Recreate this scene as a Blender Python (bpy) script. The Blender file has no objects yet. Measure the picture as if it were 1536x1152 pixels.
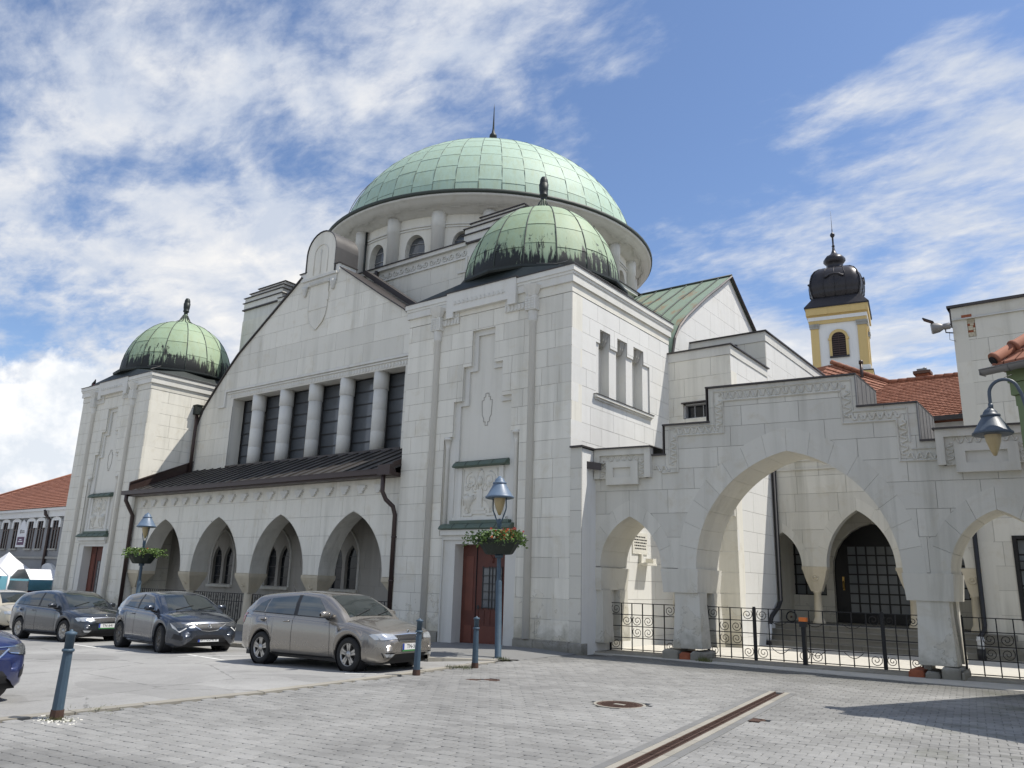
import bpy, math, random
from mathutils import Vector, Matrix
R = math.radians
random.seed(7)
S = bpy.context.scene
COL = S.collection

# ------------------------------------------------------------------ camera
YAW, PITCH, ROLL = -0.651386246, 0.247882743, 0.0298228399
fw = Vector((math.sin(YAW)*math.cos(PITCH), math.cos(YAW)*math.cos(PITCH), math.sin(PITCH)))
r0 = Vector((math.cos(YAW), -math.sin(YAW), 0)); u0 = r0.cross(fw)
rr = r0*math.cos(ROLL)+u0*math.sin(ROLL); uu = -r0*math.sin(ROLL)+u0*math.cos(ROLL)
cam = bpy.data.cameras.new('camera'); camo = bpy.data.objects.new('camera', cam); COL.objects.link(camo)
cam.sensor_width = 36; cam.lens = 36*1171.0/1536; cam.clip_start = .1; cam.clip_end = 3000
M = Matrix((rr, uu, -fw)).transposed().to_4x4(); M.translation = Vector((0, 0, 1.7)); camo.matrix_world = M
S.camera = camo

# ------------------------------------------------------------------ light
SUN = Vector((1.5, 1.0, 3.3)).normalized()
SKY_STRENGTH = .10
sun = bpy.data.lights.new('sun', 'SUN'); sun.energy = 2.75; sun.angle = R(.53); sun.color = (1, .95, .87)
suno = bpy.data.objects.new('sun', sun); COL.objects.link(suno)
suno.rotation_euler = SUN.to_track_quat('Z', 'Y').to_euler()
S.view_settings.view_transform = 'Standard'; S.view_settings.look = 'None'
S.view_settings.exposure = .80; S.view_settings.gamma = 1; S.view_settings.use_curve_mapping = False
world = bpy.data.worlds.new('World'); S.world = world; world.use_nodes = True

class NT:
    """small helper to write node trees"""
    def __init__(s, tree): s.t = tree; s.n = tree.nodes; s.l = tree.links
    def node(s, typ, ins=None, **kw):
        nd = s.n.new(typ)
        for k, v in kw.items(): setattr(nd, k, v)
        for k, v in (ins or {}).items(): s.put(nd, k, v)
        return nd
    def put(s, nd, k, v):
        so = nd.inputs[k]
        if isinstance(v, bpy.types.NodeSocket): s.l.new(v, so)
        elif isinstance(v, bpy.types.Node): s.l.new(v.outputs[0], so)
        else: so.default_value = v
    def math(s, op, a, b=0.0, c=0.0, clamp=False):
        nd = s.n.new('ShaderNodeMath'); nd.operation = op; nd.use_clamp = clamp
        s.put(nd, 0, a); s.put(nd, 1, b)
        if op in ('MULTIPLY_ADD', 'SMOOTH_MIN'): s.put(nd, 2, c)
        return nd.outputs[0]
    def vmath(s, op, a, b=(0, 0, 0)):
        nd = s.n.new('ShaderNodeVectorMath'); nd.operation = op
        s.put(nd, 0, a); s.put(nd, 1, b)
        return nd.outputs['Value'] if op in ('DOT_PRODUCT', 'LENGTH', 'DISTANCE') else nd.outputs[0]
    def ramp(s, fac, stops, interp='LINEAR'):
        nd = s.n.new('ShaderNodeValToRGB'); cr = nd.color_ramp; cr.interpolation = interp
        while len(cr.elements) < len(stops): cr.elements.new(.5)
        for e, (p, c) in zip(cr.elements, stops):
            e.position = p; e.color = (c, c, c, 1) if not hasattr(c, '__len__') else (*c, 1)
        s.put(nd, 0, fac); return nd.outputs[0]
    def mix(s, fac, a, b, mode='MIX'):
        nd = s.n.new('ShaderNodeMix'); nd.data_type = 'RGBA'; nd.blend_type = mode
        s.put(nd, 0, fac)
        for k, v in ((6, a), (7, b)):
            if isinstance(v, tuple) and len(v) == 3: v = (*v, 1)
            s.put(nd, k, v)
        return nd.outputs[2]
    def noise(s, vec, scale, detail=4, rough=.55, dist=0.0, dim='3D'):
        nd = s.n.new('ShaderNodeTexNoise'); nd.noise_dimensions = dim
        s.put(nd, 'Vector', vec)
        for k, v in (('Scale', scale), ('Detail', detail), ('Roughness', rough), ('Distortion', dist)): nd.inputs[k].default_value = v
        return nd.outputs[0]
    def mapping(s, vec, scale=(1, 1, 1), rot=(0, 0, 0), loc=(0, 0, 0)):
        nd = s.n.new('ShaderNodeMapping'); s.put(nd, 0, vec)
        nd.inputs['Location'].default_value = loc; nd.inputs['Rotation'].default_value = rot; nd.inputs['Scale'].default_value = scale
        return nd.outputs[0]

SK = (5.5, 9.4, 1.1, 45)
def build_sky():
    t = NT(world.node_tree); t.n.clear()
    tc = t.node('ShaderNodeTexCoord').outputs['Generated']
    sky = t.node('ShaderNodeTexSky'); sky.sky_type = 'NISHITA'; sky.sun_disc = False
    sky.sun_elevation = math.asin(SUN.z); sky.sun_rotation = math.atan2(SUN.x, SUN.y)
    sky.altitude = 300; sky.air_density = 1.0; sky.dust_density = .6; sky.ozone_density = 1.5
    sep = t.node('ShaderNodeSeparateXYZ', {0: tc})
    z = t.math('MAXIMUM', sep.outputs[2], 0.0)
    den = t.math('ADD', z, .16)
    px = t.math('DIVIDE', sep.outputs[0], den); py = t.math('DIVIDE', sep.outputs[1], den)
    P = t.node('ShaderNodeCombineXYZ', {0: px, 1: py, 2: 0.0}).outputs[0]
    # broken altocumulus: big patches, puffs inside them and fine wisps at their edges
    st = t.mapping(P, (1.0, 1.35, 1), (0, 0, R(SK[3])))
    big = t.noise(t.mapping(P, (1, 1.2, 1), (0, 0, R(25)), (SK[0], SK[1], 0)), SK[2], 3, .55, .35)
    mid = t.noise(st, 3.4, 8, .60, .25)
    fine = t.noise(t.mapping(P, (1, 2.0, 1), (0, 0, R(SK[3]-8))), 13.0, 6, .62, .3)
    d = t.math('ADD', t.math('MULTIPLY', big, 1.05), t.math('MULTIPLY', mid, .55))
    d = t.math('ADD', d, t.math('MULTIPLY', fine, .20))
    lowv = t.math('MULTIPLY', t.ramp(sep.outputs[2], [(0.0, 1.0), (.30, .7), (.62, 0.0)]), .13)
    d = t.math('ADD', d, lowv)
    mask = t.node('ShaderNodeMapRange', {0: d, 1: .84, 2: 1.06, 3: 0.0, 4: .97}, interpolation_type='SMOOTHSTEP').outputs[0]
    thick = t.node('ShaderNodeMapRange', {0: d, 1: .95, 2: 1.18, 3: 0.0, 4: 1.0}).outputs[0]
    shade = t.node('ShaderNodeMapRange', {0: t.noise(st, 4.5, 6, .62, .3), 1: .38, 2: .62, 3: 0.0, 4: 1.0}).outputs[0]
    shade = t.math('MULTIPLY', shade, t.math('ADD', t.math('MULTIPLY', thick, .75), .25))
    cloud = t.mix(shade, (3.6, 3.95, 4.6), (5.7, 5.6, 5.45))
    # one cumulus bank low on the left
    cdir = Vector((-.915, .352, .150)).normalized()
    dist = t.vmath('DISTANCE', t.vmath('MULTIPLY', tc, (1, 1, 1.15)), (cdir.x, cdir.y, cdir.z*1.15))
    cn = t.noise(tc, 16.0, 8, .58, .1)
    cm = t.math('ADD', dist, t.math('MULTIPLY', t.math('SUBTRACT', cn, .5), .16))
    cum = t.node('ShaderNodeMapRange', {0: cm, 1: .088, 2: .070, 3: 0.0, 4: .97}).outputs[0]
    skc = t.mix(1.0, sky.outputs[0], (.80, .84, .92), 'MULTIPLY')
    col = t.mix(mask, skc, cloud)
    col = t.mix(cum, col, t.mix(t.ramp(t.noise(tc, 22.0, 5, .6), [(.38, 0.0), (.6, 1.0)]), (4.6, 4.9, 5.3), (6.3, 6.3, 6.3)))
    bg = t.node('ShaderNodeBackground', {0: col, 1: SKY_STRENGTH})
    t.node('ShaderNodeOutputWorld', {0: bg})
build_sky()

# ------------------------------------------------------------------ mesh helpers
GK, GX0 = .027, -10.8
def gz(x, y=0):
    """ground height: level by the courtyard, falling gently along the street"""
    return -GK*max(0.0, min(GX0-x, 38.0))

class Fr:
    """wall frame: u along the wall, z up, w outwards"""
    def __init__(s, O, U, N): s.O = Vector(O); s.U = Vector(U); s.N = Vector(N)
    def p(s, u, z, w=0.0): q = s.O+s.U*u+s.N*w; return (q.x, q.y, q.z+z)

class MB:
    def __init__(s): s.v = []; s.f = []; s.sm = []
    def add(s, vs, fs, sm=False):
        b = len(s.v); s.v += [tuple(v) for v in vs]; s.f += [tuple(i+b for i in f) for f in fs]; s.sm += [sm]*len(fs); return s
    def box(s, a, b):
        x0, y0, z0 = a; x1, y1, z1 = b
        return s.add([(x0, y0, z0), (x1, y0, z0), (x1, y1, z0), (x0, y1, z0), (x0, y0, z1), (x1, y0, z1), (x1, y1, z1), (x0, y1, z1)],
                     [(0, 3, 2, 1), (4, 5, 6, 7), (0, 1, 5, 4), (1, 2, 6, 5), (2, 3, 7, 6), (3, 0, 4, 7)])
    def fbox(s, fr, u0, u1, z0, z1, w0, w1):
        return s.prism(fr, [(u0, z0), (u1, z0), (u1, z1), (u0, z1)], w0, w1)
    def prism(s, fr, poly, w0, w1, caps=True):
        n = len(poly)
        vs = [fr.p(u, z, w1) for u, z in poly]+[fr.p(u, z, w0) for u, z in poly]
        fs = [(i, i+n, (i+1) % n+n, (i+1) % n) for i in range(n)]
        if caps: fs += [tuple(range(n)), tuple(range(2*n-1, n-1, -1))]
        return s.add(vs, fs)
    def lathe(s, prof, c=(0, 0, 0), n=16, sm=True, a0=0.0, a1=2*math.pi, flute=0.0, cap=True):
        full = abs(a1-a0-2*math.pi) < 1e-6; m = n if full else n+1
        vs = []
        for r, z in prof:
            for i in range(m):
                a = a0+(a1-a0)*i/n; q = r*(1-(flute if i % 2 else 0)); vs.append((c[0]+q*math.cos(a), c[1]+q*math.sin(a), c[2]+z))
        fs = []
        for j in range(len(prof)-1):
            for i in range(n):
                i2 = (i+1) % m; fs.append((j*m+i, j*m+i2, (j+1)*m+i2, (j+1)*m+i))
        s.add(vs, fs, sm)
        for j, rev in ((0, True), (len(prof)-1, False)):
            if prof[j][0] > 1e-4 and full and cap:
                b = len(s.v)-len(vs)+j*m; ring = list(range(b, b+m)); s.f.append(tuple(reversed(ring)) if rev else tuple(ring)); s.sm.append(False)
        return s
    def tube(s, pts, r, n=6, sm=True, rad=None):
        pts = [Vector(p) for p in pts]; rings = []
        up = Vector((0, 0, 1)); prev = None
        for i, p in enumerate(pts):
            d = (pts[min(i+1, len(pts)-1)]-pts[max(i-1, 0)])
            if d.length < 1e-9: d = Vector((0, 0, 1))
            d.normalize()
            if prev is None:
                a = d.cross(up)
                if a.length < .05: a = d.cross(Vector((1, 0, 0)))
            else: a = prev-d*prev.dot(d)
            a.normalize(); prev = a; b = d.cross(a); q = rad[i] if rad else r
            rings.append([p+a*q*math.cos(2*math.pi*k/n)+b*q*math.sin(2*math.pi*k/n) for k in range(n)])
        vs = [v for rg in rings for v in rg]; fs = []
        for j in range(len(rings)-1):
            for k in range(n): k2 = (k+1) % n; fs.append((j*n+k, j*n+k2, (j+1)*n+k2, (j+1)*n+k))
        s.add(vs, fs, sm)
        b = len(s.v)-len(vs); s.f += [tuple(range(b+n-1, b-1, -1)), tuple(range(len(s.v)-n, len(s.v)))]; s.sm += [False]*2
        return s
    def grid(s, P, sm=True, closed=False):
        """P: rows of points"""
        m = len(P[0]); vs = [q for row in P for q in row]; fs = []
        for j in range(len(P)-1):
            for i in range(m if closed else m-1):
                i2 = (i+1) % m; fs.append((j*m+i, j*m+i2, (j+1)*m+i2, (j+1)*m+i))
        return s.add(vs, fs, sm)
    def mesh(s, name, mat):
        me = bpy.data.meshes.new(name); me.from_pydata(s.v, [], s.f)
        me.polygons.foreach_set('use_smooth', s.sm)
        if mat: me.materials.append(mat)
        me.update(); return me
    def obj(s, name, mat, parent=None, kind=None, label=None): return link(name, s.mesh(name, mat), parent, kind, label)

WM = {}
def wm(o):
    if o is None: return Matrix.Identity(4)
    return WM.get(o.name, Matrix.Identity(4))
def link(name, data, parent=None, kind=None, label=None, mat4=None):
    """mat4: world matrix of the object; vertices are in world space when it is left out"""
    o = bpy.data.objects.new(name, data); COL.objects.link(o)
    W = mat4.copy() if mat4 is not None else Matrix.Identity(4)
    if parent is not None:
        o.parent = parent; o.matrix_parent_inverse = wm(parent).inverted()
    o.matrix_basis = W; WM[o.name] = W
    if kind: o['kind'] = kind
    if label: o['label'] = label
    return o
def thing(name, label, cat, loc=(0, 0, 0), rz=0.0, group=None):
    o = bpy.data.objects.new(name, None); COL.objects.link(o); o.empty_display_size = .3
    W = Matrix.Translation(Vector(loc)) @ Matrix.Rotation(rz, 4, 'Z'); o.matrix_basis = W; WM[o.name] = W
    o['label'] = label; o['category'] = cat
    if group: o['group'] = group
    return o
def tag(o, label, cat, group=None):
    o['label'] = label; o['category'] = cat
    if group: o['group'] = group
    return o
def local(name, data, parent, label=None, loc=(0, 0, 0), rot=(0, 0, 0)):
    """child whose mesh is given in its parent's own space"""
    o = bpy.data.objects.new(name, data); COL.objects.link(o); o.parent = parent
    o.location = loc; o.rotation_euler = rot
    WM[o.name] = wm(parent) @ Matrix.Translation(Vector(loc))
    if label: o['label'] = label
    return o
def copy_tree(o, loc=None, rz=None, label=None, parent=None):
    c = o.copy(); COL.objects.link(c)
    if parent is not None: c.parent = parent
    if loc is not None: c.location = loc
    if rz is not None: c.rotation_euler = (0, 0, rz)
    if label: c['label'] = label
    for ch in list(o.children): copy_tree(ch, parent=c)
    return c
def text_mesh(body, size, ext, mat, name='lettering', cx='CENTER'):
    cu = bpy.data.curves.new(name, 'FONT'); cu.body = body; cu.size = size; cu.extrude = ext; cu.align_x = cx; cu.align_y = 'CENTER'; cu.resolution_u = 2
    to = bpy.data.objects.new('tmp', cu); COL.objects.link(to)
    bpy.context.view_layer.update()
    me = bpy.data.meshes.new_from_object(to.evaluated_get(bpy.context.evaluated_depsgraph_get()))
    bpy.data.objects.remove(to); bpy.data.curves.remove(cu)
    me.name = name; me.materials.clear(); me.materials.append(mat); return me

# ------------------------------------------------------------------ convex 2D polygon tools
def clip(poly, a, b, keep_left=True):
    out = []; n = len(poly)
    def sd(p): return ((b[0]-a[0])*(p[1]-a[1])-(b[1]-a[1])*(p[0]-a[0]))*(1 if keep_left else -1)
    for i in range(n):
        p, q = poly[i], poly[(i+1) % n]; dp, dq = sd(p), sd(q)
        if dp >= -1e-9: out.append(p)
        if (dp > 1e-9 and dq < -1e-9) or (dp < -1e-9 and dq > 1e-9):
            t = dp/(dp-dq); out.append((p[0]+(q[0]-p[0])*t, p[1]+(q[1]-p[1])*t))
    return out
def area(p): return .5*sum(p[i][0]*p[(i+1) % len(p)][1]-p[(i+1) % len(p)][0]*p[i][1] for i in range(len(p))) if len(p) > 2 else 0
def inter(a, b):
    for i in range(len(b)):
        if len(a) < 3: return []
        a = clip(a, b[i], b[(i+1) % len(b)])
    return a if area(a) > 1e-5 else []
def bbox(p): return min(q[0] for q in p), max(q[0] for q in p), min(q[1] for q in p), max(q[1] for q in p)
def hit(a, b):
    A, B = bbox(a), bbox(b); return A[0] < B[1] and B[0] < A[1] and A[2] < B[3] and B[2] < A[3]
def sub(a, b):
    """a minus convex b as a list of convex pieces"""
    if not hit(a, b) or not inter(a, b): return [a]
    out = []; cur = a
    for i in range(len(b)):
        o = clip(cur, b[i], b[(i+1) % len(b)], False)
        if area(o) > 1e-5: out.append(o)
        cur = clip(cur, b[i], b[(i+1) % len(b)])
        if len(cur) < 3: break
    return out
def subs(ps, holes):
    for h in holes: ps = [q for p in ps for q in sub(p, h)]
    return ps
def rect(u0, u1, z0, z1): return [(u0, z0), (u1, z0), (u1, z1), (u0, z1)]
def arch_half(a, h, n=8):
    """points of the left half of a pointed arch, springing (-a,0) to apex (0,h)"""
    c = (h*h-a*a)/(2*a); q = a+c; t1 = math.atan2(h, c) if c >= 0 else math.pi-math.atan2(h, -c)
    return [(c-q*math.cos(t1*i/n), q*math.sin(t1*i/n)) for i in range(n+1)]
def arch_poly(u0, u1, zb, zs, za, n=8):
    uc = (u0+u1)/2; L = arch_half((u1-u0)/2, za-zs, n)
    pts = [(uc+x, zs+z) for x, z in L]; rt = [(uc-x, zs+z) for x, z in L[:-1]]
    return [(u1, zb)]+rt+[pts[-1]]+pts[:-1][::-1]+[(u0, zb)] if zb < zs-1e-6 else rt+[pts[-1]]+pts[:-1][::-1]
def ellipse_top(u0, u1, zb, zs, za, n=6):
    uc = (u0+u1)/2; a = (u1-u0)/2; h = za-zs
    pts = [(uc+a*math.cos(math.pi*i/(2*n)), zs+h*math.sin(math.pi*i/(2*n))) for i in range(2*n+1)]
    return [(u0, zb), (u1, zb)]+pts

BUD = {}
def ashlar(fr, regions, holes, zs, ulen, parent, root, mat, seed=0, gap=.010, core=.30, lim=300, bw=0.0, name='stone_block', jit=.0, coremat=None):
    """a wall face of separate stone slabs in front of a solid core; every slab is a part until the budget of its thing is used"""
    rnd = random.Random(seed); cm = MB(); jm = MB()
    for rg in regions:
        for pc in subs([rg], holes): cm.prism(fr, pc, -core, -.030+bw); jm.prism(fr, pc, -.030+bw, -.013+bw)
    cm.obj('wall_core', coremat or mat, parent); jm.obj('joint_mortar', M['mortar'], parent)
    rest = MB(); U0 = min(bbox(r)[0] for r in regions); U1 = max(bbox(r)[1] for r in regions)
    for k in range(len(zs)-1):
        z0, z1 = zs[k]+gap/2, zs[k+1]-gap/2
        u = U0-rnd.random()*ulen*.9
        while u < U1:
            L = ulen*rnd.choice((.62, .8, 1, 1.15, 1.3)); a, b = max(u, U0), min(u+L, U1)
            if U1-b < ulen*.28: b = U1
            u = b if b == U1 else u+L
            if b-a < .05: continue
            bl = rect(a+(gap/2 if a > U0 else 0), b-(gap/2 if b < U1 else 0), z0, z1)
            ps = []
            for rg in regions:
                if hit(bl, rg):
                    q = inter(bl, rg)
                    if q: ps += subs([q], [h for h in holes if hit(q, h)])
            ps = [p for p in ps if area(p) > 2e-3]
            if not ps: continue
            w = bw+rnd.uniform(-jit, jit); big = sum(area(p) for p in ps) > .05
            if big and BUD.get(root.name, 0) < lim:
                m = MB()
                for p in ps: m.prism(fr, p, bw-.013, w)
                m.obj(name, mat, parent); BUD[root.name] = BUD.get(root.name, 0)+1
            else:
                for p in ps: rest.prism(fr, p, bw-.013, w)
    if rest.v: rest.obj('stone_facing', mat, parent, kind='stuff')

def voussoirs(fr, u0, u1, zs, za, t, w0, w1, n, parent, mat, gap=.01, root=None, name='arch_stone'):
    """ring of wedge stones round a pointed arch"""
    uc = (u0+u1)/2; a = (u1-u0)/2
    K = 4; L = arch_half(a, za-zs, n*K); O = arch_half(a+t, za-zs+t*1.25, n*K)
    for sgn in (-1, 1):
        for i in range(n):
            idx = range(i*K, (i+1)*K+1)
            inn = [(uc-sgn*L[j][0] if sgn > 0 else uc+L[j][0], zs+L[j][1]) for j in idx]
            out = [(uc-sgn*O[j][0] if sgn > 0 else uc+O[j][0], zs+O[j][1]) for j in idx]
            # shrink a little for the joint
            def sh(pl):
                (x0, y0), (x1, y1) = pl[0], pl[1]; d = math.hypot(x1-x0, y1-y0) or 1; f = gap/2/d
                pl = [(x0+(x1-x0)*f, y0+(y1-y0)*f)]+pl[1:]
                (x0, y0), (x1, y1) = pl[-1], pl[-2]; d = math.hypot(x1-x0, y1-y0) or 1; f = gap/2/d
                return pl[:-1]+[(x0+(x1-x0)*f, y0+(y1-y0)*f)]
            inn, out = sh(inn), sh(out); m = MB(); nn = len(inn)
            fr_ = [fr.p(*q, w1) for q in inn]+[fr.p(*q, w1) for q in out]+[fr.p(*q, w0) for q in inn]+[fr.p(*q, w0) for q in out]
            fs = []
            for j in range(nn-1):
                fs += [(j, j+1, nn+j+1, nn+j), (2*nn+j, 3*nn+j, 3*nn+j+1, 2*nn+j+1), (j, 2*nn+j, 2*nn+j+1, j+1), (nn+j, nn+j+1, 3*nn+j+1, 3*nn+j)]
            fs += [(0, nn, 3*nn, 2*nn), (nn-1, 3*nn-1, 4*nn-1, 2*nn-1)]
            if sgn < 0: pass
            m.add(fr_, fs); m.obj(name, mat, parent)
def ring_poly(u0, u1, zb, zs, za, t, n=8): return arch_poly(u0-t, u1+t, zs, zs, za+t*1.25, n)
# ------------------------------------------------------------------ materials
def mat_base(name, rough=.8, metal=0.0):
    m = bpy.data.materials.new(name); m.use_nodes = True; t = NT(m.node_tree); t.n.clear()
    b = t.node('ShaderNodeBsdfPrincipled'); b.inputs['Roughness'].default_value = rough; b.inputs['Metallic'].default_value = metal
    t.node('ShaderNodeOutputMaterial', {0: b}); return m, t, b
def wpos(t): return t.node('ShaderNodeNewGeometry').outputs['Position']
def bump(t, b, h, strength=.3, dist=.01):
    nd = t.node('ShaderNodeBump', {'Height': h}); nd.inputs['Strength'].default_value = strength; nd.inputs['Distance'].default_value = dist
    t.l.new(nd.outputs[0], b.inputs['Normal'])
def objrand(t): return t.node('ShaderNodeObjectInfo').outputs['Random']
def stone_mat(name, col, var=.10, stain=.35, dirt_z=None, warm=None, bumps=.25, rough=.85):
    """rendered masonry: tone per slab, cloudy soiling, rain streaks, optional dirty foot"""
    m, t, b = mat_base(name, rough); P = wpos(t)
    c = t.mix(t.noise(P, .55, 5, .6), tuple(x*(1-.5*var) for x in col), tuple(min(1, x*(1+.5*var)) for x in col))
    f = t.node('ShaderNodeMapRange', {0: objrand(t), 3: 1-var*.55, 4: 1+var*.45}).outputs[0]
    c = t.mix(1.0, c, t.node('ShaderNodeCombineXYZ', {0: f, 1: f, 2: f}).outputs[0], 'MULTIPLY')
    # vertical rain streaks
    st = t.noise(t.mapping(P, (2.6, 2.6, .16)), 1.0, 6, .65, .3)
    sm = t.math('MULTIPLY', t.ramp(st, [(.46, 0.0), (.70, 1.0)]), t.math('MULTIPLY', t.ramp(t.noise(P, .35, 3, .5), [(.36, .15), (.62, 1.0)]), stain*1.35))
    c = t.mix(sm, c, tuple(x*.62 for x in (col[0], col[1]*1.0, col[2]*.96)))
    bl = t.math('MULTIPLY', t.ramp(t.noise(P, 1.7, 7, .68, .5), [(.55, 0.0), (.74, 1.0)]), stain*.9)
    c = t.mix(bl, c, warm or (col[0]*.78, col[1]*.72, col[2]*.60))
    if dirt_z is not None:
        sp = t.node('ShaderNodeSeparateXYZ', {0: P}); zz = sp.outputs[2]
        n2 = t.noise(P, 1.6, 6, .7, .4)
        hh = t.math('SUBTRACT', t.math('MULTIPLY', n2, 2.2), t.math('DIVIDE', zz, dirt_z))
        dm = t.math('MULTIPLY', t.ramp(hh, [(.45, 0.0), (1.0, 1.0)]), .75)
        c = t.mix(dm, c, (col[0]*.48, col[1]*.47, col[2]*.42))
        # flaked render near the ground with cracks along its rim
        n3 = t.noise(P, .95, 8, .62, .2)
        lim = t.math('ADD', n3, t.math('MULTIPLY', zz, -.075))
        edge = t.ramp(t.math('ABSOLUTE', t.math('SUBTRACT', lim, .465)), [(0.0, 1.0), (.0045, 0.0)])
        lowm = t.ramp(zz, [(.0, 1.0), (1.0, 1.0)])
        lowm = t.node('ShaderNodeMapRange', {0: zz, 1: 2.2, 2: 1.0, 3: 0.0, 4: .75}).outputs[0]
        c = t.mix(t.math('MULTIPLY', edge, lowm), c, (col[0]*.22, col[1]*.2, col[2]*.17))
        fl = t.math('MULTIPLY', t.math('GREATER_THAN', lim, .465), t.math('MULTIPLY', lowm, .35))
        c = t.mix(fl, c, (col[0]*.82, col[1]*.76, col[2]*.64))
    t.l.new(c, b.inputs['Base Color'])
    h = t.math('ADD', t.math('MULTIPLY', t.noise(P, 45, 4, .7), .35), t.math('MULTIPLY', t.noise(P, 3.0, 5, .6), 1.2))
    bump(t, b, h, bumps, .02)
    return m
def simple(name, col, rough=.6, metal=0.0, nz=.12, scale=6.0, bs=.1, coat=0.0, spec=None):
    m, t, b = mat_base(name, rough, metal); P = t.node('ShaderNodeTexCoord').outputs['Object']
    n = t.noise(P, scale, 5, .6)
    c = t.mix(n, tuple(x*(1-nz) for x in col), tuple(min(1, x*(1+nz)) for x in col)); t.l.new(c, b.inputs['Base Color'])
    if bs: bump(t, b, t.noise(P, scale*5, 4, .6), bs, .01)
    rg = t.node('ShaderNodeMapRange', {0: n, 3: max(0, rough-.08), 4: min(1, rough+.08)}).outputs[0]
    t.l.new(rg, b.inputs['Roughness'])
    if coat: b.inputs['Coat Weight'].default_value = coat; b.inputs['Coat Roughness'].default_value = .04
    if spec is not None: b.inputs['Specular IOR Level'].default_value = spec
    return m
def copper_mat(name, light, dark, z0=None, z1=None, rust=.0):
    m, t, b = mat_base(name, .62); P = wpos(t)
    n = t.noise(P, 1.3, 6, .62, .4)
    c = t.mix(n, light, tuple(x*.80 for x in light))
    c = t.mix(t.ramp(objrand(t), [(0, 0.0), (1, .45)]), c, dark)
    st = t.noise(t.mapping(P, (5.5, 5.5, .5)), 1.0, 6, .7, .4)
    c = t.mix(t.math('MULTIPLY', t.ramp(st, [(.45, 0.0), (.75, 1.0)]), .55), c, (light[0]*.72+.02, light[1]*.66, light[2]*.46))
    if rust: c = t.mix(t.math('MULTIPLY', t.ramp(t.noise(t.mapping(P, (1.4, .5, .6)), 1.2, 5, .6), [(.56, 0.0), (.66, 1.0)]), rust), c, (.26, .15, .075))
    if z0 is not None:
        zz = t.node('ShaderNodeSeparateXYZ', {0: P}).outputs[2]
        h = t.node('ShaderNodeMapRange', {0: zz, 1: z0, 2: z1, 3: 1.0, 4: 0.0}, clamp=False).outputs[0]
        drip = t.noise(t.mapping(P, (7.0, 7.0, .55)), 1.0, 6, .75, .5)
        q = t.math('ADD', h, t.math('MULTIPLY', t.math('SUBTRACT', drip, .5), 2.9))
        q = t.math('ADD', q, t.math('MULTIPLY', t.math('SUBTRACT', t.noise(P, .8, 2, .5), .5), 1.3))
        dm = t.ramp(q, [(.42, 0.0), (.62, 1.0)])
        c = t.mix(dm, c, (.010, .013, .012))
    t.l.new(c, b.inputs['Base Color'])
    bump(t, b, t.math('ADD', n, t.math('MULTIPLY', st, .5)), .35, .02)
    return m
def paver_mat():
    m, t, b = mat_base('paving', .88); P = wpos(t)
    base = t.mix(t.noise(P, 6.0, 5, .65), (.205, .203, .194), (.315, .311, .296))
    isl = t.node('ShaderNodeNewGeometry').outputs['Random Per Island']
    rn = t.math('FRACT', t.math('ADD', isl, objrand(t)))
    f = t.ramp(rn, [(0, .87), (.5, 1.0), (1, 1.08)])
    c = t.mix(1.0, base, f, 'MULTIPLY')
    big = t.ramp(t.noise(P, .33, 5, .6, .6), [(.34, .70), (.60, 1.06)])
    c = t.mix(1.0, c, big, 'MULTIPLY')
    sp = t.node('ShaderNodeSeparateXYZ', {0: P})
    # strip along the wall foot: its shade and staining painted dark
    near = t.node('ShaderNodeMapRange', {0: t.math('ADD', sp.outputs[1], t.math('MULTIPLY', t.noise(P, .7, 5, .6), 2.2)), 1: 16.9, 2: 18.6, 3: 0.0, 4: .62}).outputs[0]
    c = t.mix(near, c, (.070, .070, .058))
    moss = t.math('MULTIPLY', t.ramp(t.noise(P, .8, 6, .7), [(.52, 0.0), (.66, 1.0)]), t.node('ShaderNodeMapRange', {0: sp.outputs[0], 1: -3.6, 2: -1.0, 3: 0.0, 4: .55}).outputs[0])
    c = t.mix(moss, c, (.060, .066, .030))
    spots = t.ramp(t.noise(P, 3.4, 3, .5), [(.73, 0.0), (.76, 1.0)])
    c = t.mix(t.math('MULTIPLY', spots, .45), c, (.45, .44, .42))
    dk = t.ramp(t.noise(t.mapping(P, (.5, 1.6, 1), (0, 0, R(-8))), 1.3, 6, .7, .6), [(.60, 0.0), (.72, .5)]); c = t.mix(dk, c, (.10, .098, .09))
    mark = t.ramp(t.noise(P, 19, 2, .5), [(.70, 0.0), (.72, .6)]); c = t.mix(mark, c, (.09, .085, .075))
    t.l.new(c, b.inputs['Base Color'])
    bump(t, b, t.noise(P, 60, 4, .7), .25, .006)
    return m
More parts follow.
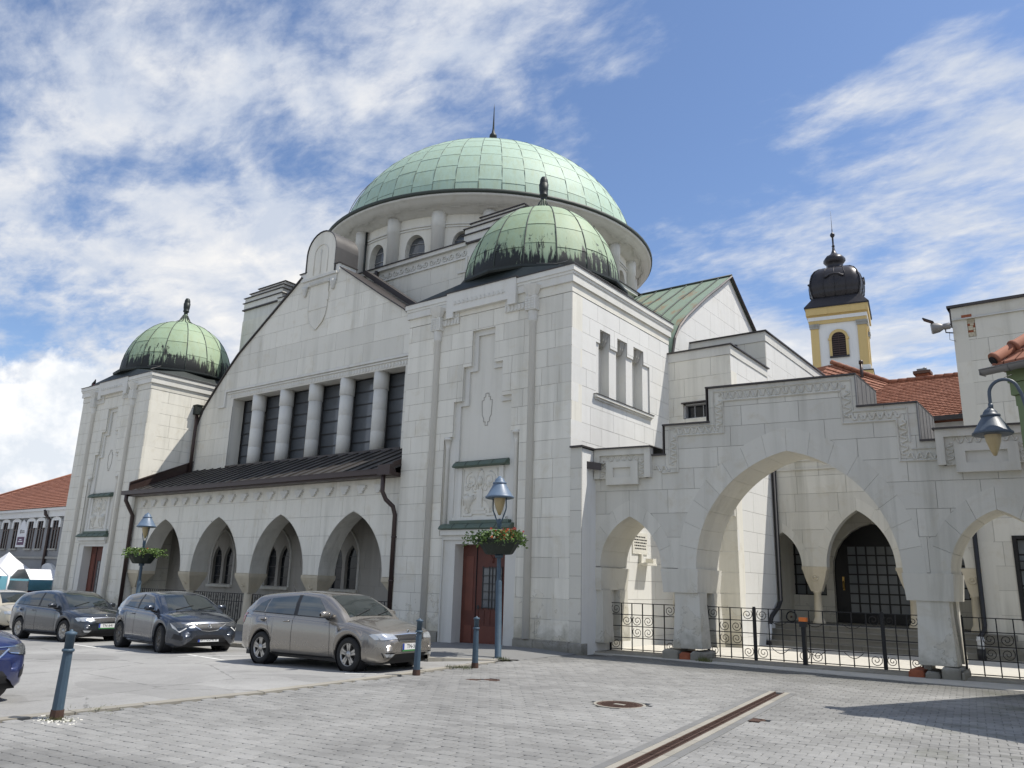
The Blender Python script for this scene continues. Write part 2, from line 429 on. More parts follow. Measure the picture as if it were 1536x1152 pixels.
def asphalt_mat():
    m, t, b = mat_base('asphalt', .9); P = wpos(t)
    c = t.mix(t.noise(P, 26, 3, .8), (.235, .232, .222), (.40, .395, .378))
    big = t.ramp(t.noise(P, .42, 6, .65, .5), [(.34, .80), (.66, 1.10)])
    c = t.mix(1.0, c, big, 'MULTIPLY')
    gr = t.ramp(t.noise(P, 90, 2, .6), [(.68, 0.0), (.74, 1.0)])
    c = t.mix(t.math('MULTIPLY', gr, .5), c, (.42, .41, .38))
    c = t.mix(t.math('MULTIPLY', t.ramp(t.noise(P, 1.1, 6, .6), [(.58, 0.0), (.72, 1.0)]), .35), c, (.105, .103, .098))
    oil = t.ramp(t.noise(P, 1.9, 3, .5), [(.70, 0.0), (.76, .5)]); c = t.mix(oil, c, (.07, .068, .062))
    patch = t.ramp(t.noise(t.mapping(P, (.35, .8, 1), (0, 0, R(14))), .8, 1, .3), [(.575, 0.0), (.58, .32)]); c = t.mix(patch, c, (.17, .168, .16))
    vor = t.node('ShaderNodeTexVoronoi', {'Vector': t.mapping(P, (1, 1, 1)), 'Scale': .33}, feature='DISTANCE_TO_EDGE')
    wob = t.math('ADD', vor.outputs['Distance'], t.math('MULTIPLY', t.math('SUBTRACT', t.noise(P, 4, 4, .6), .5), .05))
    crack = t.ramp(t.math('ABSOLUTE', wob), [(0.0, .55), (.007, 0.0)])
    c = t.mix(crack, c, (.06, .06, .056))
    t.l.new(c, b.inputs['Base Color'])
    bump(t, b, t.noise(P, 110, 3, .8), .5, .008)
    return m
def tile_mat(name, axis=0):
    m, t, b = mat_base(name, .82); P = wpos(t)
    isl = t.node('ShaderNodeNewGeometry').outputs['Random Per Island']
    c = t.mix(t.ramp(isl, [(0, 0.0), (1, 1.0)]), (.25, .098, .056), (.33, .140, .085))
    c = t.mix(t.math('MULTIPLY', t.ramp(t.noise(P, 1.2, 5, .6), [(.45, 0.0), (.7, 1.0)]), .6), c, (.22, .085, .05))
    t.l.new(c, b.inputs['Base Color']); bump(t, b, t.noise(P, 30, 3, .6), .2, .01)
    return m
def glass_mat(name, col=(.02, .025, .03), rough=.06, spec=.7, wob=.0):
    m, t, b = mat_base(name, rough); P = wpos(t)
    c = t.mix(t.noise(P, .8, 3, .5), tuple(x*.55 for x in col), tuple(x*1.5 for x in col)); t.l.new(c, b.inputs['Base Color'])
    b.inputs['Specular IOR Level'].default_value = spec
    if wob: bump(t, b, t.noise(P, 1.6, 2, .5), wob, .03)
    return m
def paint_mat(name, col, metal=.35, rough=.32, coat=1.0, dust=.07):
    m, t, b = mat_base(name, rough, metal); P = t.node('ShaderNodeTexCoord').outputs['Object']
    fl = t.noise(P, 900, 2, .5)
    c = t.mix(fl, tuple(x*.88 for x in col), tuple(min(1, x*1.12) for x in col))
    z = t.node('ShaderNodeSeparateXYZ', {0: P}).outputs[2]
    dm = t.math('MULTIPLY', t.ramp(t.math('SUBTRACT', t.noise(P, 3, 5, .7), z), [(-.1, 0.0), (.35, 1.0)]), dust*2.5)
    dm = t.math('ADD', dm, t.math('MULTIPLY', t.noise(P, 5, 4, .6), dust*.5))
    c = t.mix(dm, c, (.22, .20, .17)); t.l.new(c, b.inputs['Base Color'])
    r = t.math('ADD', t.math('MULTIPLY', dm, .6), rough); t.l.new(r, b.inputs['Roughness'])
    b.inputs['Coat Weight'].default_value = coat; b.inputs['Coat Roughness'].default_value = .05
    return m
M = {}
M['mortar'] = simple('joint_mortar', (.34, .33, .30), .95, nz=.2, scale=3)
M['wall'] = stone_mat('render_ashlar', (.735, .712, .630), .15, .52, dirt_z=1.25)
M['wall2'] = stone_mat('render_courtyard', (.62, .602, .535), .12, .55, dirt_z=1.0)
M['wall_sun'] = stone_mat('render_sunlit', (.71, .705, .67), .08, .22)  # copy of the render for sun-facing walls, sunlight put into its tone
M['trim'] = stone_mat('stone_trim', (.68, .67, .62), .10, .34)
M['relief'] = stone_mat('stone_relief', (.70, .68, .61), .08, .25)
M['plinth'] = stone_mat('stone_plinth', (.36, .35, .315), .25, .75, dirt_z=.5)
M['sand'] = stone_mat('sandstone_column', (.56, .50, .38), .18, .5)
M['step'] = stone_mat('stone_step', (.24, .23, .20), .25, .7)
M['inside'] = stone_mat('gallery_render_shaded', (.40, .38, .34), .12, .5)  # darker than the outer walls: the gallery's shade put into the colour
M['sunlit_floor'] = stone_mat('sunlit_paving', (.50, .48, .43), .15, .3)  # sunlight on the courtyard ground put into a paler floor colour
M['grout'] = simple('joint_sand', (.085, .082, .074), .95, nz=.35, scale=3)
M['metal_roof'] = simple('brown_sheet_roof', (.062, .056, .052), .42, .35, nz=.35, scale=1.3, bs=.05)
M['roof_clean'] = simple('brown_sheet_roof_greyed', (.085, .080, .076), .45, .35, nz=.35, scale=1.1, bs=.05)
M['gutter'] = simple('brown_gutter_paint', (.050, .032, .028), .38, .2, nz=.3)
M['flash'] = simple('dark_flashing', (.060, .052, .050), .45, .4, nz=.35)
M['zinc'] = simple('weathered_zinc', (.21, .205, .20), .5, .4, nz=.3, scale=2.5)
M['black_roof'] = simple('black_soiled_copper', (.020, .027, .025), .55, .15, nz=.5, scale=2)
M['dome'] = copper_mat('dome_patina', (.44, .585, .47), (.36, .50, .40))
M['dome2'] = copper_mat('small_dome_patina', (.36, .475, .315), (.27, .36, .235), 11.10, 12.45)
M['east_cu'] = copper_mat('east_roof_patina', (.25, .33, .25), (.19, .25, .18), rust=.85)
M['awning'] = copper_mat('awning_patina', (.12, .17, .135), (.06, .085, .07))
M['seam'] = simple('copper_seam', (.075, .105, .080), .6, nz=.4)
M['seam2'] = simple('copper_seam_dark', (.035, .045, .036), .6, nz=.4)
M['bronze'] = simple('dark_bronze', (.030, .036, .034), .5, .5, nz=.4)
M['glass'] = glass_mat('window_glass', (.105, .115, .125), .12, .7, .3)  # grey base colour raised to stand for reflections in the panes
M['glassd'] = glass_mat('window_glass_dark', (.018, .020, .024), .10, .35)
M['glassg'] = glass_mat('door_glass_grey', (.15, .165, .175), .25, .5)
M['lead'] = simple('window_bars', (.055, .055, .055), .5, .3)
M['white_bar'] = simple('white_bars', (.42, .42, .42), .5)
M['dark'] = simple('dark_interior', (.012, .012, .013), .9)
M['iron'] = simple('black_ironwork', (.016, .016, .017), .45, .4, nz=.3)
M['door'] = simple('red_brown_door_paint', (.115, .036, .024), .6, nz=.4, scale=3.0, bs=.2)
M['door2'] = simple('dark_red_door_panel', (.155, .050, .032), .55, nz=.3, scale=3.0)
M['paver'] = paver_mat(); M['asphalt'] = asphalt_mat()
M['curb'] = stone_mat('kerb_stone', (.31, .29, .245), .2, .4)
M['sidewalk'] = stone_mat('pavement_asphalt', (.19, .19, .185), .2, .4)
M['line'] = simple('worn_white_paint', (.62, .62, .59), .8, nz=.35, scale=8)
M['rust'] = simple('rusty_cast_iron', (.085, .048, .035), .75, .3, nz=.45, scale=9, bs=.5)
M['post'] = simple('blue_grey_post_paint', (.050, .085, .120), .5, nz=.35, scale=9, bs=.25)
M['lamp_hood'] = simple('blue_grey_lamp_hood', (.115, .165, .235), .42, nz=.2, scale=5)
M['lamp_hood_d'] = simple('dark_lamp_hood', (.060, .080, .105), .45, nz=.35, scale=7)
M['lamp_glass'] = simple('amber_lamp_glass', (.40, .31, .16), .3, nz=.2, coat=.4)
M['pot'] = simple('green_black_planter', (.016, .024, .018), .6, nz=.4)
M['tile'] = tile_mat('red_roof_tiles')
M['brick'] = simple('exposed_brick', (.30, .095, .045), .9, nz=.35, scale=12, bs=.6)
M['leaf'] = simple('planter_leaves', (.10, .17, .035), .6, nz=.55, scale=14, bs=0)
M['grass'] = simple('weeds', (.13, .14, .05), .8, nz=.4, scale=10, bs=0)
M['flower_o'] = simple('orange_petals', (.75, .16, .06), .6, nz=.2)
M['flower_r'] = simple('pink_petals', (.62, .10, .09), .6, nz=.2)
M['flower_w'] = simple('white_petals', (.75, .75, .68), .6, nz=.1)
M['ochre'] = stone_mat('ochre_plaster', (.62, .46, .20), .1, .25)
M['white_pl'] = stone_mat('white_plaster', (.72, .72, .70), .06, .15)
M['slate'] = simple('dark_dome_sheet', (.032, .030, .034), .38, .4, nz=.35, scale=1.2)
M['grey_pl'] = stone_mat('grey_plaster', (.25, .255, .26), .08, .2)
M['green_w'] = simple('green_boards', (.165, .215, .105), .7, nz=.2, scale=4)
M['orange'] = simple('orange_cover', (.80, .20, .03), .5)
M['white_pp'] = simple('white_plastic', (.65, .66, .66), .5)
M['cloth_w'] = simple('white_canvas', (.75, .75, .76), .8, nz=.05)
M['teal'] = simple('printed_teal_canvas', (.17, .42, .52), .7, nz=.2, scale=2)
M['plum'] = simple('plum_print', (.12, .06, .11), .7)
M['sign_br'] = simple('maroon_sign', (.14, .03, .05), .6); M['sign_gr'] = simple('green_sign', (.16, .42, .06), .6)
M['tyre'] = simple('tyre_rubber', (.018, .018, .018), .85, nz=.3); M['rim'] = simple('alloy_rim', (.42, .41, .39), .32, .8)
M['rimd'] = simple('dark_rim', (.10, .097, .093), .35, .8); M['brake'] = simple('brake_dark', (.02, .02, .02), .7); M['blackp'] = simple('black_plastic', (.018, .018, .02), .55)
M['chrome'] = simple('chrome', (.72, .72, .72), .14, 1.0, nz=.03, bs=0); M['lightg'] = simple('headlamp_glass', (.52, .54, .55), .12, .55, nz=.3, scale=22, coat=1.0)
M['lightd'] = simple('dark_headlamp_glass', (.09, .095, .10), .12, .3, nz=.4, scale=22, coat=1.0); M['tail'] = simple('tail_lamp', (.30, .015, .012), .2, coat=1.0)
M['car_glass'] = glass_mat('car_glass', (.018, .024, .024), .03, .9); M['car_glass2'] = glass_mat('tinted_glass', (.06, .075, .08), .04, 1.0)
M['plate'] = simple('number_plate', (.72, .72, .70), .5, nz=.05); M['plate_b'] = simple('plate_blue', (.01, .04, .30), .5); M['ink'] = simple('black_ink', (.012, .012, .014), .6)
M['p_silver'] = paint_mat('cappuccino_metallic', (.27, .25, .222), .65, .24); M['p_blue'] = paint_mat('slate_blue_metallic', (.026, .036, .055), .45, .22)
M['p_blue2'] = paint_mat('dark_slate_metallic', (.024, .031, .042), .45, .22); M['p_navy'] = paint_mat('navy_metallic', (.006, .017, .095), .3, .28); M['p_cream'] = paint_mat('beige_paint', (.48, .44, .34), .2, .35)
# ------------------------------------------------------------------ ground, street, paving
AY = R(7.3048); AD = Vector((math.cos(AY), math.sin(AY), 0)); AN = Vector((-math.sin(AY), math.cos(AY), 0))
AQ = Vector((-3.9, 18.98, 0))
def edge_x(y):
    """line where the asphalt of the car park meets the block paving"""
    K = [(-40, -10.4), (4.2, -10.39), (7.76, -10.34), (11.16, -10.68), (13.2, -10.95), (17.4, -11.2), (60, -11.2)]
    for (a, xa), (b, xb) in zip(K, K[1:]):
        if a <= y <= b: return xa+(xb-xa)*(y-a)/(b-a)
    return -10.4
def build_ground():
    m = MB(); m.add([(-1500, -1500, -1.25), (1500, -1500, -1.25), (1500, 1500, -1.25), (-1500, 1500, -1.25)], [(0, 1, 2, 3)])
    m.obj('ground', M['asphalt'], kind='structure')
    ys = [-40, -10, 0, 2, 4.2, 6, 7.76, 9.5, 11.16, 13.2, 17.4, 30, 80]
    rows = []
    for y in ys:
        ex = edge_x(y)-.20; rows.append([(x, y, gz(x)) for x in (-260, -90, -48.8, -40, -30, -20, -14, -12, ex)])
    m = MB(); m.grid(rows, sm=False); m.obj('car_park', M['asphalt'], kind='structure')
    rows = [[(edge_x(y)-.21, y, -.030), (14, y, -.030)] for y in ys if y < 18]+[[(-11.4, 19.3, -.03), (14, 19.3, -.03)]]
    m = MB(); m.grid(rows, sm=False); bed = m.obj('paving_bed', M['grout'], kind='structure')
    # far parts of the square, behind and beside the photographer
    m = MB()
    for x0, x1, y0, y1 in ((-10.39, 60, -40, 1.2), (7.2, 60, 1.2, 40)):
        m.add([(x0, y0, -.003), (x1, y0, -.003), (x1, y1, -.003), (x0, y1, -.003)], [(0, 1, 2, 3)])
    m.obj('square_paving', M['paver'], kind='structure')
    return bed
bed = build_ground()
DR0, DR1 = Vector((-3.70, 5.0, 0)), Vector((-4.84, 14.15, 0))
DD = (DR1-DR0).normalized(); DP = Vector((-DD.y, DD.x, 0)); DLEN = (DR1-DR0).length
COVERS = [(-6.07, 10.80, .335), (-4.14, 11.0, .11), (-9.31, 11.35, .10), (-9.10, 11.60, .10)]
def in_drain(p):
    q = p-DR0; t = q.dot(DD); return -.1 < t < DLEN+.02 and abs(q.dot(DP)) < .188
def cam_px(p):
    d = Vector(p)-Vector((0, 0, 1.7)); k = d.dot(fw)
    if k < .5: return None
    return 768+1171*d.dot(rr)/k, 576-1171*d.dot(uu)/k, k
def build_pavers():
    rnd = random.Random(3); LU, LV = .20, .165; g = .0045; c = .021
    a, b = LU/2-g/2, LV/2-g/2
    oct_ = [(-a+c, -b), (a-c, -b), (a, -b+c), (a, b-c), (a-c, b), (-a+c, b), (-a, b-c), (-a, -b+c)]
    e = .006
    octi = [(x-(e if x > 0 else -e), y-(e if y > 0 else -e)) for x, y in oct_]
    cells = []; org = Vector((-4.3, 10, 0))
    for j in range(-80, 80):
        for i in range(-60, 90):
            s = (i+(.5 if j % 2 else 0))*LU; t = j*LV; p = org+AD*s+AN*t
            if p.x < edge_x(p.y)+.12 or p.x > 7.1 or p.y < 1.3: continue
            # paving ends at the foot of the wall
            lim = 18.98+(p.x+3.9)*math.tan(AY)-.16
            if p.x < -10.3: lim = 17.2
            if p.y > lim-.02 or in_drain(p): continue
            if any((p.x-cx)**2+(p.y-cy)**2 < (r+.06)**2 for cx, cy, r in COVERS): continue
            q = cam_px(p)
            if q is None: continue
            if q[1] > 1235 or q[0] < -120 or q[0] > 1720:
                if p.y > 3.2 and p.x > 2.5: continue
                if q[2] > 3: continue
            cells.append((q[2], p))
    cells.sort(key=lambda c: (0 if (cam_px(c[1])[1] < 1152 and -5 < cam_px(c[1])[0] < 1541) else 1, c[0]))
    def geom(m, p, dz, tx, ty, loc):
        n = 8; base = (Vector((0, 0, 0)) if loc else p)
        def P(s, t, z): q = base+AD*s+AN*t; return (q.x, q.y, dz+z+tx*s+ty*t)
        vs = [P(x, y, 0) for x, y in octi]+[P(x, y, -.004) for x, y in oct_]+[P(x, y, -.03) for x, y in oct_]
        fs = [tuple(range(n))]
        for k in range(n):
            k2 = (k+1) % n; fs += [(k+n, k2+n, k2, k), (k+2*n, k2+2*n, k2+n, k+n)]
        m.add(vs, fs)
    protos = []
    for k in range(12):
        mm = MB(); geom(mm, None, rnd.uniform(-.002, .0015), rnd.uniform(-.012, .012), rnd.uniform(-.012, .012), True); protos.append(mm.mesh('paving_block', M['paver']))
    rest = MB()
    for k, (_, p) in enumerate(cells):
        if k < 300:
            link('paving_block', rnd.choice(protos), bed, mat4=Matrix.Translation(p))
        else: geom(rest, p, rnd.uniform(-.0025, .0015), rnd.uniform(-.014, .014), rnd.uniform(-.014, .014), False)
    rest.obj('paving_blocks', M['paver'], bed, kind='stuff')
build_pavers()
def build_kerbs():
    rnd = random.Random(5)
    # flush stones between asphalt and paving
    t = thing('flush_kerb', 'flush line of pale worn kerb stones between the asphalt car park and the block paving', 'kerb', (-10.6, 8, 0))
    y = -1.0
    while y < 14.2:
        L = rnd.uniform(.8, 1.1); y1 = min(y+L, 14.2)
        w = .19
        P = [(edge_x(y)-w, y+.006), (edge_x(y)-.005, y+.006), (edge_x(y1)-.005, y1-.006), (edge_x(y1)-w, y1-.006)]
        z = rnd.uniform(.0, .006); m = MB()
        m.add([(a, b, z) for a, b in P]+[(a, b, -.2) for a, b in P], [(0, 1, 2, 3), (0, 4, 5, 1), (1, 5, 6, 2), (2, 6, 7, 3), (3, 7, 4, 0)])
        m.obj('kerb_stone', M['curb'], t); y = y1
    # raised pavement along the front
    yk = lambda x: 13.25 if x < -12.2 else 13.25+(x+12.2)*1.3
    xs = [-11.28, -11.7, -12.2, -13, -16, -20, -30, -40, -48.8, -70]
    zk = lambda x: gz(x)+.10*min(1, max(.05, (-11.0-x)/1.4))
    m = MB(); m.grid([[(x, yk(x)+.14, zk(x)), (x, 17.6, zk(x)+.012)] for x in [-10.95]+xs], sm=False); m.add([(-10.95, yk(-10.95)+.14, -.1), (-10.95, 17.6, -.1), (-10.95, 17.6, zk(-10.95)+.012), (-10.95, yk(-10.95)+.14, zk(-10.95))], [(0, 1, 2, 3)])
    pv = m.obj('pavement', M['sidewalk'], kind='structure')
    x = -11.28
    while x > -60:
        x1 = x-rnd.uniform(.85, 1.05)
        m = MB(); z0, z1 = zk(x)-.10, zk(x1)-.10; a, b = x-.006, x1+.006
        m.add([(a, yk(x), z0+.10), (b, yk(x1), z1+.10), (b, yk(x1)+.14, z1+.105), (a, yk(x)+.14, z0+.105), (a, yk(x)-.012, z0-.1), (b, yk(x1)-.012, z1-.1), (b, yk(x1)+.14, z1-.1), (a, yk(x)+.14, z0-.1)],
              [(0, 1, 2, 3), (0, 4, 5, 1), (3, 2, 6, 7), (0, 3, 7, 4), (1, 5, 6, 2)])
        m.obj('kerb_stone', M['curb'], pv); x = x1
    # painted bay lines
    m = MB()
    def line(p, q, w=.10):
        p, q = Vector((*p, 0)), Vector((*q, 0)); d = (q-p).normalized(); n = Vector((-d.y, d.x, 0))*w/2
        m.add([(v.x, v.y, gz(v.x)+.004) for v in (p-n, q-n, q+n, p+n)], [(0, 1, 2, 3)])
    line((-17.3, 10.45), (-16.45, 11.8)); line((-17.7, 10.95), (-15.7, 10.58)); line((-23.7, 10.98), (-21.5, 10.68)); line((-11.5, 10.3), (-11.0, 10.62)); line((-16.45, 11.8), (-16.2, 13.0)); line((-21.6, 10.7), (-21.1, 13.0))
    m.obj('bay_markings', M['line'], kind='structure')
    # courtyard
    m = MB(); m.box((-11.2, 18.0, -.35), (9, 26.0, .012)); m.obj('courtyard_floor', M['sunlit_floor'], kind='structure')
build_kerbs()
def build_drain():
    t = thing('drain_channel', 'long rusty slotted drain grating running between pale concrete edges across the block paving', 'drain', (DR0.x, DR0.y, 0))
    fr = Fr((DR0.x, DR0.y, 0), DD, DP)
    def strip(m, u0, u1, w0, w1, z0, z1): m.fbox(fr, u0, u1, z0, z1, w0, w1)
    for sg in (-1, 1):
        u = 0
        while u < DLEN:
            u1 = min(u+1.0, DLEN); m = MB(); w = sorted((sg*.085, sg*.17)); strip(m, u+.004, u1-.004, w[0], w[1], -.1, .0065); m.obj('edge_slab', M['curb'], t)
            m = MB(); w = sorted((sg*.176, sg*.275)); strip(m, u+.004, u1-.004, w[0], w[1], -.1, .006); m.obj('edge_slab', M['sidewalk'], t); u = u1
        m = MB(); w = sorted((sg*.066, sg*.083)); strip(m, 0, DLEN, w[0], w[1], -.1, .0075); m.obj('rail', M['rust'], t)
    m = MB(); strip(m, 0, DLEN, -.07, .07, -.1, -.045); m.obj('channel', M['dark'], t)
    u = .0; k = 0
    while u < DLEN-.5:
        m = MB(); v = u+.01
        while v < u+.49: strip(m, v, v+.013, -.066, .066, -.03, -.001); v += .032
        strip(m, u+.006, u+.494, -.009, .009, -.03, -.0005)
        m.obj('grating', M['rust'], t); u += .5
    for i, (cx, cy, r) in enumerate(COVERS):
        lab = ['large round rusty manhole cover left of the drain channel', 'small round valve cover just right of the drain channel', 'small oval valve cover nearer the bollards, left of two', 'small oval valve cover nearer the bollards, right of two'][i]
        t = thing('manhole_cover', lab, 'cover', (cx, cy, 0))
        n = 32 if r > .2 else 14
        m = MB(); m.lathe([(r+.05, -.03), (r+.05, .0), (r+.012, .001), (r+.010, -.012)], (cx, cy, 0), n, sm=False); m.obj('frame', M['curb'] if r > .2 else M['rust'], t)
        m = MB(); m.lathe([(r, -.03), (r, -.002), (r*.93, .001), (r*.9, -.004), (.0001, -.004)], (cx, cy, 0), n, sm=False); m.obj('lid', M['rust'], t)
        if r > .2:
            m = MB()
            for a in range(-7, 8):
                for b_ in range(-7, 8):
                    x, y = a*.04, b_*.04
                    if x*x+y*y < (r*.84)**2 and not (abs(x) < .09 and abs(y) < .05): m.box((cx+x-.012, cy+y-.012, -.005), (cx+x+.012, cy+y+.012, .001))
            m.obj('studs', M['rust'], t)
            m = MB(); m.box((cx-.085, cy-.04, -.005), (cx+.085, cy+.04, .0005)); m.obj('name_plate', M['curb'], t)
build_drain()
# ------------------------------------------------------------------ synagogue
SYN = thing('domed_synagogue', 'large pale rendered building with green copper domes, corner towers and tall window row', 'synagogue', (-25.5, 17.4, 0))
TX0, TX1, TY0, TY1 = -17.5, -11.2, 17.35, 23.4
XC, DYC = -25.55, 31.02
CO = lambda z0, z1, h: [z0+(z1-z0)*i/round((z1-z0)/h) for i in range(round((z1-z0)/h)+1)]
def cornice(name, x0, x1, y0, y1, z0, z1, proj, mat, parent, inner=None):
    """band round a rectangle"""
    m = MB(); i = .35
    X0, X1, Y0, Y1 = x0-proj, x1+proj, y0-proj, y1+proj
    for a, b in (((X0, Y0), (X1, y0+i)), ((X0, y1-i), (X1, Y1)), ((X0, y0+i), (x0+i, y1-i)), ((x1-i, y0+i), (X1, y1-i))):
        m.box((a[0], a[1], z0), (b[0], b[1], z1))
    return m.obj(name, mat, parent)
def dome(parent, name, c, prof, nseg, rows, pmat, smat, seam_r, budget, finial):
    """standing-seam copper dome of separate curved sheets"""
    dm = MB(); dm.lathe([(r-.03, z) for r, z in prof], c, nseg*2); core = dm.obj(name, smat, parent)
    # arc length table
    zs = [p[1] for p in prof]; acc = [0]
    for (r0, z0), (r1, z1) in zip(prof, prof[1:]): acc.append(acc[-1]+math.hypot(r1-r0, z1-z0))
    def at(s):
        s = min(max(s, 0), acc[-1]); k = 0
        while k < len(acc)-2 and acc[k+1] < s: k += 1
        f = (s-acc[k])/(acc[k+1]-acc[k]); return prof[k][0]+(prof[k+1][0]-prof[k][0])*f, prof[k][1]+(prof[k+1][1]-prof[k][1])*f
    rest = MB(); rnd = random.Random(len(name)*7+nseg)
    toc = math.atan2(-c[1], -c[0])
    for i in sorted(range(nseg), key=lambda i: -math.cos(2*math.pi*(i+.5)/nseg-toc)):
        a0, a1 = 2*math.pi*i/nseg, 2*math.pi*(i+1)/nseg; am = (a0+a1)/2
        tc = Vector((c[0], c[1], 0)); out = Vector((math.cos(am), math.sin(am), 0)); vis = out.dot((Vector((0, 0, 0))-tc).normalized()) > -.12
        off = (.5 if i % 2 else 0)
        cuts = [0]+[acc[-1]*(k+off*.35+.0)/rows for k in range(1, rows+1)]; cuts = [x for x in cuts if x < acc[-1]*.965]+[acc[-1]]
        for k in range(len(cuts)-1):
            s0, s1 = cuts[k]+.006, cuts[k+1]-.006; P = []; lift = rnd.uniform(0, .006)
            for j in range(4):
                r, z = at(s0+(s1-s0)*j/3); row = []
                for q in range(4):
                    a = a0+(a1-a0)*q/3; rr_ = r+.004+lift+(.010 if j == 0 else 0); row.append((c[0]+rr_*math.cos(a), c[1]+rr_*math.sin(a), c[2]+z))
                P.append(row)
            if vis and budget[0] > 0:
                m = MB(); m.grid(P); m.obj('copper_sheet', pmat, core); budget[0] -= 1
            else: rest.grid(P)
        m = MB(); pts = []
        for j in range(14):
            r, z = at(acc[-1]*j/13*.985); pts.append((c[0]+(r+.012)*math.cos(a0), c[1]+(r+.012)*math.sin(a0), c[2]+z))
        m.tube(pts, seam_r, 5)
        if vis: m.obj('seam', smat, core)
        else:
            rest.v and None; rest.add(m.v, m.f, True)
    if rest.v: rest.obj('copper_sheets_behind', pmat, core, kind='stuff')
    fm = MB(); fm.lathe(finial, c, 14); fm.obj('finial', M['bronze'], core)
    return core
def bell(R_, H, n=18):
    out = [(R_*.975, -.12)]
    for i in range(n+1):
        t = math.pi/2*i/n*.885; out.append((R_*math.cos(t)**.93, H*math.sin(t)))
    r0, z0 = out[-1]
    out += [(r0*.66, z0+.10), (r0*.40, z0+.24), (r0*.22, z0+.42), (.09, z0+.58)]
    return out
BUDP = [110]

def tower(x0, xs, full):
    """corner tower; xs = x shift against the near tower, full = near tower with its windows"""
    T = MB(); dx = xs; W = TX1-TX0 if full else 6.4
    X0, X1 = (TX0, TX1) if full else (-40.0, -33.6)
    xc = (X0+X1)/2; g = gz(xc)
    t = MB(); t.box((X0+.3, TY0+.62, g-.3), (X1-.32, TY1-.05, 10.3)); body = t.obj('corner_tower', M['wall'], SYN)
    F = Fr((xc, TY0, 0), (1, 0, 0), (0, -1, 0)); h = W/2
    zs = [g-.3, .26]+CO(.26, 9.65, .52)[1:]
    # stepped niche, outer and inner outline
    top = [rect(-.44, .44, 7.985, 9.09), rect(-.75, .76, 6.93, 7.985), rect(-1.07, 1.12, 5.86, 6.93), rect(-1.40, 1.43, 2.95, 5.86), rect(-1.26, 1.40, g-.35, 2.95)]
    inn = [rect(-.27, .35, 7.83, 8.93), rect(-.57, .67, 6.79, 7.83), rect(-.87, 1.05, 5.12, 6.79)]
    ashlar(F, [rect(-h, h, g-.3, 9.65)], top, zs, .95, body, SYN, M['wall'], seed=11 if full else 12, core=.55, lim=300 if full else 0, jit=.0015)
    ring = [q for r_ in top[:4] for q in subs([r_], inn+[rect(-1.0, 1.03, 3.28, 5.12)])]
    m = MB()
    for q in ring: m.prism(F, q, -.22, -.10)
    m.obj('niche_frame', M['trim'], body)
    m = MB()
    for q in inn: m.prism(F, q, -.5, -.17)
    m.obj('niche_panel', M['relief'], body)
    # stepped emblem cut in the panel: raised rim
    E_ = [(0, 7.11), (.06, 7.11), (.06, 7.0), (.12, 7.0), (.12, 6.9), (.19, 6.9), (.19, 6.78), (.17, 6.45), (.11, 6.35), (.11, 6.25), (.05, 6.25), (.05, 6.14), (-.05, 6.14), (-.05, 6.25), (-.11, 6.25), (-.11, 6.35), (-.17, 6.45), (-.19, 6.78), (-.19, 6.9), (-.12, 6.9), (-.12, 7.0), (-.06, 7.0), (-.06, 7.11)]
    m = MB(); m.tube([F.p(u+.09, z, -.165) for u, z in E_+[E_[0]]], .013, 4, sm=False); m.obj('stepped_emblem', M['plinth'], body)
    # side colonnettes in the niche
    for sx in (-1.27, 1.30):
        m = MB(); c = F.p(sx, 0, -.06)
        m.lathe([(.055, g+.35), (.055, 5.50), (.07, 5.52), (.065, 5.56), (.115, 5.78), (.13, 5.78), (.13, 5.85)], (c[0], c[1], 0), 8); m.obj('colonnette', M['trim'], body)
    # tall engaged shafts with fluted capitals
    for sx in (-1.84, 1.84):
        m = MB(); c = F.p(sx, 0, .03)
        m.lathe([(.105, .27), (.10, 8.95), (.13, 8.97), (.13, 9.03), (.15, 9.22), (.16, 9.35)], (c[0], c[1], 0), 10)
        m.obj('engaged_shaft', M['trim'], body)
        m = MB(); m.fbox(F, sx-.185, sx+.185, 9.30, 9.72, -.05, .20); m.lathe([(.15, 9.72), (.22, 9.85), (.29, 10.0), (.30, 10.03), (.27, 10.035)], (c[0], c[1]-.05, 0), 20, flute=.07, sm=False)
        m.obj('shaft_capital', M['trim'], body)
        m = MB()
        for a in range(5):
            for b in range(3): m.fbox(F, sx-.16+b*.11, sx-.08+b*.11, 9.34+a*.075, 9.385+a*.075, .20, .215)
        m.obj('capital_carving', M['trim'], body)
    # moulded band over the ashlar and cornices
    yb, xb = TY0, X1
    cornice('frieze_band', X0, X1, TY0, TY1, 9.66, 9.93, .012, M['wall'], body)
    cornice('cornice', X0, X1, TY0, TY1, 9.93, 10.16, .075, M['trim'], body)
    cornice('cornice', X0, X1, TY0, TY1, 10.16, 10.24, .10, M['trim'], body)
    cornice('cornice', X0, X1, TY0, TY1, 10.24, 10.40, .135, M['trim'], body)
    cornice('roof_flashing', X0, X1, TY0, TY1, 10.40, 10.425, .16, M['flash'], body)
    # stepped parapet piece
    m = MB(); m.fbox(F, -1.44, 1.28, 9.80, 10.44, .0, .165); m.fbox(F, -1.44, -1.16, 9.62, 9.80, .0, .165); m.fbox(F, .98, 1.28, 9.62, 9.80, .0, .165); m.obj('raised_parapet', M['trim'], body)
    m = MB(); m.fbox(F, -1.48, 1.32, 10.44, 10.465, -.1, .20); m.obj('parapet_flashing', M['flash'], body)
    fz = [rect(-1.16, .98, 10.00, 10.16), rect(-1.16, -1.00, 9.62, 10.0), rect(.82, .98, 9.62, 10.0), rect(-1.66, -1.00, 9.43, 9.62), rect(.82, 1.66, 9.43, 9.62)]
    m = MB()
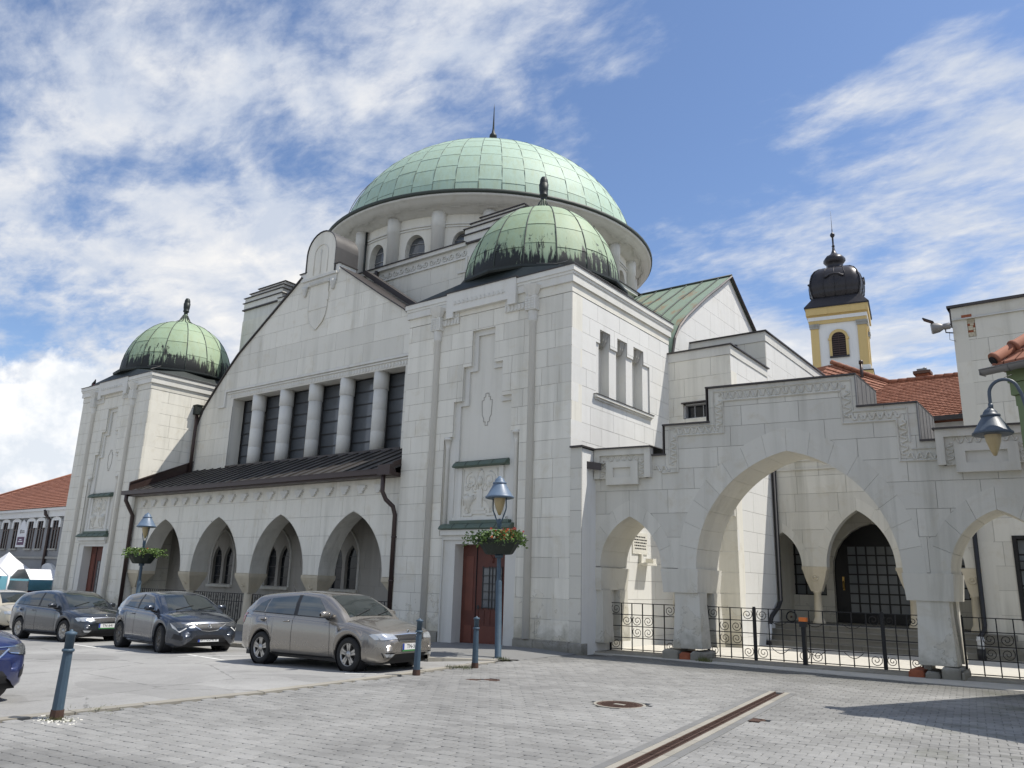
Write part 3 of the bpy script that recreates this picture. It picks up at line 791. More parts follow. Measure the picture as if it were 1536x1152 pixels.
    for q in fz: m.prism(F, q, .0, .168 if q[0][1] > 9.99 else .06)
    m.obj('parapet_frieze', M['trim'], body)
    m = MB(); rnd = random.Random(2)
    u = -1.12
    while u < .92: m.fbox(F, u, u+.05, 10.02, 10.13, .165, .195); m.fbox(F, u+.05, u+.11, 10.03, 10.07, .165, .185); u += .17
    for u0, u1 in ((-1.64, -1.02), (.84, 1.62)):
        u = u0
        while u < u1-.05: m.fbox(F, u, u+.05, 9.45, 9.60, .055, .085); u += .13
    for z in (9.66, 9.76, 9.86): m.fbox(F, -1.14, -1.03, z, z+.05, .055, .085); m.fbox(F, .85, .95, z, z+.05, .055, .085)
    m.obj('frieze_carving', M['trim'], body)
    # copper hoods, relief and door
    def hood(u0, u1, z0, z1, d, step):
        m = MB(); P = []
        for u in (u0, u1):
            P.append([F.p(u, z0, -.25), F.p(u, z0, d), F.p(u, z0+.03, d+.02), F.p(u, z0+(z1-z0)*.6, d-.03), F.p(u, z1, d-.12), F.p(u, z1, -.25)])
        m.grid(P, sm=False); n = 6
        m.f += [tuple(range(n)), tuple(range(2*n-1, n-1, -1))]; m.sm += [False, False]
        if step: m.fbox(F, u0+.27, u1-.17, z1+.01, z1+.10, -.3, d-.16)
        # seams
        k = max(2, round((u1-u0)/.5))
        o = m.obj('copper_hood', M['awning'], body)
        m = MB()
        for i in range(1, k):
            u = u0+(u1-u0)*i/k; m.tube([F.p(u, z0+.03, d+.025), F.p(u, z0+(z1-z0)*.6, d-.022), F.p(u, z1+.006, d-.12)], .008, 4)
        m.obj('seam', M['seam2'], o)
    hood(-.93, 1.05, 4.91, 5.08, .10, False)
    hood(-1.27, 1.33, 3.11, 3.27, .20, True)
    m = MB(); m.fbox(F, -1.25, 1.30, 2.95, 3.10, -.4, .14); m.fbox(F, -1.19, 1.25, 2.82, 2.95, -.4, .05); m.obj('door_cornice', M['trim'], body)
    m = MB(); m.fbox(F, -1.0, 1.03, 3.28, 4.91, -.5, -.12); m.fbox(F, -.80, -.66, 3.45, 4.9, -.12, -.05); m.fbox(F, .72, .86, 3.45, 4.9, -.12, -.05); m.fbox(F, -.95, 1.0, 3.37, 3.46, -.12, -.02); m.obj('relief_surround', M['trim'], body)
    m = MB(); m.fbox(F, -.66, .72, 3.46, 4.91, -.5, -.085); rp = m.obj('relief_panel', M['relief'], body)
    # candlestick relief: stem, two bowls, scrolls
    m = MB(); c0 = .02; w = -.08
    def pt(u, z): return F.p(c0+u, z, w)
    def scroll(uc, zc, r0, turns, a0, sgn, rad=.022):
        pts = []; n = int(14*turns)
        for i in range(n+1):
            a = a0+sgn*2*math.pi*turns*i/n; r = r0*(1-.78*i/n); pts.append(pt(uc+r*math.cos(a), zc+r*math.sin(a)))
        m.tube(pts, rad, 5)
    m.fbox(F, c0-.10, c0+.10, 3.70, 4.25, -.09, -.045); m.fbox(F, c0-.2, c0+.2, 3.64, 3.72, -.09, -.04); m.fbox(F, c0-.26, c0+.26, 3.55, 3.64, -.09, -.05)
    for sg in (-1, 1):
        scroll(sg*.34, 4.52, .24, 1.6, math.pi/2, -sg); scroll(sg*.20, 4.30, .14, 1.3, 0, sg); scroll(sg*.46, 4.36, .12, 1.3, math.pi, -sg); scroll(sg*.46, 3.70, .13, 1.2, 0, sg); scroll(sg*.22, 4.02, .10, 1.2, math.pi, sg)
        c = F.p(c0+sg*.40, 0, -.09)
        m.lathe([(.03, 3.58), (.05, 3.75), (.16, 3.92), (.19, 4.05), (.17, 4.06)], (c[0], c[1], 0), 12); m.fbox(F, c0+sg*.40-.14, c0+sg*.40+.14, 3.5, 3.56, -.09, -.05)
        m.tube([pt(sg*.05, 4.2), pt(sg*.12, 4.5), pt(sg*.10, 4.75), pt(0, 4.84)], .025, 5); m.tube([pt(sg*.6, 3.5), pt(sg*.45, 3.55), pt(sg*.3, 3.5), pt(sg*.2, 3.58), pt(0, 3.6)], .02, 5)
        m.tube([pt(sg*.62, 4.84), pt(sg*.64, 4.3), pt(sg*.6, 3.8)], .014, 5); scroll(sg*.52, 4.08, .08, 1.2, 0, -sg, .018)
    m.lathe([(.01, 0), (.07, .03), (.10, .12), (.07, .22), (.02, .28)], pt(0, 4.36), 10); m.obj('relief_carving', M['relief'], rp)
    # door surround and door
    m = MB(); m.fbox(F, -1.19, -.76, g-.2, 2.82, -.5, -.0); m.fbox(F, 1.06, 1.42, g-.2, 2.82, -.5, -.0); m.fbox(F, -.76, 1.06, 2.70, 2.82, -.5, -.0)
    m.fbox(F, -1.24, -1.19, g-.2, 2.95, -.3, .04); m.obj('door_surround', M['trim'], body)
    m = MB(); m.fbox(F, -.76, 1.06, g-.2, g+.02, -.5, .12); m.obj('door_step', M['curb'], body)
    z0 = g+.02; dz = 2.70-z0
    m = MB(); m.fbox(F, -.76, 1.06, z0, 2.70, -.46, -.38); dr = m.obj('door', M['door'], body)
    m = MB(); m.fbox(F, -.62, -.34, z0+.95, 2.38, -.38, -.368); m.obj('door_panel', M['door2'], dr)
    m = MB(); m.fbox(F, -.62, -.34, z0+.08, z0+.55, -.38, -.365); m.fbox(F, -.10, .78, z0+.08, z0+.55, -.38, -.365); m.obj('door_panel', M['door2'], dr)
    m = MB(); m.fbox(F, -.235, -.215, z0, 2.70, -.38, -.36); m.obj('door_stile', M['dark'], dr)
    m = MB(); m.fbox(F, .02, .70, z0+1.05, 2.06, -.38, -.372); gl = m.obj('door_glass', M['glass'], dr)
    m = MB()
    for i in range(6): z = z0+1.05+i*(2.06-z0-1.05)/5; m.fbox(F, .0, .72, z-.012, z+.012, -.36, -.345)
    for u in (.02, .25, .36, .48, .70): m.fbox(F, u-.009, u+.009, z0+1.0, 2.1, -.36, -.345)
    m.obj('door_grille', M['lead'], gl)
    m = MB()
    for i in range(5): u = -.12+i*.21; m.fbox(F, u, u+.012, z0+.60, z0+.98, -.38, -.366)
    m.tube([F.p(.36, 2.5, -.375), F.p(.26, 2.42, -.37), F.p(.36, 2.3, -.37), F.p(.46, 2.42, -.37), F.p(.36, 2.5, -.375)], .02, 5); m.tube([F.p(.36, 2.2, -.375), F.p(.36, 2.32, -.37)], .03, 5)
    m.obj('door_moulding', M['door'], dr)
    m = MB(); m.fbox(F, -.17, -.10, z0+1.0, z0+1.1, -.38, -.36); m.tube([F.p(-.14, z0+1.05, -.36), F.p(-.14, z0+1.05, -.32), F.p(-.02, z0+1.04, -.31)], .010, 6); m.obj('door_handle', M['lead'], dr)
    # plinth stones
    rnd = random.Random(4)
    for u0, u1 in ((-h-.02, -1.27), (1.42, h+.02)):
        u = u0
        while u < u1-.05:
            L = rnd.uniform(.55, 1.0); b = u1 if u+L > u1-.3 else u+L
            m = MB(); q = rnd.uniform(0, .012); m.fbox(F, u+.005, b-.005, g-.35, .24+rnd.uniform(-.01, .01), -.1, .055+q); m.fbox(F, u+.005, b-.005, .24, .275, -.1, .03); m.obj('plinth_stone', M['plinth'], body); u = b
    # right-hand face
    Fs = Fr((X1, TY0, 0), (0, 1, 0), (1, 0, 0)); D = TY1-TY0
    if full:
        holes = [rect(1.30, 4.62, 6.93, 8.52), rect(1.52, 2.12, 8.5, 8.95), rect(2.54, 3.15, 8.5, 8.95), rect(3.56, 4.22, 8.5, 8.95)]
        ashlar(Fs, [rect(.012, D, -.3, 9.65)], holes, [-.3, .26]+CO(.26, 9.65, .52)[1:], 1.0, body, SYN, M['wall_sun'], seed=21, core=.55, lim=300, jit=.0015)
        m = MB()
        for a, b in ((1.30, 1.52), (2.12, 2.54), (3.15, 3.56), (4.22, 4.62)): m.fbox(Fs, a, b, 6.93, 8.52, -.55, -.05)
        m.obj('window_pier', M['wall_sun'], body)
        for a, b in ((1.52, 2.12), (2.54, 3.15), (3.56, 4.22)):
            m = MB(); m.fbox(Fs, a, b, 6.93, 8.95, -.56, -.52); gl = m.obj('window', M['glassd'], body)
            m = MB()
            for z in (7.35, 7.8, 8.25, 8.7): m.fbox(Fs, a, b, z-.012, z+.012, -.52, -.505)
            m.obj('glazing_bar', M['lead'], gl)
            c = Fs.p((a+b)/2+.12, 8.50, -.26); m = MB(); m.lathe([(.03, 0), (.12, .06), (.19, .20), (.24, .40), (.25, .45)], c, 22, flute=.12, sm=False); m.obj('hanging_capital', M['plinth'], body)
        m = MB(); m.fbox(Fs, 1.18, 4.70, 6.85, 6.93, -.55, .10); m.fbox(Fs, 1.22, 4.66, 6.79, 6.85, -.2, .05); m.obj('window_sill', M['trim'], body)
        m = MB(); m.fbox(Fs, 1.16, 4.72, 6.93, 6.945, -.05, .12); m.obj('sill_flashing', M['flash'], body)
        rnd2 = random.Random(9); u = 0
    else:
        ashlar(Fs, [rect(.012, D, g-.3, 9.65)], [], [g-.3, .26]+CO(.26, 9.65, .52)[1:], 1.1, body, SYN, M['wall'], seed=22, core=.55, lim=0, jit=.0015)
    # roof: low pyramid, octagonal drum foot, dome
    cx, cy = xc+(.05 if full else 0), 20.25; m = MB()
    sq = [(X0-.05, TY0-.05), (X1+.05, TY0-.05), (X1+.05, TY1+.05), (X0-.05, TY1+.05)]
    oc = [(cx+2.86*math.cos(R(22.5+45*k)), cy+2.86*math.sin(R(22.5+45*k))) for k in range(8)]
    vs = [(x, y, 10.43) for x, y in sq]+[(x, y, 10.92) for x, y in oc]
    # octagon vertices 5,6 front; 7,0 right; 1,2 back; 3,4 left
    fs = [(0, 1, 4+6, 4+5), (1, 2, 4+0, 4+7), (2, 3, 4+2, 4+1), (3, 0, 4+4, 4+3), (1, 4+7, 4+6), (2, 4+1, 4+0), (3, 4+3, 4+2), (0, 4+5, 4+4)]
    m.add(vs, fs); m.lathe([(2.86, 10.90), (2.90, 10.95), (2.90, 11.02), (2.70, 11.07), (2.60, 11.07)], (cx, cy, 0), 16, sm=False, a0=R(22.5), a1=R(382.5))
    m.obj('tower_roof', M['black_roof'], body)
    fin = [(.12, 3.45), (.095, 3.60), (.10, 3.66), (.15, 3.70), (.15, 3.75), (.13, 3.77), (.155, 3.90), (.17, 4.14), (.15, 4.15), (.15, 4.19), (.135, 4.32), (.09, 4.42), (.001, 4.45)]
    dome(body, 'small_dome', (cx, cy, 11.05), bell(2.62, 3.03), 16, 6, M['dome2'], M['seam2'], .022, BUDP, fin)
    # lightning wire over the roof
    m = MB(); m.tube([(X1+.12, TY0-.1, 10.47), (X1+.12, TY1, 10.50)], .010, 4); m.tube([(X1-.1, TY0-.1, 10.55), (cx+1.9, cy-1.9, 11.12), (cx+1.4, cy-2.3, 11.1)], .010, 4); m.obj('lightning_wire', M['zinc'], body)
    return body
tower(TX0, 0, True)
tower(-40, -22.45, False)

def gable():
    Y = 19.8; F = Fr((XC, Y, 0), (1, 0, 0), (0, -1, 0))
    # rake outline (u,z), right then left
    L = [(-8.1, 6.1), (-8.1, 8.2), (-7.65, 9.05), (-6.75, 10.02), (-6.15, 10.63), (-5.3, 11.42), (-3.54, 12.63), (-1.14, 14.25)]
    Rr = [(1.30, 14.19), (3.82, 12.49), (5.25, 11.57), (5.75, 11.12), (6.05, 10.55), (6.6, 9.9), (8.1, 8.9), (8.1, 6.1)]
    # convex pieces: left part, centre, right part
    body = MB().box((-33.6, Y+.9, 5), (-17.5, Y+1.0, 6)).obj('front_gable', M['wall'], SYN)
    pl = [(-8.1, 6.1), (-1.14, 6.1), (-1.14, 14.25), (-3.54, 12.63), (-5.3, 11.42), (-6.15, 10.63), (-6.75, 10.02), (-7.65, 9.05), (-8.1, 8.2)]
    def fan(poly, zc):
        return poly
    # split into vertical strips so that every piece is convex
    up = L[1:]+Rr[:-1]; regs = []
    for (u0, z0), (u1, z1) in zip(up, up[1:]):
        if u1-u0 > .01: regs.append([(u0, 6.1), (u1, 6.1), (u1, z1), (u0, z0)])
    op = [rect(-5.37, 5.47, 6.30, 9.35)]
    lint = [rect(-5.94, 6.04, 9.35, 9.79)]
    ashlar(F, regs, op+lint+[rect(-5.94, -5.37, 9.0, 9.35), rect(5.47, 6.04, 9.0, 9.35)], [6.1]+CO(6.1, 14.3, .74)[1:], 1.7, body, SYN, M['wall'], seed=31, core=.6, lim=300, jit=.001)
    # lintel mouldings
    m = MB(); m.fbox(F, -5.94, 6.04, 9.35, 9.70, -.6, -.01); m.fbox(F, -5.94, -5.37, 9.0, 9.35, -.6, -.01); m.fbox(F, 5.47, 6.04, 9.0, 9.35, -.6, -.01); m.obj('lintel', M['relief'], body)
    m = MB(); m.fbox(F, -6.0, 6.1, 9.70, 9.80, -.2, .07); m.fbox(F, -6.0, -5.90, 9.10, 9.70, -.2, .07); m.fbox(F, -6.42, -5.90, 9.0, 9.10, -.2, .07); m.fbox(F, -5.80, 5.9, 9.60, 9.65, -.2, .045); m.obj('lintel_moulding', M['trim'], body)
    m = MB(); u = -5.6
    while u < 5.7:
        m.fbox(F, u, u+.07, 9.40, 9.56, -.012, .014); m.fbox(F, u+.09, u+.13, 9.44, 9.52, -.012, .012); u += .17
    m.obj('lintel_carving', M['trim'], body)
    # columns between the six windows
    for cx in (-3.80, -1.86, .06, 1.98, 3.91):
        m = MB(); c = F.p(cx, 0, -.31)
        m.lathe([(.272, 6.25), (.272, 7.02), (.266, 7.03), (.266, 7.04), (.272, 7.05), (.272, 7.83), (.266, 7.84), (.266, 7.85), (.272, 7.86), (.272, 8.66)], (c[0], c[1], 0), 24); col = m.obj('column', M['trim'], body)
        m = MB(); m.lathe([(.272, 8.66), (.30, 8.68), (.30, 9.36)], (c[0], c[1], 0), 24); m.obj('column_head', M['trim'], col)
    # glazing
    edges = [-5.37, -3.80, -1.86, .06, 1.98, 3.91, 5.47]
    for i in range(6):
        a, b = edges[i]+(.05 if i else 0), edges[i+1]-(.05 if i < 5 else 0)
        m = MB(); m.fbox(F, a-.1, b+.1, 6.25, 9.35, -.80, -.72); w_ = m.obj('window', M['dark'], body)
        n = 6; rnd = random.Random(i)
        for k in range(n):
            z0, z1 = 6.30+k*3.05/n, 6.30+(k+1)*3.05/n; t1, t2 = rnd.uniform(-.006, .006), rnd.uniform(-.01, .01)
            m = MB(); uc, zc = (a+b)/2, (z0+z1)/2
            q = [(a, z0+.02), (b, z0+.02), (b, z1-.02), (a, z1-.02)]
            vs = [F.p(u, z, -.70+(u-uc)*t1+(z-zc)*t2) for u, z in q]+[F.p(u, z, -.72) for u, z in q]
            m.add(vs, [(0, 1, 2, 3), (0, 4, 5, 1), (1, 5, 6, 2), (2, 6, 7, 3), (3, 7, 4, 0)]); m.obj('window_pane', M['glass'], w_)
        m = MB()
        for k in range(1, n): z = 6.30+k*3.05/n; m.fbox(F, a-.08, b+.08, z-.022, z+.022, -.715, -.67)
        m.fbox(F, a-.06, a+.03, 6.3, 9.35, -.715, -.66); m.fbox(F, b-.03, b+.06, 6.3, 9.35, -.715, -.66)
        if i < 3: m.fbox(F, (a+b)/2-.012, (a+b)/2+.012, 6.3, 9.2, -.712, -.69)
        m.obj('glazing_bar', M['lead'], w_)
    m = MB(); m.fbox(F, -5.37, 5.47, 6.16, 6.30, -.8, .03); m.obj('window_sill', M['flash'], body)
    # rake flashing and back slab
    for seq in (L[1:], Rr[:-1]):
        m = MB()
        for (u0, z0), (u1, z1) in zip(seq, seq[1:]):
            d = math.hypot(u1-u0, z1-z0); nx, nz = -(z1-z0)/d*.05, (u1-u0)/d*.05
            m.prism(F, [(u0, z0), (u1, z1), (u1+nx, z1+nz), (u0+nx, z0+nz)], -1.1, .09)
        m.obj('rake_flashing', M['flash'], body)
    # stone step under the flashing on the right slope
    m = MB()
    for (u0, z0), (u1, z1) in list(zip(Rr, Rr[1:]))[:3]:
        m.prism(F, [(u0+.1, z0+.08), (u1+.1, z1+.08), (u1+.25, z1+.22), (u0+.25, z0+.22)], -1.6, -1.1)
    m.obj('inner_parapet', M['flash'], body)
    # shed of gable roof behind
    m = MB(); P = []
    for (u, z) in L[1:]+Rr[:-1]: P.append([F.p(u, z-.02, -.3), F.p(u, z-.02, -2.6)])
    m.grid(P, sm=False); m.obj('gable_roof', M['metal_roof'], body)
    # raised centre with a round top
    m = MB(); rp = [(-.90+.02, 14.30)]; rp = [(.92, 14.0)]
    top = [(.02+.92*math.cos(math.pi*k/14), 15.2+.92*math.sin(math.pi*k/14)) for k in range(15)]
    poly = [(-.90, 14.0), (.94, 14.0)]+top
    m.prism(F, poly, -.5, .05); crest = m.obj('round_crest', M['wall'], body)
    m = MB(); tp = [(.02+.97*math.cos(math.pi*k/14), 15.2+.97*math.sin(math.pi*k/14)) for k in range(15)]
    ti = [(.02+.93*math.cos(math.pi*k/14), 15.2+.93*math.sin(math.pi*k/14)) for k in range(15)]
    P = [[F.p(u, z, .09) for u, z in tp], [F.p(u, z, -1.15) for u, z in tp]]; m.grid(P, sm=True)
    m.prism(F, [(-.95, 14.45), (-.91, 14.45), (-.91, 15.2), (-.95, 15.2)], -1.15, .09); m.prism(F, [(.95, 14.15), (.99, 14.15), (.99, 15.2), (.95, 15.2)], -1.15, .09)
    m.grid([[F.p(u, z, .09) for u, z in ti], [F.p(u, z, .09) for u, z in tp]], sm=False); m.obj('crest_flashing', M['roof_clean'], crest)
    m = MB(); m.tube([F.p(-.42+.0*k, z, .06) for k, z in ((0, 14.2), (1, 15.1))]+[F.p(.02+.44*math.cos(math.pi*(1-k/8)), 15.1+.44*math.sin(math.pi*k/8), .06) for k in range(1, 8)]+[F.p(.46, 15.1, .06), F.p(.46, 14.2, .06)], .022, 4); m.tube([F.p(.02, 14.2, .06), F.p(.02, 15.3, .06)], .02, 4); m.obj('crest_moulding', M['relief'], crest)
    # shoulders, shield and brackets
    m = MB(); m.fbox(F, -1.30, -.88, 14.05, 14.42, -.9, .02); m.fbox(F, .92, 1.22, 14.0, 14.42, -.9, .02); m.obj('shoulder', M['wall_sun'], body)
    m = MB(); m.fbox(F, -1.36, -.86, 14.42, 14.46, -.95, .07); m.fbox(F, .90, 1.28, 14.42, 14.46, -.95, .07); m.obj('shoulder_flashing', M['flash'], body)
    m = MB(); m.fbox(F, -1.08, 1.16, 13.98, 14.08, -.1, .12); m.fbox(F, -1.04, 1.12, 13.72, 13.98, -.1, .05); m.fbox(F, -.66, .70, 13.70, 13.86, 0, .10)
    for u in (-.86, .95): c = F.p(u, 13.3, .06); m.lathe([(.04, 0), (.08, .08), (.10, .2), (.14, .3), (.15, .42)], c, 10)
    u = -.60
    while u < .66: m.fbox(F, u, u+.045, 13.72, 13.84, .1, .125); u += .085
    m.obj('shield_canopy', M['trim'], body)
    m = MB(); sh = [(-.57, 13.70), (-.57, 12.62), (-.52, 12.30), (-.36, 11.98), (-.05, 11.72), (.02, 11.68), (.10, 11.72), (.42, 11.98), (.58, 12.30), (.64, 12.62), (.64, 13.70)]
    m.prism(F, sh, -.02, .03); m.tube([F.p(u, z, .035) for u, z in sh], .02, 4); m.tube([F.p(-.55, 12.6, .035), F.p(.62, 12.6, .035)], .016, 4)
    m.fbox(F, .60, .70, 12.9, 13.25, 0, .06); m.obj('shield', M['wall'], body)
    # pipe with hopper in the left corner
    m = MB(); x = -33.45; y = Y-.16; m.tube([(x, y, 6.05), (x, y, 8.85)], .075, 8); m.obj('downpipe', M['gutter'], body)
    m = MB(); m.box((x-.16, y-.14, 8.85), (x+.16, y+.14, 9.25)); m.box((x-.19, y-.17, 9.25), (x+.19, y+.17, 9.30)); m.obj('rainwater_hopper', M['bronze'], body)
gable()
def gallery():
    Y = 17.45; F = Fr((0, Y, 0), (1, 0, 0), (0, -1, 0)); g = gz(-25)
    X0, X1 = -33.6, -17.5
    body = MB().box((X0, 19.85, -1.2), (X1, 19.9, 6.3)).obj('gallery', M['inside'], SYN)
    A = [(-32.61, -29.53), (-28.78, -25.75), (-24.95, -21.97), (-21.17, -18.15)]
    zs, za, T = 1.70, 3.78, .55
    holes = [arch_poly(a, b, 1.2, zs, za, 8) for a, b in A]
    rings = [ring_poly(a, b, 1.2, zs, za, .02, 8) for a, b in A]
    ashlar(F, [rect(X0, X1, 1.72, 4.92)], rings, [1.72]+CO(1.72, 4.92, .64)[1:], 1.35, body, SYN, M['wall'], seed=41, core=.72, lim=300, jit=.001)
    # arch reveals
    for a, b in A:
        P = arch_half((b-a)/2, za-zs, 12); uc = (a+b)/2; pts = [(uc+x, zs+z) for x, z in P]+[(uc-x, zs+z) for x, z in P[::-1][1:]]
        m = MB(); m.grid([[F.p(u, z, .0) for u, z in pts], [F.p(u, z, -.72) for u, z in pts]], sm=False)
        P2 = arch_half((b-a)/2+.03, za-zs+.035, 12); pts2 = [(uc+x, zs+z) for x, z in P2]+[(uc-x, zs+z) for x, z in P2[::-1][1:]]
        m.grid([[F.p(u, z, .0) for u, z in pts2], [F.p(u, z, .0) for u, z in pts]], sm=False)
        m.obj('arch_reveal', M['wall2'], body)
    # radial joints are real little grooves: dark slivers set in the reveal edge are left to the slabs
    # capitals and columns
    piers = [(-29.53, -28.78), (-25.75, -24.95), (-21.97, -21.17)]
    for a, b in piers:
        uc = (a+b)/2; gg = gz(uc)
        m = MB(); h = (b-a)/2+.03; yc = Y+.36
        m.box((uc-h, Y-.03, 1.62), (uc+h, Y+.75, 1.715))
        P = []
        for f, z in ((1, 1.62), (.97, 1.56), (.62, 1.22), (.40, 1.02)): P.append([(uc-h*f, yc-.38*f, z), (uc+h*f, yc-.38*f, z), (uc+h*f, yc+.38*f, z), (uc-h*f, yc+.38*f, z)])
        m.grid(P, sm=False, closed=True); m.lathe([(.13, 1.0), (.17, 1.03)], (uc, yc, 0), 12)
        cap = m.obj('capital', M['sand'], body)
        m = MB(); m.tube([(uc+.1*math.cos(t), Y-.03+.18*(0)+.10, 1.36+.1*math.sin(t)) for t in [i*.6 for i in range(10)]], .02, 4); m.obj('capital_carving', M['sand'], cap)
        m = MB(); m.lathe([(.30, gg-.1), (.30, gg+.42), (.27, gg+.45), (.24, gg+.50), (.21, gg+.56), (.19, gg+.60), (.165, 1.04)], (uc, yc, 0), 18); m.obj('column', M['sand'], body)
    for u0, u1 in ((X0+.1, -32.61), (-18.15, X1-.02)):
        m = MB(); m.box((u0, Y-.02, 1.58), (u1, Y+.72, 1.715)); left = u0 < -30; P = []
        for f, z in ((1, 1.58), (.55, 1.20), (.3, 1.0)):
            a, b = (u0, u0+(u1-u0)*f) if left else (u1-(u1-u0)*f, u1); P.append([(a, Y+.36-.36*f, z), (b, Y+.36-.36*f, z), (b, Y+.36+.36*f, z), (a, Y+.36+.36*f, z)])
        m.grid(P, sm=False, closed=True); m.obj('capital', M['sand'], body)
        m = MB(); c = u0+.2 if left else u1-.18; m.lathe([(.17, gz(c)-.1), (.15, 1.02)], (c, Y+.36, 0), 14); m.obj('column', M['sand'], body)
    # stepped ornaments under the eave
    x = -32.9
    while x < -17.8:
        m = MB()
        for k, (w, z) in enumerate(((.20, 4.50), (.13, 4.42), (.06, 4.34))): m.fbox(F, x-w-.02*k, x+w*.9, z, z+.08 if k else 4.60, 0, .085)
        m.obj('stepped_corbel', M['trim'], body); x += .80
    # lean-to roof
    m = MB(); E0, E1 = (Y-.42, 4.98), (19.78, 6.20)
    m.add([(X0-.2, E0[0], E0[1]), (X1+.02, E0[0], E0[1]), (X1+.02, E1[0], E1[1]), (X0, E1[0], E1[1])], [(0, 1, 2, 3)])
    rf = m.obj('lean_to_roof', M['roof_clean'], SYN)
    n = 27
    for i in range(n):
        a, b = X0+(X1-X0)*i/n, X0+(X1-X0)*(i+1)/n; dz = .012+.004*(i % 2)
        m = MB(); P = [(a+.012, E0[0], E0[1]+dz), (b-.012, E0[0], E0[1]+dz), (b-.012, E1[0], E1[1]+dz), (a+.012, E1[0], E1[1]+dz)]
        m.add(P+[(x, y, z-.02) for x, y, z in P], [(0, 1, 2, 3), (0, 4, 5, 1), (1, 5, 6, 2), (3, 7, 4, 0)]); m.obj('roof_sheet', M['roof_clean'], rf)
        m = MB(); m.add([(b-.012, E0[0]-.01, E0[1]+dz+.045), (b+.012, E0[0]-.01, E0[1]+dz+.045), (b+.012, E1[0], E1[1]+dz+.045), (b-.012, E1[0], E1[1]+dz+.045), (b-.012, E0[0]-.01, E0[1]), (b+.012, E0[0]-.01, E0[1]), (b+.012, E1[0], E1[1]), (b-.012, E1[0], E1[1])],
                        [(0, 1, 2, 3), (0, 4, 5, 1), (1, 5, 6, 2), (0, 3, 7, 4)]); m.obj('roof_seam', M['metal_roof'], rf)
    m = MB(); m.box((X0-.35, Y-.56, 4.84), (X1-.02, Y-.42, 4.99)); m.box((X0-.35, Y-.57, 4.98), (X1-.02, Y-.54, 5.01)); m.box((X0+.02, Y-.44, 4.78), (X1-.02, Y+.05, 4.90)); m.box((X0+.02, Y-.44, 4.90), (X1-.02, Y-.30, 4.98)); m.obj('gutter', M['gutter'], rf)
    m = MB(); m.prism(Fr((X0+.01, 0, 0), (0, 1, 0), (1, 0, 0)), [(Y-.45, 5.0), (19.8, 6.22), (19.8, 6.62), (Y-.45, 5.34)], 0, .05); m.prism(Fr((X0+.01, 0, 0), (0, 1, 0), (1, 0, 0)), [(Y-.45, 5.34), (19.8, 6.62), (19.8, 6.68), (Y-.45, 5.40)], 0, .10); m.obj('wall_flashing', M['gutter'], rf)
    m = MB(); m.prism(Fr((X1-.05, 0, 0), (0, 1, 0), (1, 0, 0)), [(Y-.45, 5.0), (19.8, 6.22), (19.8, 6.42), (Y-.45, 5.2)], 0, .04); m.obj('wall_flashing', M['gutter'], rf)
    # downpipes of the lean-to
    m = MB(); x = X0+.03; m.tube([(x, Y-.50, 4.85), (x, Y-.5, 4.6), (x-.02, Y-.30, 4.3), (x, Y-.12, 4.0), (x, Y-.10, gz(x)+.2)], .085, 8); m.obj('downpipe', M['gutter'], rf)
    m = MB(); x = X1-.25; m.box((x-.28, Y-.60, 4.80), (x+.26, Y-.38, 5.12)); m.tube([(x-.1, Y-.5, 4.85), (x-.12, Y-.48, 4.30), (x-.02, Y-.40, 4.05), (x+.12, Y-.22, 3.85), (x+.15, Y-.14, 3.6), (x+.15, Y-.12, gz(x)+.9)], .07, 8)
    m.tube([(x+.15, Y-.12, 2.9), (x+.15, Y-.12, 2.95)], .09, 8); m.tube([(x+.15, Y-.12, 1.6), (x+.15, Y-.12, 1.65)], .09, 8); m.obj('downpipe', M['gutter'], rf)
    # inside: floor, ceiling, back wall with paired windows
    m = MB(); m.box((X0, Y-.05, -1.3), (X1, 19.9, g+.32)); m.obj('gallery_floor', M['curb'], body)
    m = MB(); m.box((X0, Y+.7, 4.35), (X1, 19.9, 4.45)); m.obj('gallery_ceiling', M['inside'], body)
    B = Fr((0, 19.3, 0), (1, 0, 0), (0, -1, 0)); wins = [-29.5, -25.85, -22.05, -18.5]
    hs = []
    for u in wins: hs += [arch_poly(u-.70, u-.08, 1.28, 2.2, 2.80, 5), arch_poly(u+.08, u+.70, 1.28, 2.2, 2.80, 5)]
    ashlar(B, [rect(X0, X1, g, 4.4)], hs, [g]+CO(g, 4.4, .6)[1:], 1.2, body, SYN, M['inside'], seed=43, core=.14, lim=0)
    for u in wins:
        for s in (-.39, .39):
            m = MB(); m.fbox(B, u+s-.33, u+s+.33, 1.25, 2.9, -.16, -.13); w_ = m.obj('window', M['glassd'], body)
            m = MB()
            for z in (1.6, 2.0, 2.4): m.fbox(B, u+s-.28, u+s+.28, z-.012, z+.012, -.13, -.11)
            m.obj('glazing_bar', M['lead'], w_)
        m = MB(); m.fbox(B, u-.85, u+.85, 1.15, 1.25, -.3, .12); m.obj('window_sill', M['wall2'], body)
        m = MB(); c = B.p(u, 0, -.10); m.lathe([(.055, 1.25), (.05, 2.2), (.08, 2.28), (.09, 2.36)], (c[0], c[1], 0), 8); m.obj('window_colonnette', M['trim'], body)
        a, b = u-.80, u+.80; P = arch_half(.8, 1.15, 10); pts = [(u-.80, 1.25)]+[(u+x, 2.3+z) for x, z in P]+[(u-x, 2.3+z) for x, z in P[::-1][1:]]+[(u+.80, 1.25)]
        m = MB(); m.tube([B.p(q, z, .02) for q, z in pts], .035, 5, sm=False); m.obj('window_hood_mould', M['trim'], body)
gallery()

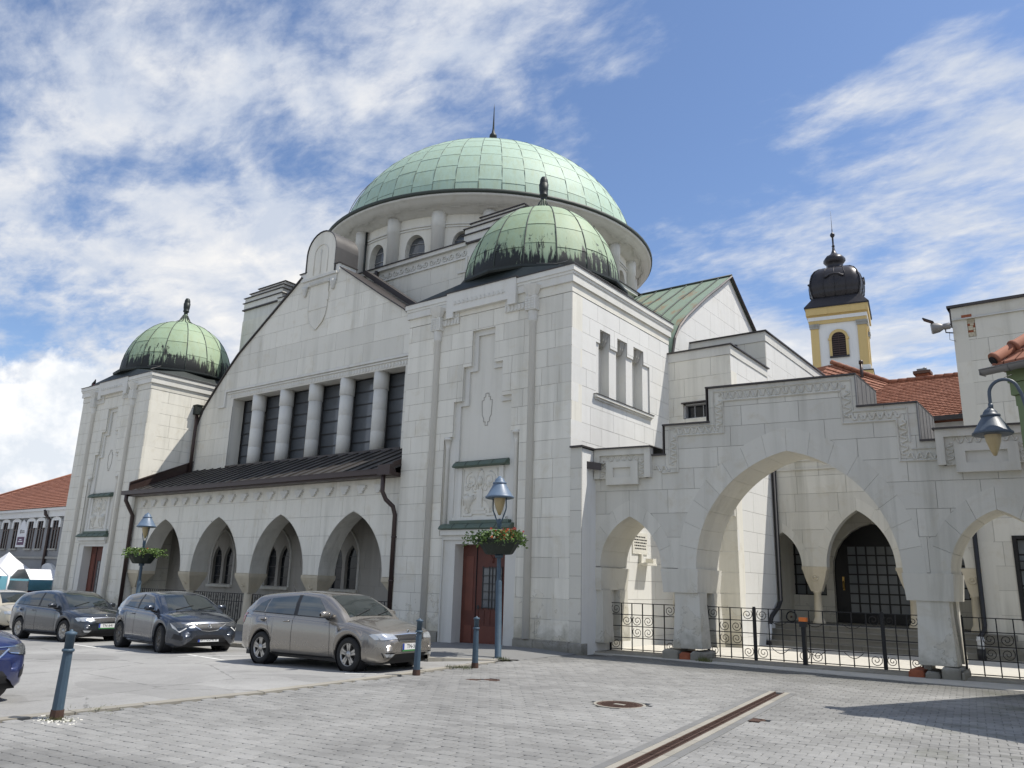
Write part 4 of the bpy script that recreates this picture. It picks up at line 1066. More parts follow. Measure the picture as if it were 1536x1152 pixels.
def spiral(cx, cz, r0, turns=1.6, a0=0.0, sgn=1, n=18, tail=.12):
    return [(cx+r0*(1-.85*i/n)*math.cos(a0+sgn*2*math.pi*turns*i/n), cz+r0*(1-.85*i/n)*math.sin(a0+sgn*2*math.pi*turns*i/n)) for i in range(n+1)]
SPM = {}
def rail_fence(root, x0, x1, F, z0, z1, n, sc, cells, bar=.011):
    """wrought iron panel: rails, bars, scrolls in the given (column,row) cells"""
    nr = 4; zr = [z0+(z1-z0)*k/nr for k in range(nr+1)]
    for z in zr:
        m = MB(); m.fbox(F, x0-.02, x1+.02, z-bar*.9, z+bar*.9, -bar*.6, bar*.6); m.obj('rail', M['iron'], root)
    us = [x0+(x1-x0)*i/n for i in range(n+1)]
    for u in us:
        m = MB(); m.fbox(F, u-bar, u+bar, z0-.03, z1+.01, -bar, bar); m.obj('bar', M['iron'], root)
    cw, ch = (x1-x0)/n, (z1-z0)/nr
    for (i, j, s) in cells:
        key = (round(cw, 3), round(ch, 3), s)
        r = min(cw, ch)*.47
        a0 = {1: math.pi*.75, -1: math.pi*.25}[s]
        m = MB(); m.tube([F.p(u, z, 0) for u, z in spiral(us[i]+cw/2, zr[j]+ch/2, r, 1.7, a0, s)], .0085, 4); m.obj('scroll', M['iron'], root)
def gallery_fence():
    for k, (a, b) in enumerate([(-32.9, -29.4), (-28.9, -25.6), (-25.1, -21.8), (-21.35, -18.0)]):
        lab = ['iron railing in the first arch of the arcade, behind the left lamp', 'iron railing in the second arch of the arcade, above the blue hatchback', 'iron railing in the third arch of the arcade, behind the tail of the beige car', 'iron railing in the arch next to the near tower, seen over the beige car'][k]
        g = gz((a+b)/2)+.32; t = thing('iron_railing', lab, 'railing', ((a+b)/2, 17.8, g), group='iron railings between the arcade columns')
        F = Fr((0, 17.8, 0), (1, 0, 0), (0, -1, 0)); n = 22; z0, z1 = g+.12, .98
        for z in (z0, z1-.28, z1): m = MB(); m.fbox(F, a, b, z-.012, z+.012, -.012, .012); m.obj('rail', M['iron'], t)
        for i in range(n+1): u = a+(b-a)*i/n; m = MB(); m.fbox(F, u-.010, u+.010, g, z1, -.010, .010); m.obj('bar', M['iron'], t)
        for i in range(1, n, 3):
            u = a+(b-a)*(i+.5)/n
            m = MB(); m.tube([F.p(*q, 0) for q in spiral(u, z1-.14, .065, 1.3, math.pi/2, 1, 12)], .008, 4)
            m.tube([F.p(*q, 0) for q in spiral(u, z1-.42, .065, 1.3, math.pi/2, -1, 12)], .008, 4); m.tube([F.p(*q, 0) for q in spiral(u, z1-.60, .065, 1.3, -math.pi/2, 1, 12)], .008, 4)
            m.obj('scroll', M['iron'], t)
gallery_fence()

def central_block():
    X0, X1, Y0, Y1 = -34.65, -16.45, 22.2, 39.9
    m = MB(); m.box((X0+.1, Y0+.4, 5), (X1-.4, Y1-.1, 14.9)); body = m.obj('central_block', M['wall'], SYN)
    for o, d, n_, L in (((X0, Y0, 0), (1, 0, 0), (0, -1, 0), X1-X0), ((X1, Y0, 0), (0, 1, 0), (1, 0, 0), Y1-Y0)):
        F = Fr(o, d, n_); front = n_[1] < 0
        ashlar(F, [rect(0, L, 8.0, 14.4)], [], CO(8.0, 14.4, .8), 1.9, body, SYN, M['wall'], seed=51+front, core=.35, lim=300 if front else 0, jit=.001)
        m = MB(); m.fbox(F, 0, L, 14.4, 14.98, -.35, -.03); m.obj('frieze_field', M['trim'], body)
        m = MB(); m.fbox(F, 3.0, L-3.0, 14.34, 14.42, 0, .06); m.fbox(F, 3.0, L-3.0, 14.86, 15.02, -.3, .12)
        m.fbox(F, 2.9, 3.0, 14.0, 14.5, -.03, .05); m.fbox(F, L-3.0, L-2.9, 13.8, 14.42, -.03, .05); m.fbox(F, L-3.4, L-2.9, 13.74, 13.82, -.03, .05)
        m.obj('frieze_moulding', M['trim'], body)
        m = MB(); m.fbox(F, 3.0, L-3.0, 15.02, 15.06, -.4, .17); m.obj('frieze_flashing', M['flash'], body)
        # running scroll carving
        m = MB(); u = 3.2; k = 0
        while u < L-3.1:
            m.tube([F.p(a, z, .0) for a, z in spiral(u, 14.62, .17, 1.25, math.pi*(k % 2), 1 if k % 2 else -1, 9)], .022, 4); u += .36; k += 1
        m.obj('frieze_carving', M['trim'], body)
    # stepped corner pylons
    W = 3.15
    for px, py in ((X0, Y0), (X1-W, Y0), (X1-W, Y1-W)):
        for i, z0, z1 in ((0, 14.98, 15.34), (.02, 15.34, 15.62), (.20, 15.62, 15.90), (.48, 15.90, 16.22)):
            m = MB(); m.box((px+i, py+i-.02, z0), (px+W-i, py+W-i, z1)); o = m.obj('corner_pylon_step', M['trim'], body)
            m = MB(); e = .07; m.box((px+i-e, py+i-.02-e, z1), (px+W-i+e, py+W-i+e, z1+.035)); m.obj('step_flashing', M['flash'], o)
        m = MB(); m.box((px-.06, py-.08, 14.95), (px+W+.06, py+W+.06, 15.01)); m.obj('step_flashing', M['flash'], body)
    # roofs: block top and the skirts round it
    m = MB(); m.box((X0+.2, Y0+.2, 14.9), (X1-.2, Y1-.2, 15.0)); m.box((-17.4, 19.9, 9.9), (-11.9, 23.3, 10.35)); m.obj('block_roof', M['metal_roof'], body)
    m = MB(); m.tube([(-24.6, Y0-.1, 14.9), (-24.6, Y0-.1, 13.0)], .10, 6); m.obj('downpipe', M['flash'], body)
    m = MB(); m.add([(-24.2, 19.9, 13.5), (-19.2, 19.9, 10.5), (-19.2, 22.2, 10.5), (-24.2, 22.2, 13.5)], [(0, 1, 2, 3)]); m.add([(-19.2, 19.9, 10.5), (-17.4, 19.9, 10.45), (-17.4, 22.2, 10.45), (-19.2, 22.2, 10.5)], [(0, 1, 2, 3)])
    m.obj('valley_roof', M['flash'], body)
    return body
central_block()

def drum():
    C_ = (XC, DYC); Rd = 7.85
    m = MB(); m.lathe([(Rd-.55, 14.9), (Rd-.55, 17.9)], (*C_, 0), 42, sm=False); body = m.obj('drum', M['dark'], SYN)
    N = 21; st = 2*math.pi/N; a00 = R(-84.9)
    def P(a, r, z): return (C_[0]+r*math.cos(a), C_[1]+r*math.sin(a), z)
    for k in range(N):
        ap = a00+k*st; vis = math.cos(ap-math.atan2(-C_[1], -C_[0])) > -.25
        if not vis: 
            m = MB(); m.grid([[P(ap+st*j/6, Rd-.15, 14.9) for j in range(7)], [P(ap+st*j/6, Rd-.15, 17.75) for j in range(7)]], sm=True); m.obj('drum_bay', M['wall'], body); continue
        # pilaster
        m = MB(); c = P(ap, Rd-.02, 0); m.lathe([(.30, 14.95), (.30, 17.12), (.33, 17.14), (.33, 17.86)], c, 14); m.obj('drum_column', M['trim'], body)
        # bay wall with round-headed opening
        am = ap+st/2; hw = .52/(Rd); zs_, zt, zb = 16.32, 16.98, 15.0
        cols = 9; m = MB(); z0_, z1_ = 14.9, 17.86
        import itertools
        prof = []
        for j in range(-12, 13):
            t = j/12
            if abs(t) <= 1: prof.append(t)
        # left and right cheeks
        for sg in (-1, 1):
            aa = [am+sg*(hw+(st/2-hw)*q/3) for q in range(4)]; m.grid([[P(a, Rd-.1, z0_) for a in aa], [P(a, Rd-.1, z1_) for a in aa]], sm=False)
        for i in range(16):
            t0, t1 = -1+i/8, -1+(i+1)/8
            f = lambda t: zs_+(zt-zs_)*math.sqrt(max(0, 1-t*t))
            a0, a1 = am+hw*t0, am+hw*t1
            m.add([P(a0, Rd-.1, f(t0)), P(a1, Rd-.1, f(t1)), P(a1, Rd-.1, z1_), P(a0, Rd-.1, z1_)], [(0, 1, 2, 3)])
            m.add([P(a0, Rd-.1, f(t0)), P(a1, Rd-.1, f(t1)), P(a1, Rd-.45, f(t1)), P(a0, Rd-.45, f(t0))], [(0, 1, 2, 3)])
        for sg in (-1, 1): m.add([P(am+sg*hw, Rd-.1, zb), P(am+sg*hw, Rd-.45, zb), P(am+sg*hw, Rd-.45, zs_), P(am+sg*hw, Rd-.1, zs_)], [(0, 1, 2, 3)])
        aa = [am+hw*t for t in (-1, 0, 1)]; m.grid([[P(a, Rd-.1, z0_) for a in aa], [P(a, Rd-.1, zb) for a in aa]], sm=False)
        m.obj('drum_bay', M['wall'], body)
        m = MB(); m.grid([[P(a, Rd-.42, zb) for a in aa], [P(a, Rd-.42, 17.0) for a in aa]], sm=False); w_ = m.obj('window', M['glass'], body)
        m = MB()
        for z in (15.3, 15.75, 16.2, 16.65): m.tube([P(a, Rd-.40, z) for a in aa], .022, 4)
        m.obj('glazing_bar', M['white_bar'], w_)
        m = MB(); aa = [ap+.33/Rd+(st-.66/Rd)*q/6 for q in range(7)]
        for r, z0, z1 in ((Rd-.03, 17.30, 17.36), (Rd-.05, 17.18, 17.24)): m.grid([[P(a, Rd-.12, z0) for a in aa], [P(a, r, z0) for a in aa], [P(a, r, z1) for a in aa], [P(a, Rd-.12, z1) for a in aa]], sm=False)
        m.obj('string_course', M['trim'], body)
        if k in (19, 20): 
            m = MB(); a = ap+.42/Rd; m.tube([P(a, Rd+.02, 15), P(a, Rd+.02, 17.8)], .055, 6); m.obj('downpipe', M['bronze'], body)
    m = MB(); m.lathe([(Rd-.3, 17.78), (Rd+.02, 17.80), (Rd+.10, 17.84), (Rd+.55, 17.98), (Rd+.82, 18.12), (Rd+.90, 18.20), (Rd+.98, 18.22), (Rd+1.0, 18.30), (Rd+.2, 18.34)], (*C_, 0), 84); sf = m.obj('drum_cornice', M['trim'], SYN)
    # stepped wave carving on the soffit
    m = MB(); n = 126
    for i in range(n):
        a0 = 2*math.pi*i/n; am = a0; 
        if math.cos(a0-math.atan2(-C_[1], -C_[0])) < -.3: continue
        dr = (.0, .09, .17, .09)[i % 4]; w = 2*math.pi/n
        r = Rd+.42+dr; zz = 17.98+(r-Rd-.55)*.5
        q = [P(a0, r, zz-.03), P(a0+w, r, zz-.03), P(a0+w, r+.05, zz-.01), P(a0, r+.05, zz-.01), P(a0, r, zz+.05), P(a0+w, r, zz+.05)]
        m.add(q, [(0, 1, 2, 3), (0, 4, 5, 1)])
        dr2 = (.0, .09, .17, .09)[(i+1) % 4]; ra, rb = sorted((r, Rd+.42+dr2)); zr = 17.98+(ra-Rd-.55)*.5-.03
        e = .006
        m.add([P(a0+w-e, ra, zr), P(a0+w+e, ra, zr), P(a0+w+e, rb+.05, zr+.05), P(a0+w-e, rb+.05, zr+.05)], [(0, 1, 2, 3)])
    m.obj('soffit_carving', M['trim'], sf)
    m = MB(); m.lathe([(Rd+.96, 18.30), (Rd+1.06, 18.32), (Rd+1.07, 18.46), (Rd+1.0, 18.48), (Rd+.1, 18.52)], (*C_, 0), 84); m.obj('dome_gutter', M['seam2'], sf)
    for r_, z_, l in ((8.2, 18.22, 1),):
        pass
    prof = [(8.02, 0.0)]+[(7.99*math.cos(t), 6.36*math.sin(t)) for t in [math.pi/2*i/18 for i in range(1, 18)]]+[(.30, 6.37)]
    B_ = [190]
    fin = [(.30, 6.30), (.18, 6.50), (.12, 7.2), (.16, 7.5), (.28, 7.62), (.30, 7.75), (.15, 7.85), (.13, 7.95), (.22, 8.05), (.21, 8.2), (.10, 8.35), (.06, 8.6), (.04, 9.2), (.02, 10.0), (.001, 10.3)]
    dome(SYN, 'main_dome', (XC, DYC, 18.42), prof, 46, 12, M['dome'], M['seam'], .018, B_, fin)
    # lightning conductor over the left flank
    m = MB(); a = R(-118); m.tube([(XC+(8.02*math.cos(t)+.05)*math.cos(a), DYC+(8.02*math.cos(t)+.05)*math.sin(a), 18.42+6.4*math.sin(t)) for t in [math.pi/2*i/16*.75 for i in range(17)]], .022, 4); m.obj('lightning_wire', M['zinc'], SYN)
drum()

def east_side():
    XE = -11.9; Fe = Fr((XE, 0, 0), (0, 1, 0), (1, 0, 0)); yc = DYC
    half = [(0, 14.85), (-1.3, 13.98), (-2.6, 13.15), (-3.6, 12.45), (-4.75, 11.62), (-5.4, 11.05), (-5.85, 10.45), (-6.1, 9.7), (-6.15, 9.0)]
    half2 = [(-u, z) for u, z in half]
    pts = half[::-1]+half2[1:]
    body = MB().box((XE-.5, yc-6, 6), (XE-.35, yc+6, 9)).obj('east_gable', M['wall_sun'], SYN)
    regs = [[(yc+u0, 7.0), (yc+u1, 7.0), (yc+u1, z1), (yc+u0, z0)] for (u0, z0), (u1, z1) in zip(pts, pts[1:]) if u1-u0 > .01]
    ashlar(Fe, regs, [], CO(7.0, 15.0, .8), 1.8, body, SYN, M['wall_sun'], seed=61, core=.3, lim=300, jit=.001)
    # curved copper roof with standing seams
    m = MB(); P = [[(x, yc+u, z+.03) for u, z in pts] for x in (-17.0, XE+.10)]; m.grid(P, sm=False); rf = m.obj('east_roof', M['seam'], SYN)
    xs = [XE+.12, -12.35, -13.1, -13.85, -14.6, -15.35, -16.1, -16.9]
    for i in range(len(xs)-1):
        b, a = xs[i], xs[i+1]; h = half if True else half2
        m = MB(); m.grid([[(x, yc+u-(0.0), z+.05) for u, z in half] for x in (a+.02, b-.02)], sm=True); m.obj('copper_sheet', M['east_cu'], rf)
        m = MB(); m.grid([[(x, yc+u, z+.05) for u, z in half2] for x in (a+.02, b-.02)], sm=True); m.obj('copper_sheet', M['east_cu'], rf)
        m = MB(); m.tube([(a, yc+u, z+.075) for u, z in half], .03, 5); m.obj('seam', M['seam2'], rf)
    m = MB(); m.tube([(-17, yc, 14.93), (XE+.14, yc, 14.93)], .06, 6); m.obj('ridge_roll', M['seam2'], rf)
    m = MB(); m.tube([(XE+.12, yc+u, z+.03) for u, z in pts], .055, 5, sm=False); m.obj('verge', M['flash'], rf)
    # side wing stepped down to the courtyard
    body2 = MB().box((-12.5, 23.9, -1), (-9.3, 36.5, 9.2)).obj('side_wing', M['wall'], SYN)
    m = MB(); m.box((-12.6, 27.2, 9), (-9.4, 38, 10.6)); m.obj('wing_attic', M['wall'], body2)
    F1 = Fr((-12.6, 23.35, 0), (1, 0, 0), (0, -1, 0)); WX = -9.03
    ashlar(F1, [rect(0, WX+12.6, -.3, 9.0)], [rect(1.9, 3.0, 7.02, 7.53)], [-.3]+CO(.3, 9.0, .62), 1.1, body2, SYN, M['wall'], seed=62, core=.5, lim=300, jit=.001)
    m = MB(); m.fbox(F1, 1.9, 3.0, 7.0, 7.55, -.35, -.30); w_ = m.obj('small_window', M['glassd'], body2)
    m = MB(); m.fbox(F1, 1.9, 3.0, 7.02, 7.06, -.3, -.1); m.fbox(F1, 1.9, 3.0, 7.49, 7.53, -.3, -.1); m.fbox(F1, 1.9, 1.95, 7.02, 7.53, -.3, -.1)
    for u in (2.2, 2.5, 2.8): m.fbox(F1, u-.012, u+.012, 7.05, 7.5, -.3, -.26)
    m.obj('window_frame', M['white_bar'], w_)
    m = MB(); m.fbox(F1, 1.85, 3.05, 7.53, 7.57, -.1, .04); m.obj('window_head', M['flash'], body2)
    F2 = Fr((WX, 23.35, 0), (0, 1, 0), (1, 0, 0))
    ashlar(F2, [rect(.012, 3.4, -.3, 9.0), rect(3.47, 14.5, 4.0, 10.35)], [], [-.3]+CO(.3, 10.35, .62), 1.3, body2, SYN, M['wall_sun'], seed=63, core=.5, lim=300, jit=.001)
    m = MB(); m.fbox(F1, 0, WX+12.6+.02, 9.0, 9.30, -.5, .025); m.fbox(F2, -.02, 3.4, 9.0, 9.30, -.5, .025); m.obj('wing_cornice', M['trim'], body2)
    m = MB(); m.fbox(F1, -.02, WX+12.6+.08, 9.30, 9.34, -.6, .09); m.fbox(F2, -.02, 3.5, 9.30, 9.34, -.6, .085); m.obj('wing_flashing', M['flash'], body2)
    F3 = Fr((-12.6, 26.75, 0), (1, 0, 0), (0, -1, 0))
    ashlar(F3, [rect(0, WX+12.6, 8.5, 10.35)], [], CO(8.5, 10.35, .62), 1.1, body2, SYN, M['wall'], seed=64, core=.05, lim=300)
    m = MB(); m.fbox(F3, 0, WX+12.6+.02, 10.35, 10.70, -.5, .025); m.fbox(F2, 3.4, 14.5, 10.35, 10.70, -.5, .025); m.obj('wing_cornice', M['trim'], body2)
    m = MB(); m.fbox(F3, -.02, WX+12.6+.08, 10.70, 10.745, -.6, .09); m.fbox(F2, 3.32, 14.6, 10.70, 10.745, -.6, .085); m.obj('wing_flashing', M['flash'], body2)
    m = MB(); c = F3.p(2.5, 0, .08); m.tube([(c[0], c[1], 9.3), (c[0], c[1], 10.35)], .06, 6); m.obj('downpipe', M['flash'], body2)
    m = MB(); m.box((-12.5, 23.5, 9.1), (-9.1, 36, 9.28)); m.box((-12.5, 26.9, 10.5), (-9.1, 36, 10.68)); m.obj('wing_roof', M['metal_roof'], body2)
    m = MB(); m.box((-10.55, 25.4, 9.3), (-10.0, 26.0, 9.6)); m.obj('roof_vent', M['flash'], body2)
east_side()
# memorial plaque and little shelf on the sunny tower face
t = thing('memorial_plaque', 'pale inscribed memorial plaque on the sunlit wall seen through the small left archway', 'plaque', (-11.2, 21.1, 2.6))
Fp = Fr((-11.2, 0, 0), (0, 1, 0), (1, 0, 0))
m = MB(); m.fbox(Fp, 20.70, 21.62, 2.60, 3.22, 0, .03); m.obj('slab', M['relief'], t)
m = MB(); rnd = random.Random(1)
for k in range(5):
    u = 20.80+.03*(k in (0, 4))
    while u < 21.52-.04*(k in (0, 4)):
        L = rnd.uniform(.05, .12); m.fbox(Fp, u, u+L, 3.08-k*.085, 3.115-k*.085, .03, .034); u += L+.028
m.obj('inscription', M['ink'], t)
t = thing('wall_shelf', 'small pale stone shelf fixed just below the memorial plaque', 'shelf', (-11.2, 21.3, 2.3))
m = MB(); m.fbox(Fp, 21.05, 21.65, 2.28, 2.34, 0, .32); m.obj('shelf_slab', M['relief'], t)
m = MB(); m.fbox(Fp, 21.1, 21.2, 2.34, 2.6, 0, .1); m.obj('bracket', M['relief'], t)
m = MB(); m.fbox(Fp, 21.45, 21.65, 2.34, 2.48, .05, .3); m.obj('ledge_block', M['relief'], t)
# ------------------------------------------------------------------ courtyard gate wall with three pointed arches
def gate_wall():
    F = Fr(AQ, AD, (0, -1, 0)); DEP = 1.42
    t = thing('courtyard_gate_wall', 'stepped pale stone gate wall with one big and two small pointed arches', 'gate wall', (-7, 18.5, 0))
    A = [(-6.89, -5.23, 2.16, 3.43, .33), (-4.34, .22, 2.12, 4.93, .46), (1.13, 3.06, 2.11, 3.46, .38)]
    piers = [(-7.30, -6.86), (-5.20, -4.32), (.23, 1.14), (3.05, 4.3)]
    BM = M['wall2']
    regs = [rect(-7.6, -5.07, 2.14, 4.98), rect(-5.07, -3.9, 2.14, 5.75), rect(-3.9, -.44, 2.14, 6.64), rect(-.44, .79, 2.14, 5.86), rect(.79, 4.3, 2.14, 4.98)]
    holes = []; rings = []
    for a, b, zs, za, T in A: rings.append(ring_poly(a, b, 1, zs, za, T, 8)); holes.append(arch_poly(a, b, 1.0, zs, za, 8))
    fz = [rect(-5.0, -4.78, 4.72, 5.69), rect(-5.0, -3.62, 5.48, 5.69) , rect(-3.80, -3.53, 5.48, 6.54), rect(-3.80, -.55, 6.30, 6.54), rect(-.80, -.55, 5.52, 6.54), rect(-.80, .54, 5.50, 5.74)]
    ped = [rect(-6.99, -5.40, 4.42, 5.2), rect(1.12, 2.95, 4.42, 5.2)]
    # legs between arches down to the imposts need the full thickness
    ashlar(F, regs, rings+holes, [2.14, 2.9, 3.5, 4.1, 4.62]+CO(4.62, 6.64, .505)[1:], 1.05, t, t, BM, seed=71, core=DEP, lim=150, jit=.0015)
    # upper part runs deeper (covered passage)
    m = MB(); m.fbox(F, -5.0, -3.95, 5.0, 5.70, -2.0, -DEP); m.fbox(F, -3.85, -.50, 5.0, 6.6, -2.0, -DEP); m.fbox(F, -.5, .72, 5.0, 5.80, -2.0, -DEP); m.fbox(F, -7.5, -5.05, 4.6, 4.9, -2.0, -DEP); m.fbox(F, .8, 4.3, 4.6, 5.2, -2.0, -DEP); m.obj('passage_roof', M['wall2'], t)
    for (a, b, zs, za, T), n in zip(A, (4, 8, 4)):
        voussoirs(F, a, b, zs, za, T, -DEP, .006, n, t, BM, gap=.005)
    # imposts
    for k, (a, b) in enumerate(piers):
        m = MB(); P = []
        e = .035
        for (z, s_) in ((2.13, e), (1.56, -.01)):
            P.append([F.p(a-s_, z, s_+.005), F.p(b+s_, z, s_+.005), F.p(b+s_, z, -DEP-s_), F.p(a-s_, z, -DEP-s_)])
        m.grid(P, sm=False, closed=True); n0 = len(m.v); m.f += [(n0-8, n0-7, n0-6, n0-5), (n0-1, n0-2, n0-3, n0-4)]; m.sm += [False]*2
        m.obj('impost', M['wall_sun'] if False else BM, t)
    # columns under the imposts, front and rear, a little tapered
    cols = [(-7.27, -6.84, 0), (-4.92, -4.30, 1), (.41, 1.03, 1), (3.35, 3.95, 1)]
    for a, b, dbl in cols:
        for wf, wb in ((-.05, -.50), (-.95, -1.38)):
            z0 = .26; P = []
            for z, e in ((1.56, 0), (1.28, 0), (1.27, .0), (z0, .05)): P.append([F.p(a-e, z, wf+e), F.p(b+e, z, wf+e), F.p(b+e, z, wb-e), F.p(a-e, z, wb-e)])
            m = MB(); m.grid(P, sm=False, closed=True); m.obj('pier_column', BM, t)
        m = MB(); m.fbox(F, a-.05, a+.1, .1, 1.56, -.95, -.5); m.obj('pier_web', BM, t)
    # broken brick patch on the left jamb column
    m = MB(); rnd = random.Random(8)
    for k in range(4): m.fbox(F, -7.20+.03*(k % 2), -7.02-.03*(k == 0), .52+k*.07, .58+k*.07, -.06, -.025+rnd.uniform(0, .01))
    m.obj('exposed_brick', M['brick'], t)
    # rough foundation stones
    rnd = random.Random(12)
    for (a, b) in ((-5.19, -4.22), (.16, 1.22), (3.2, 4.2)):
        u = a
        while u < b-.05:
            L = rnd.uniform(.28, .55); c = min(b, u+L); w = .06+rnd.uniform(0, .12); z = .17+rnd.uniform(-.05, .08)
            m = MB(); q = [F.p(u+.01, -.1, w), F.p(c-.01, -.1, w-.03), F.p(c-.02, z-.05, w-.02), F.p(c-.05, z, w-.10), F.p(u+.04, z+.02, w-.10), F.p(u+.015, z-.03, w)]
            back = [(x, y+.9, zz) for x, y, zz in q]; m.add(q+back, [(0, 1, 2, 3, 4, 5), (11, 10, 9, 8, 7, 6)]+[(i, i+6, (i+1) % 6+6, (i+1) % 6) for i in range(6)]); m.obj('foundation_stone', M['plinth'] if rnd.random() < .75 else M['brick'], t); u = c
    m = MB(); m.fbox(F, -7.9, -7.2, -.1, .26, -.5, .06); m.obj('foundation_stone', M['plinth'], t)
    for a, b in ((-7.2, -5.2), (-4.2, .15), (1.2, 3.2)):
        u = a
        while u < b-.1:
            c = min(b, u+rnd.uniform(.8, 1.1)); m = MB(); m.fbox(F, u+.005, c-.005, -.1, .045, -.9, .02); m.obj('threshold_stone', M['curb'], t); u = c
    # stepped frieze band: raised frame with a wave in it
    def inset(r, e): return rect(r[0][0]+e, r[1][0]-e, r[0][1]+e, r[2][1]-e)
    outer = [rect(-5.03, -3.94, 4.66, 5.72)]
    def tub(path, r=.016, w=.012, nm='frieze_line'):
        m = MB(); m.tube([F.p(u, z, w) for u, z in path], r, 4, sm=False); m.obj(nm, BM, t)
    O = [(-4.95, 4.74), (-4.95, 5.69), (-3.76, 5.69), (-3.76, 6.54), (-.52, 6.54), (-.52, 5.76), (.60, 5.76), (.60, 4.98)]
    I = [(-5.15, 4.53), (-4.74, 4.53), (-4.74, 5.47), (-3.53, 5.47), (-3.53, 6.29), (-.76, 6.29), (-.76, 5.50), (.37, 5.50), (.37, 4.56), (1.1, 4.56)]
    tub(O, .030, .012); tub(I, .030, .016)
    def wave(p, q, h, side):
        (u0, z0), (u1, z1) = p, q; L = math.hypot(u1-u0, z1-z0); n = max(1, round(L/.19)); dx, dz = (u1-u0)/L, (z1-z0)/L; nx, nz = -dz*side, dx*side
        pts = []
        for i in range(n*8+1):
            s = L*i/(n*8); ph = (i % 8)/8*2*math.pi; a = math.tanh(2.2*math.sin(ph))/math.tanh(2.2)
            pts.append((u0+dx*s+nx*a*h/2, z0+dz*s+nz*a*h/2))
        m = MB(); m.tube([F.p(u, z, .010) for u, z in pts], .027, 4, sm=False)
        m.obj('frieze_wave', BM, t)
    wave((-3.62, 6.415), (-.66, 6.415), .15, 1); wave((-4.80, 5.58), (-3.68, 5.58), .13, 1); wave((-.62, 5.63), (.45, 5.63), .13, 1)
    wave((-3.645, 6.30), (-3.645, 5.60), .13, 1); wave((-.64, 6.28), (-.64, 5.66), .13, 1); wave((-4.845, 5.45), (-4.845, 4.72), .12, 1); wave((.485, 5.48), (.485, 4.7), .12, 1)
    wave((-5.35, 4.64), (-4.95, 4.64), .13, 1); wave((-7.42, 4.64), (-7.02, 4.64), .13, 1); wave((.55, 4.66), (1.08, 4.66), .13, 1); wave((3.0, 4.66), (3.6, 4.66), .13, 1)
    tub([(-7.45, 4.76), (-7.0, 4.76)], .02, .01); tub([(-7.45, 4.50), (-7.0, 4.50)], .02, .01)
    tub([(.62, 4.82), (1.12, 4.82)], .02, .01)
    # raised tablets
    for a, b in ((-6.99, -5.42), (1.12, 2.97)):
        m = MB(); w = .15
        for q in subs([rect(a, b, 4.42, 5.20)], [rect(a+.16, b-.16, 4.0, 5.03)]): m.prism(F, q, -.05, w)
        m.fbox(F, a+.1, b-.1, 4.42, 5.1, -.05, .085)
        for q in subs([rect(a+.34, b-.34, 4.25, 4.86)], [rect(a+.54, b-.54, 4.45, 4.70)]): m.prism(F, q, -.02, .145)
        m.obj('raised_tablet', BM, t)
        m = MB(); m.fbox(F, a-.04, b+.04, 5.20, 5.235, -2.0, .21); m.obj('tablet_flashing', M['flash'], t)
        def w2(p, q):
            (u0, z0), (u1, z1) = p, q; L = math.hypot(u1-u0, z1-z0); n = max(1, round(L/.17)); pts = []
            for i in range(n*8+1):
                s = i/(n*8); aa = math.tanh(2.2*math.sin((i % 8)/8*2*math.pi))*.055
                pts.append((u0+(u1-u0)*s+(aa if u0 == u1 else 0), z0+(z1-z0)*s+(aa if z0 == z1 else 0)))
            m = MB(); m.tube([F.p(u, z, .092) for u, z in pts], .022, 4, sm=False); m.obj('frieze_wave', BM, t)
        w2((a+.34, 4.945), (b-.34, 4.945)); w2((a+.25, 4.9), (a+.25, 4.46)); w2((b-.25, 4.9), (b-.25, 4.46))
    # flashings on the steps
    m = MB()
    for a, b, z in ((-7.5, -5.05, 4.98), (-5.12, -3.88, 5.75), (-3.96, -.40, 6.64), (-.44, .83, 5.86), (.8, 4.3, 4.98)): m.fbox(F, a, b, z, z+.04, -2.02, .06)
    for u, z0, z1 in ((-5.09, 4.98, 5.75), (-3.93, 5.75, 6.64)): m.fbox(F, u-.02, u+.0, z0, z1, -2.0, .055)
    m.obj('coping', M['flash'], t)
    m = MB(); m.fbox(F, -.43, -.405, 5.9, 6.64, -2.0, .03)
    for k in range(5): m.fbox(F, -.405, -.395, 5.9, 6.64, -.1-k*.42, -.075-k*.42)
    m.fbox(F, .80, .825, 5.02, 5.86, -2.0, .03)
    for k in range(5): m.fbox(F, .825, .835, 5.02, 5.86, -.1-k*.42, -.075-k*.42)
    m.obj('zinc_cheek', M['zinc'], t)
    # attached strip pilaster at the tower with its own little roof
    G = Fr((-11.2, 17.35, 0), (1, 0, 0), (0, -1, 0))
    m = MB(); m.box((-11.18, 17.37, -.2), (-10.86, 19.6, 5.18)); m.obj('pilaster_core', M['wall_sun'], t)
    ashlar(Fr((-11.198, 17.35, 0), (1, 0, 0), (0, -1, 0)), [rect(0, .35, .26, 5.20)], [], [.26]+CO(.78, 5.20, .52), .6, t, t, M['wall2'], seed=75, core=.03, lim=160)
    m = MB(); m.box((-11.2, 17.30, -.2), (-10.80, 17.6, .25)); m.obj('plinth_stone', M['plinth'], t)
    m = MB(); m.box((-11.19, 17.28, 5.20), (-10.80, 19.6, 5.245)); m.obj('coping', M['flash'], t)
    m = MB(); m.add([(-10.86, 17.62, 4.86), (-10.55, 17.85, 4.80), (-10.55, 19.4, 4.95), (-10.86, 19.4, 5.0), (-10.86, 17.62, 4.66), (-10.55, 17.85, 4.62)], [(0, 1, 2, 3), (0, 4, 5, 1)]); m.obj('lean_flashing', M['flash'], t)
gate_wall()
GF = Fr(AQ, AD, (0, -1, 0))
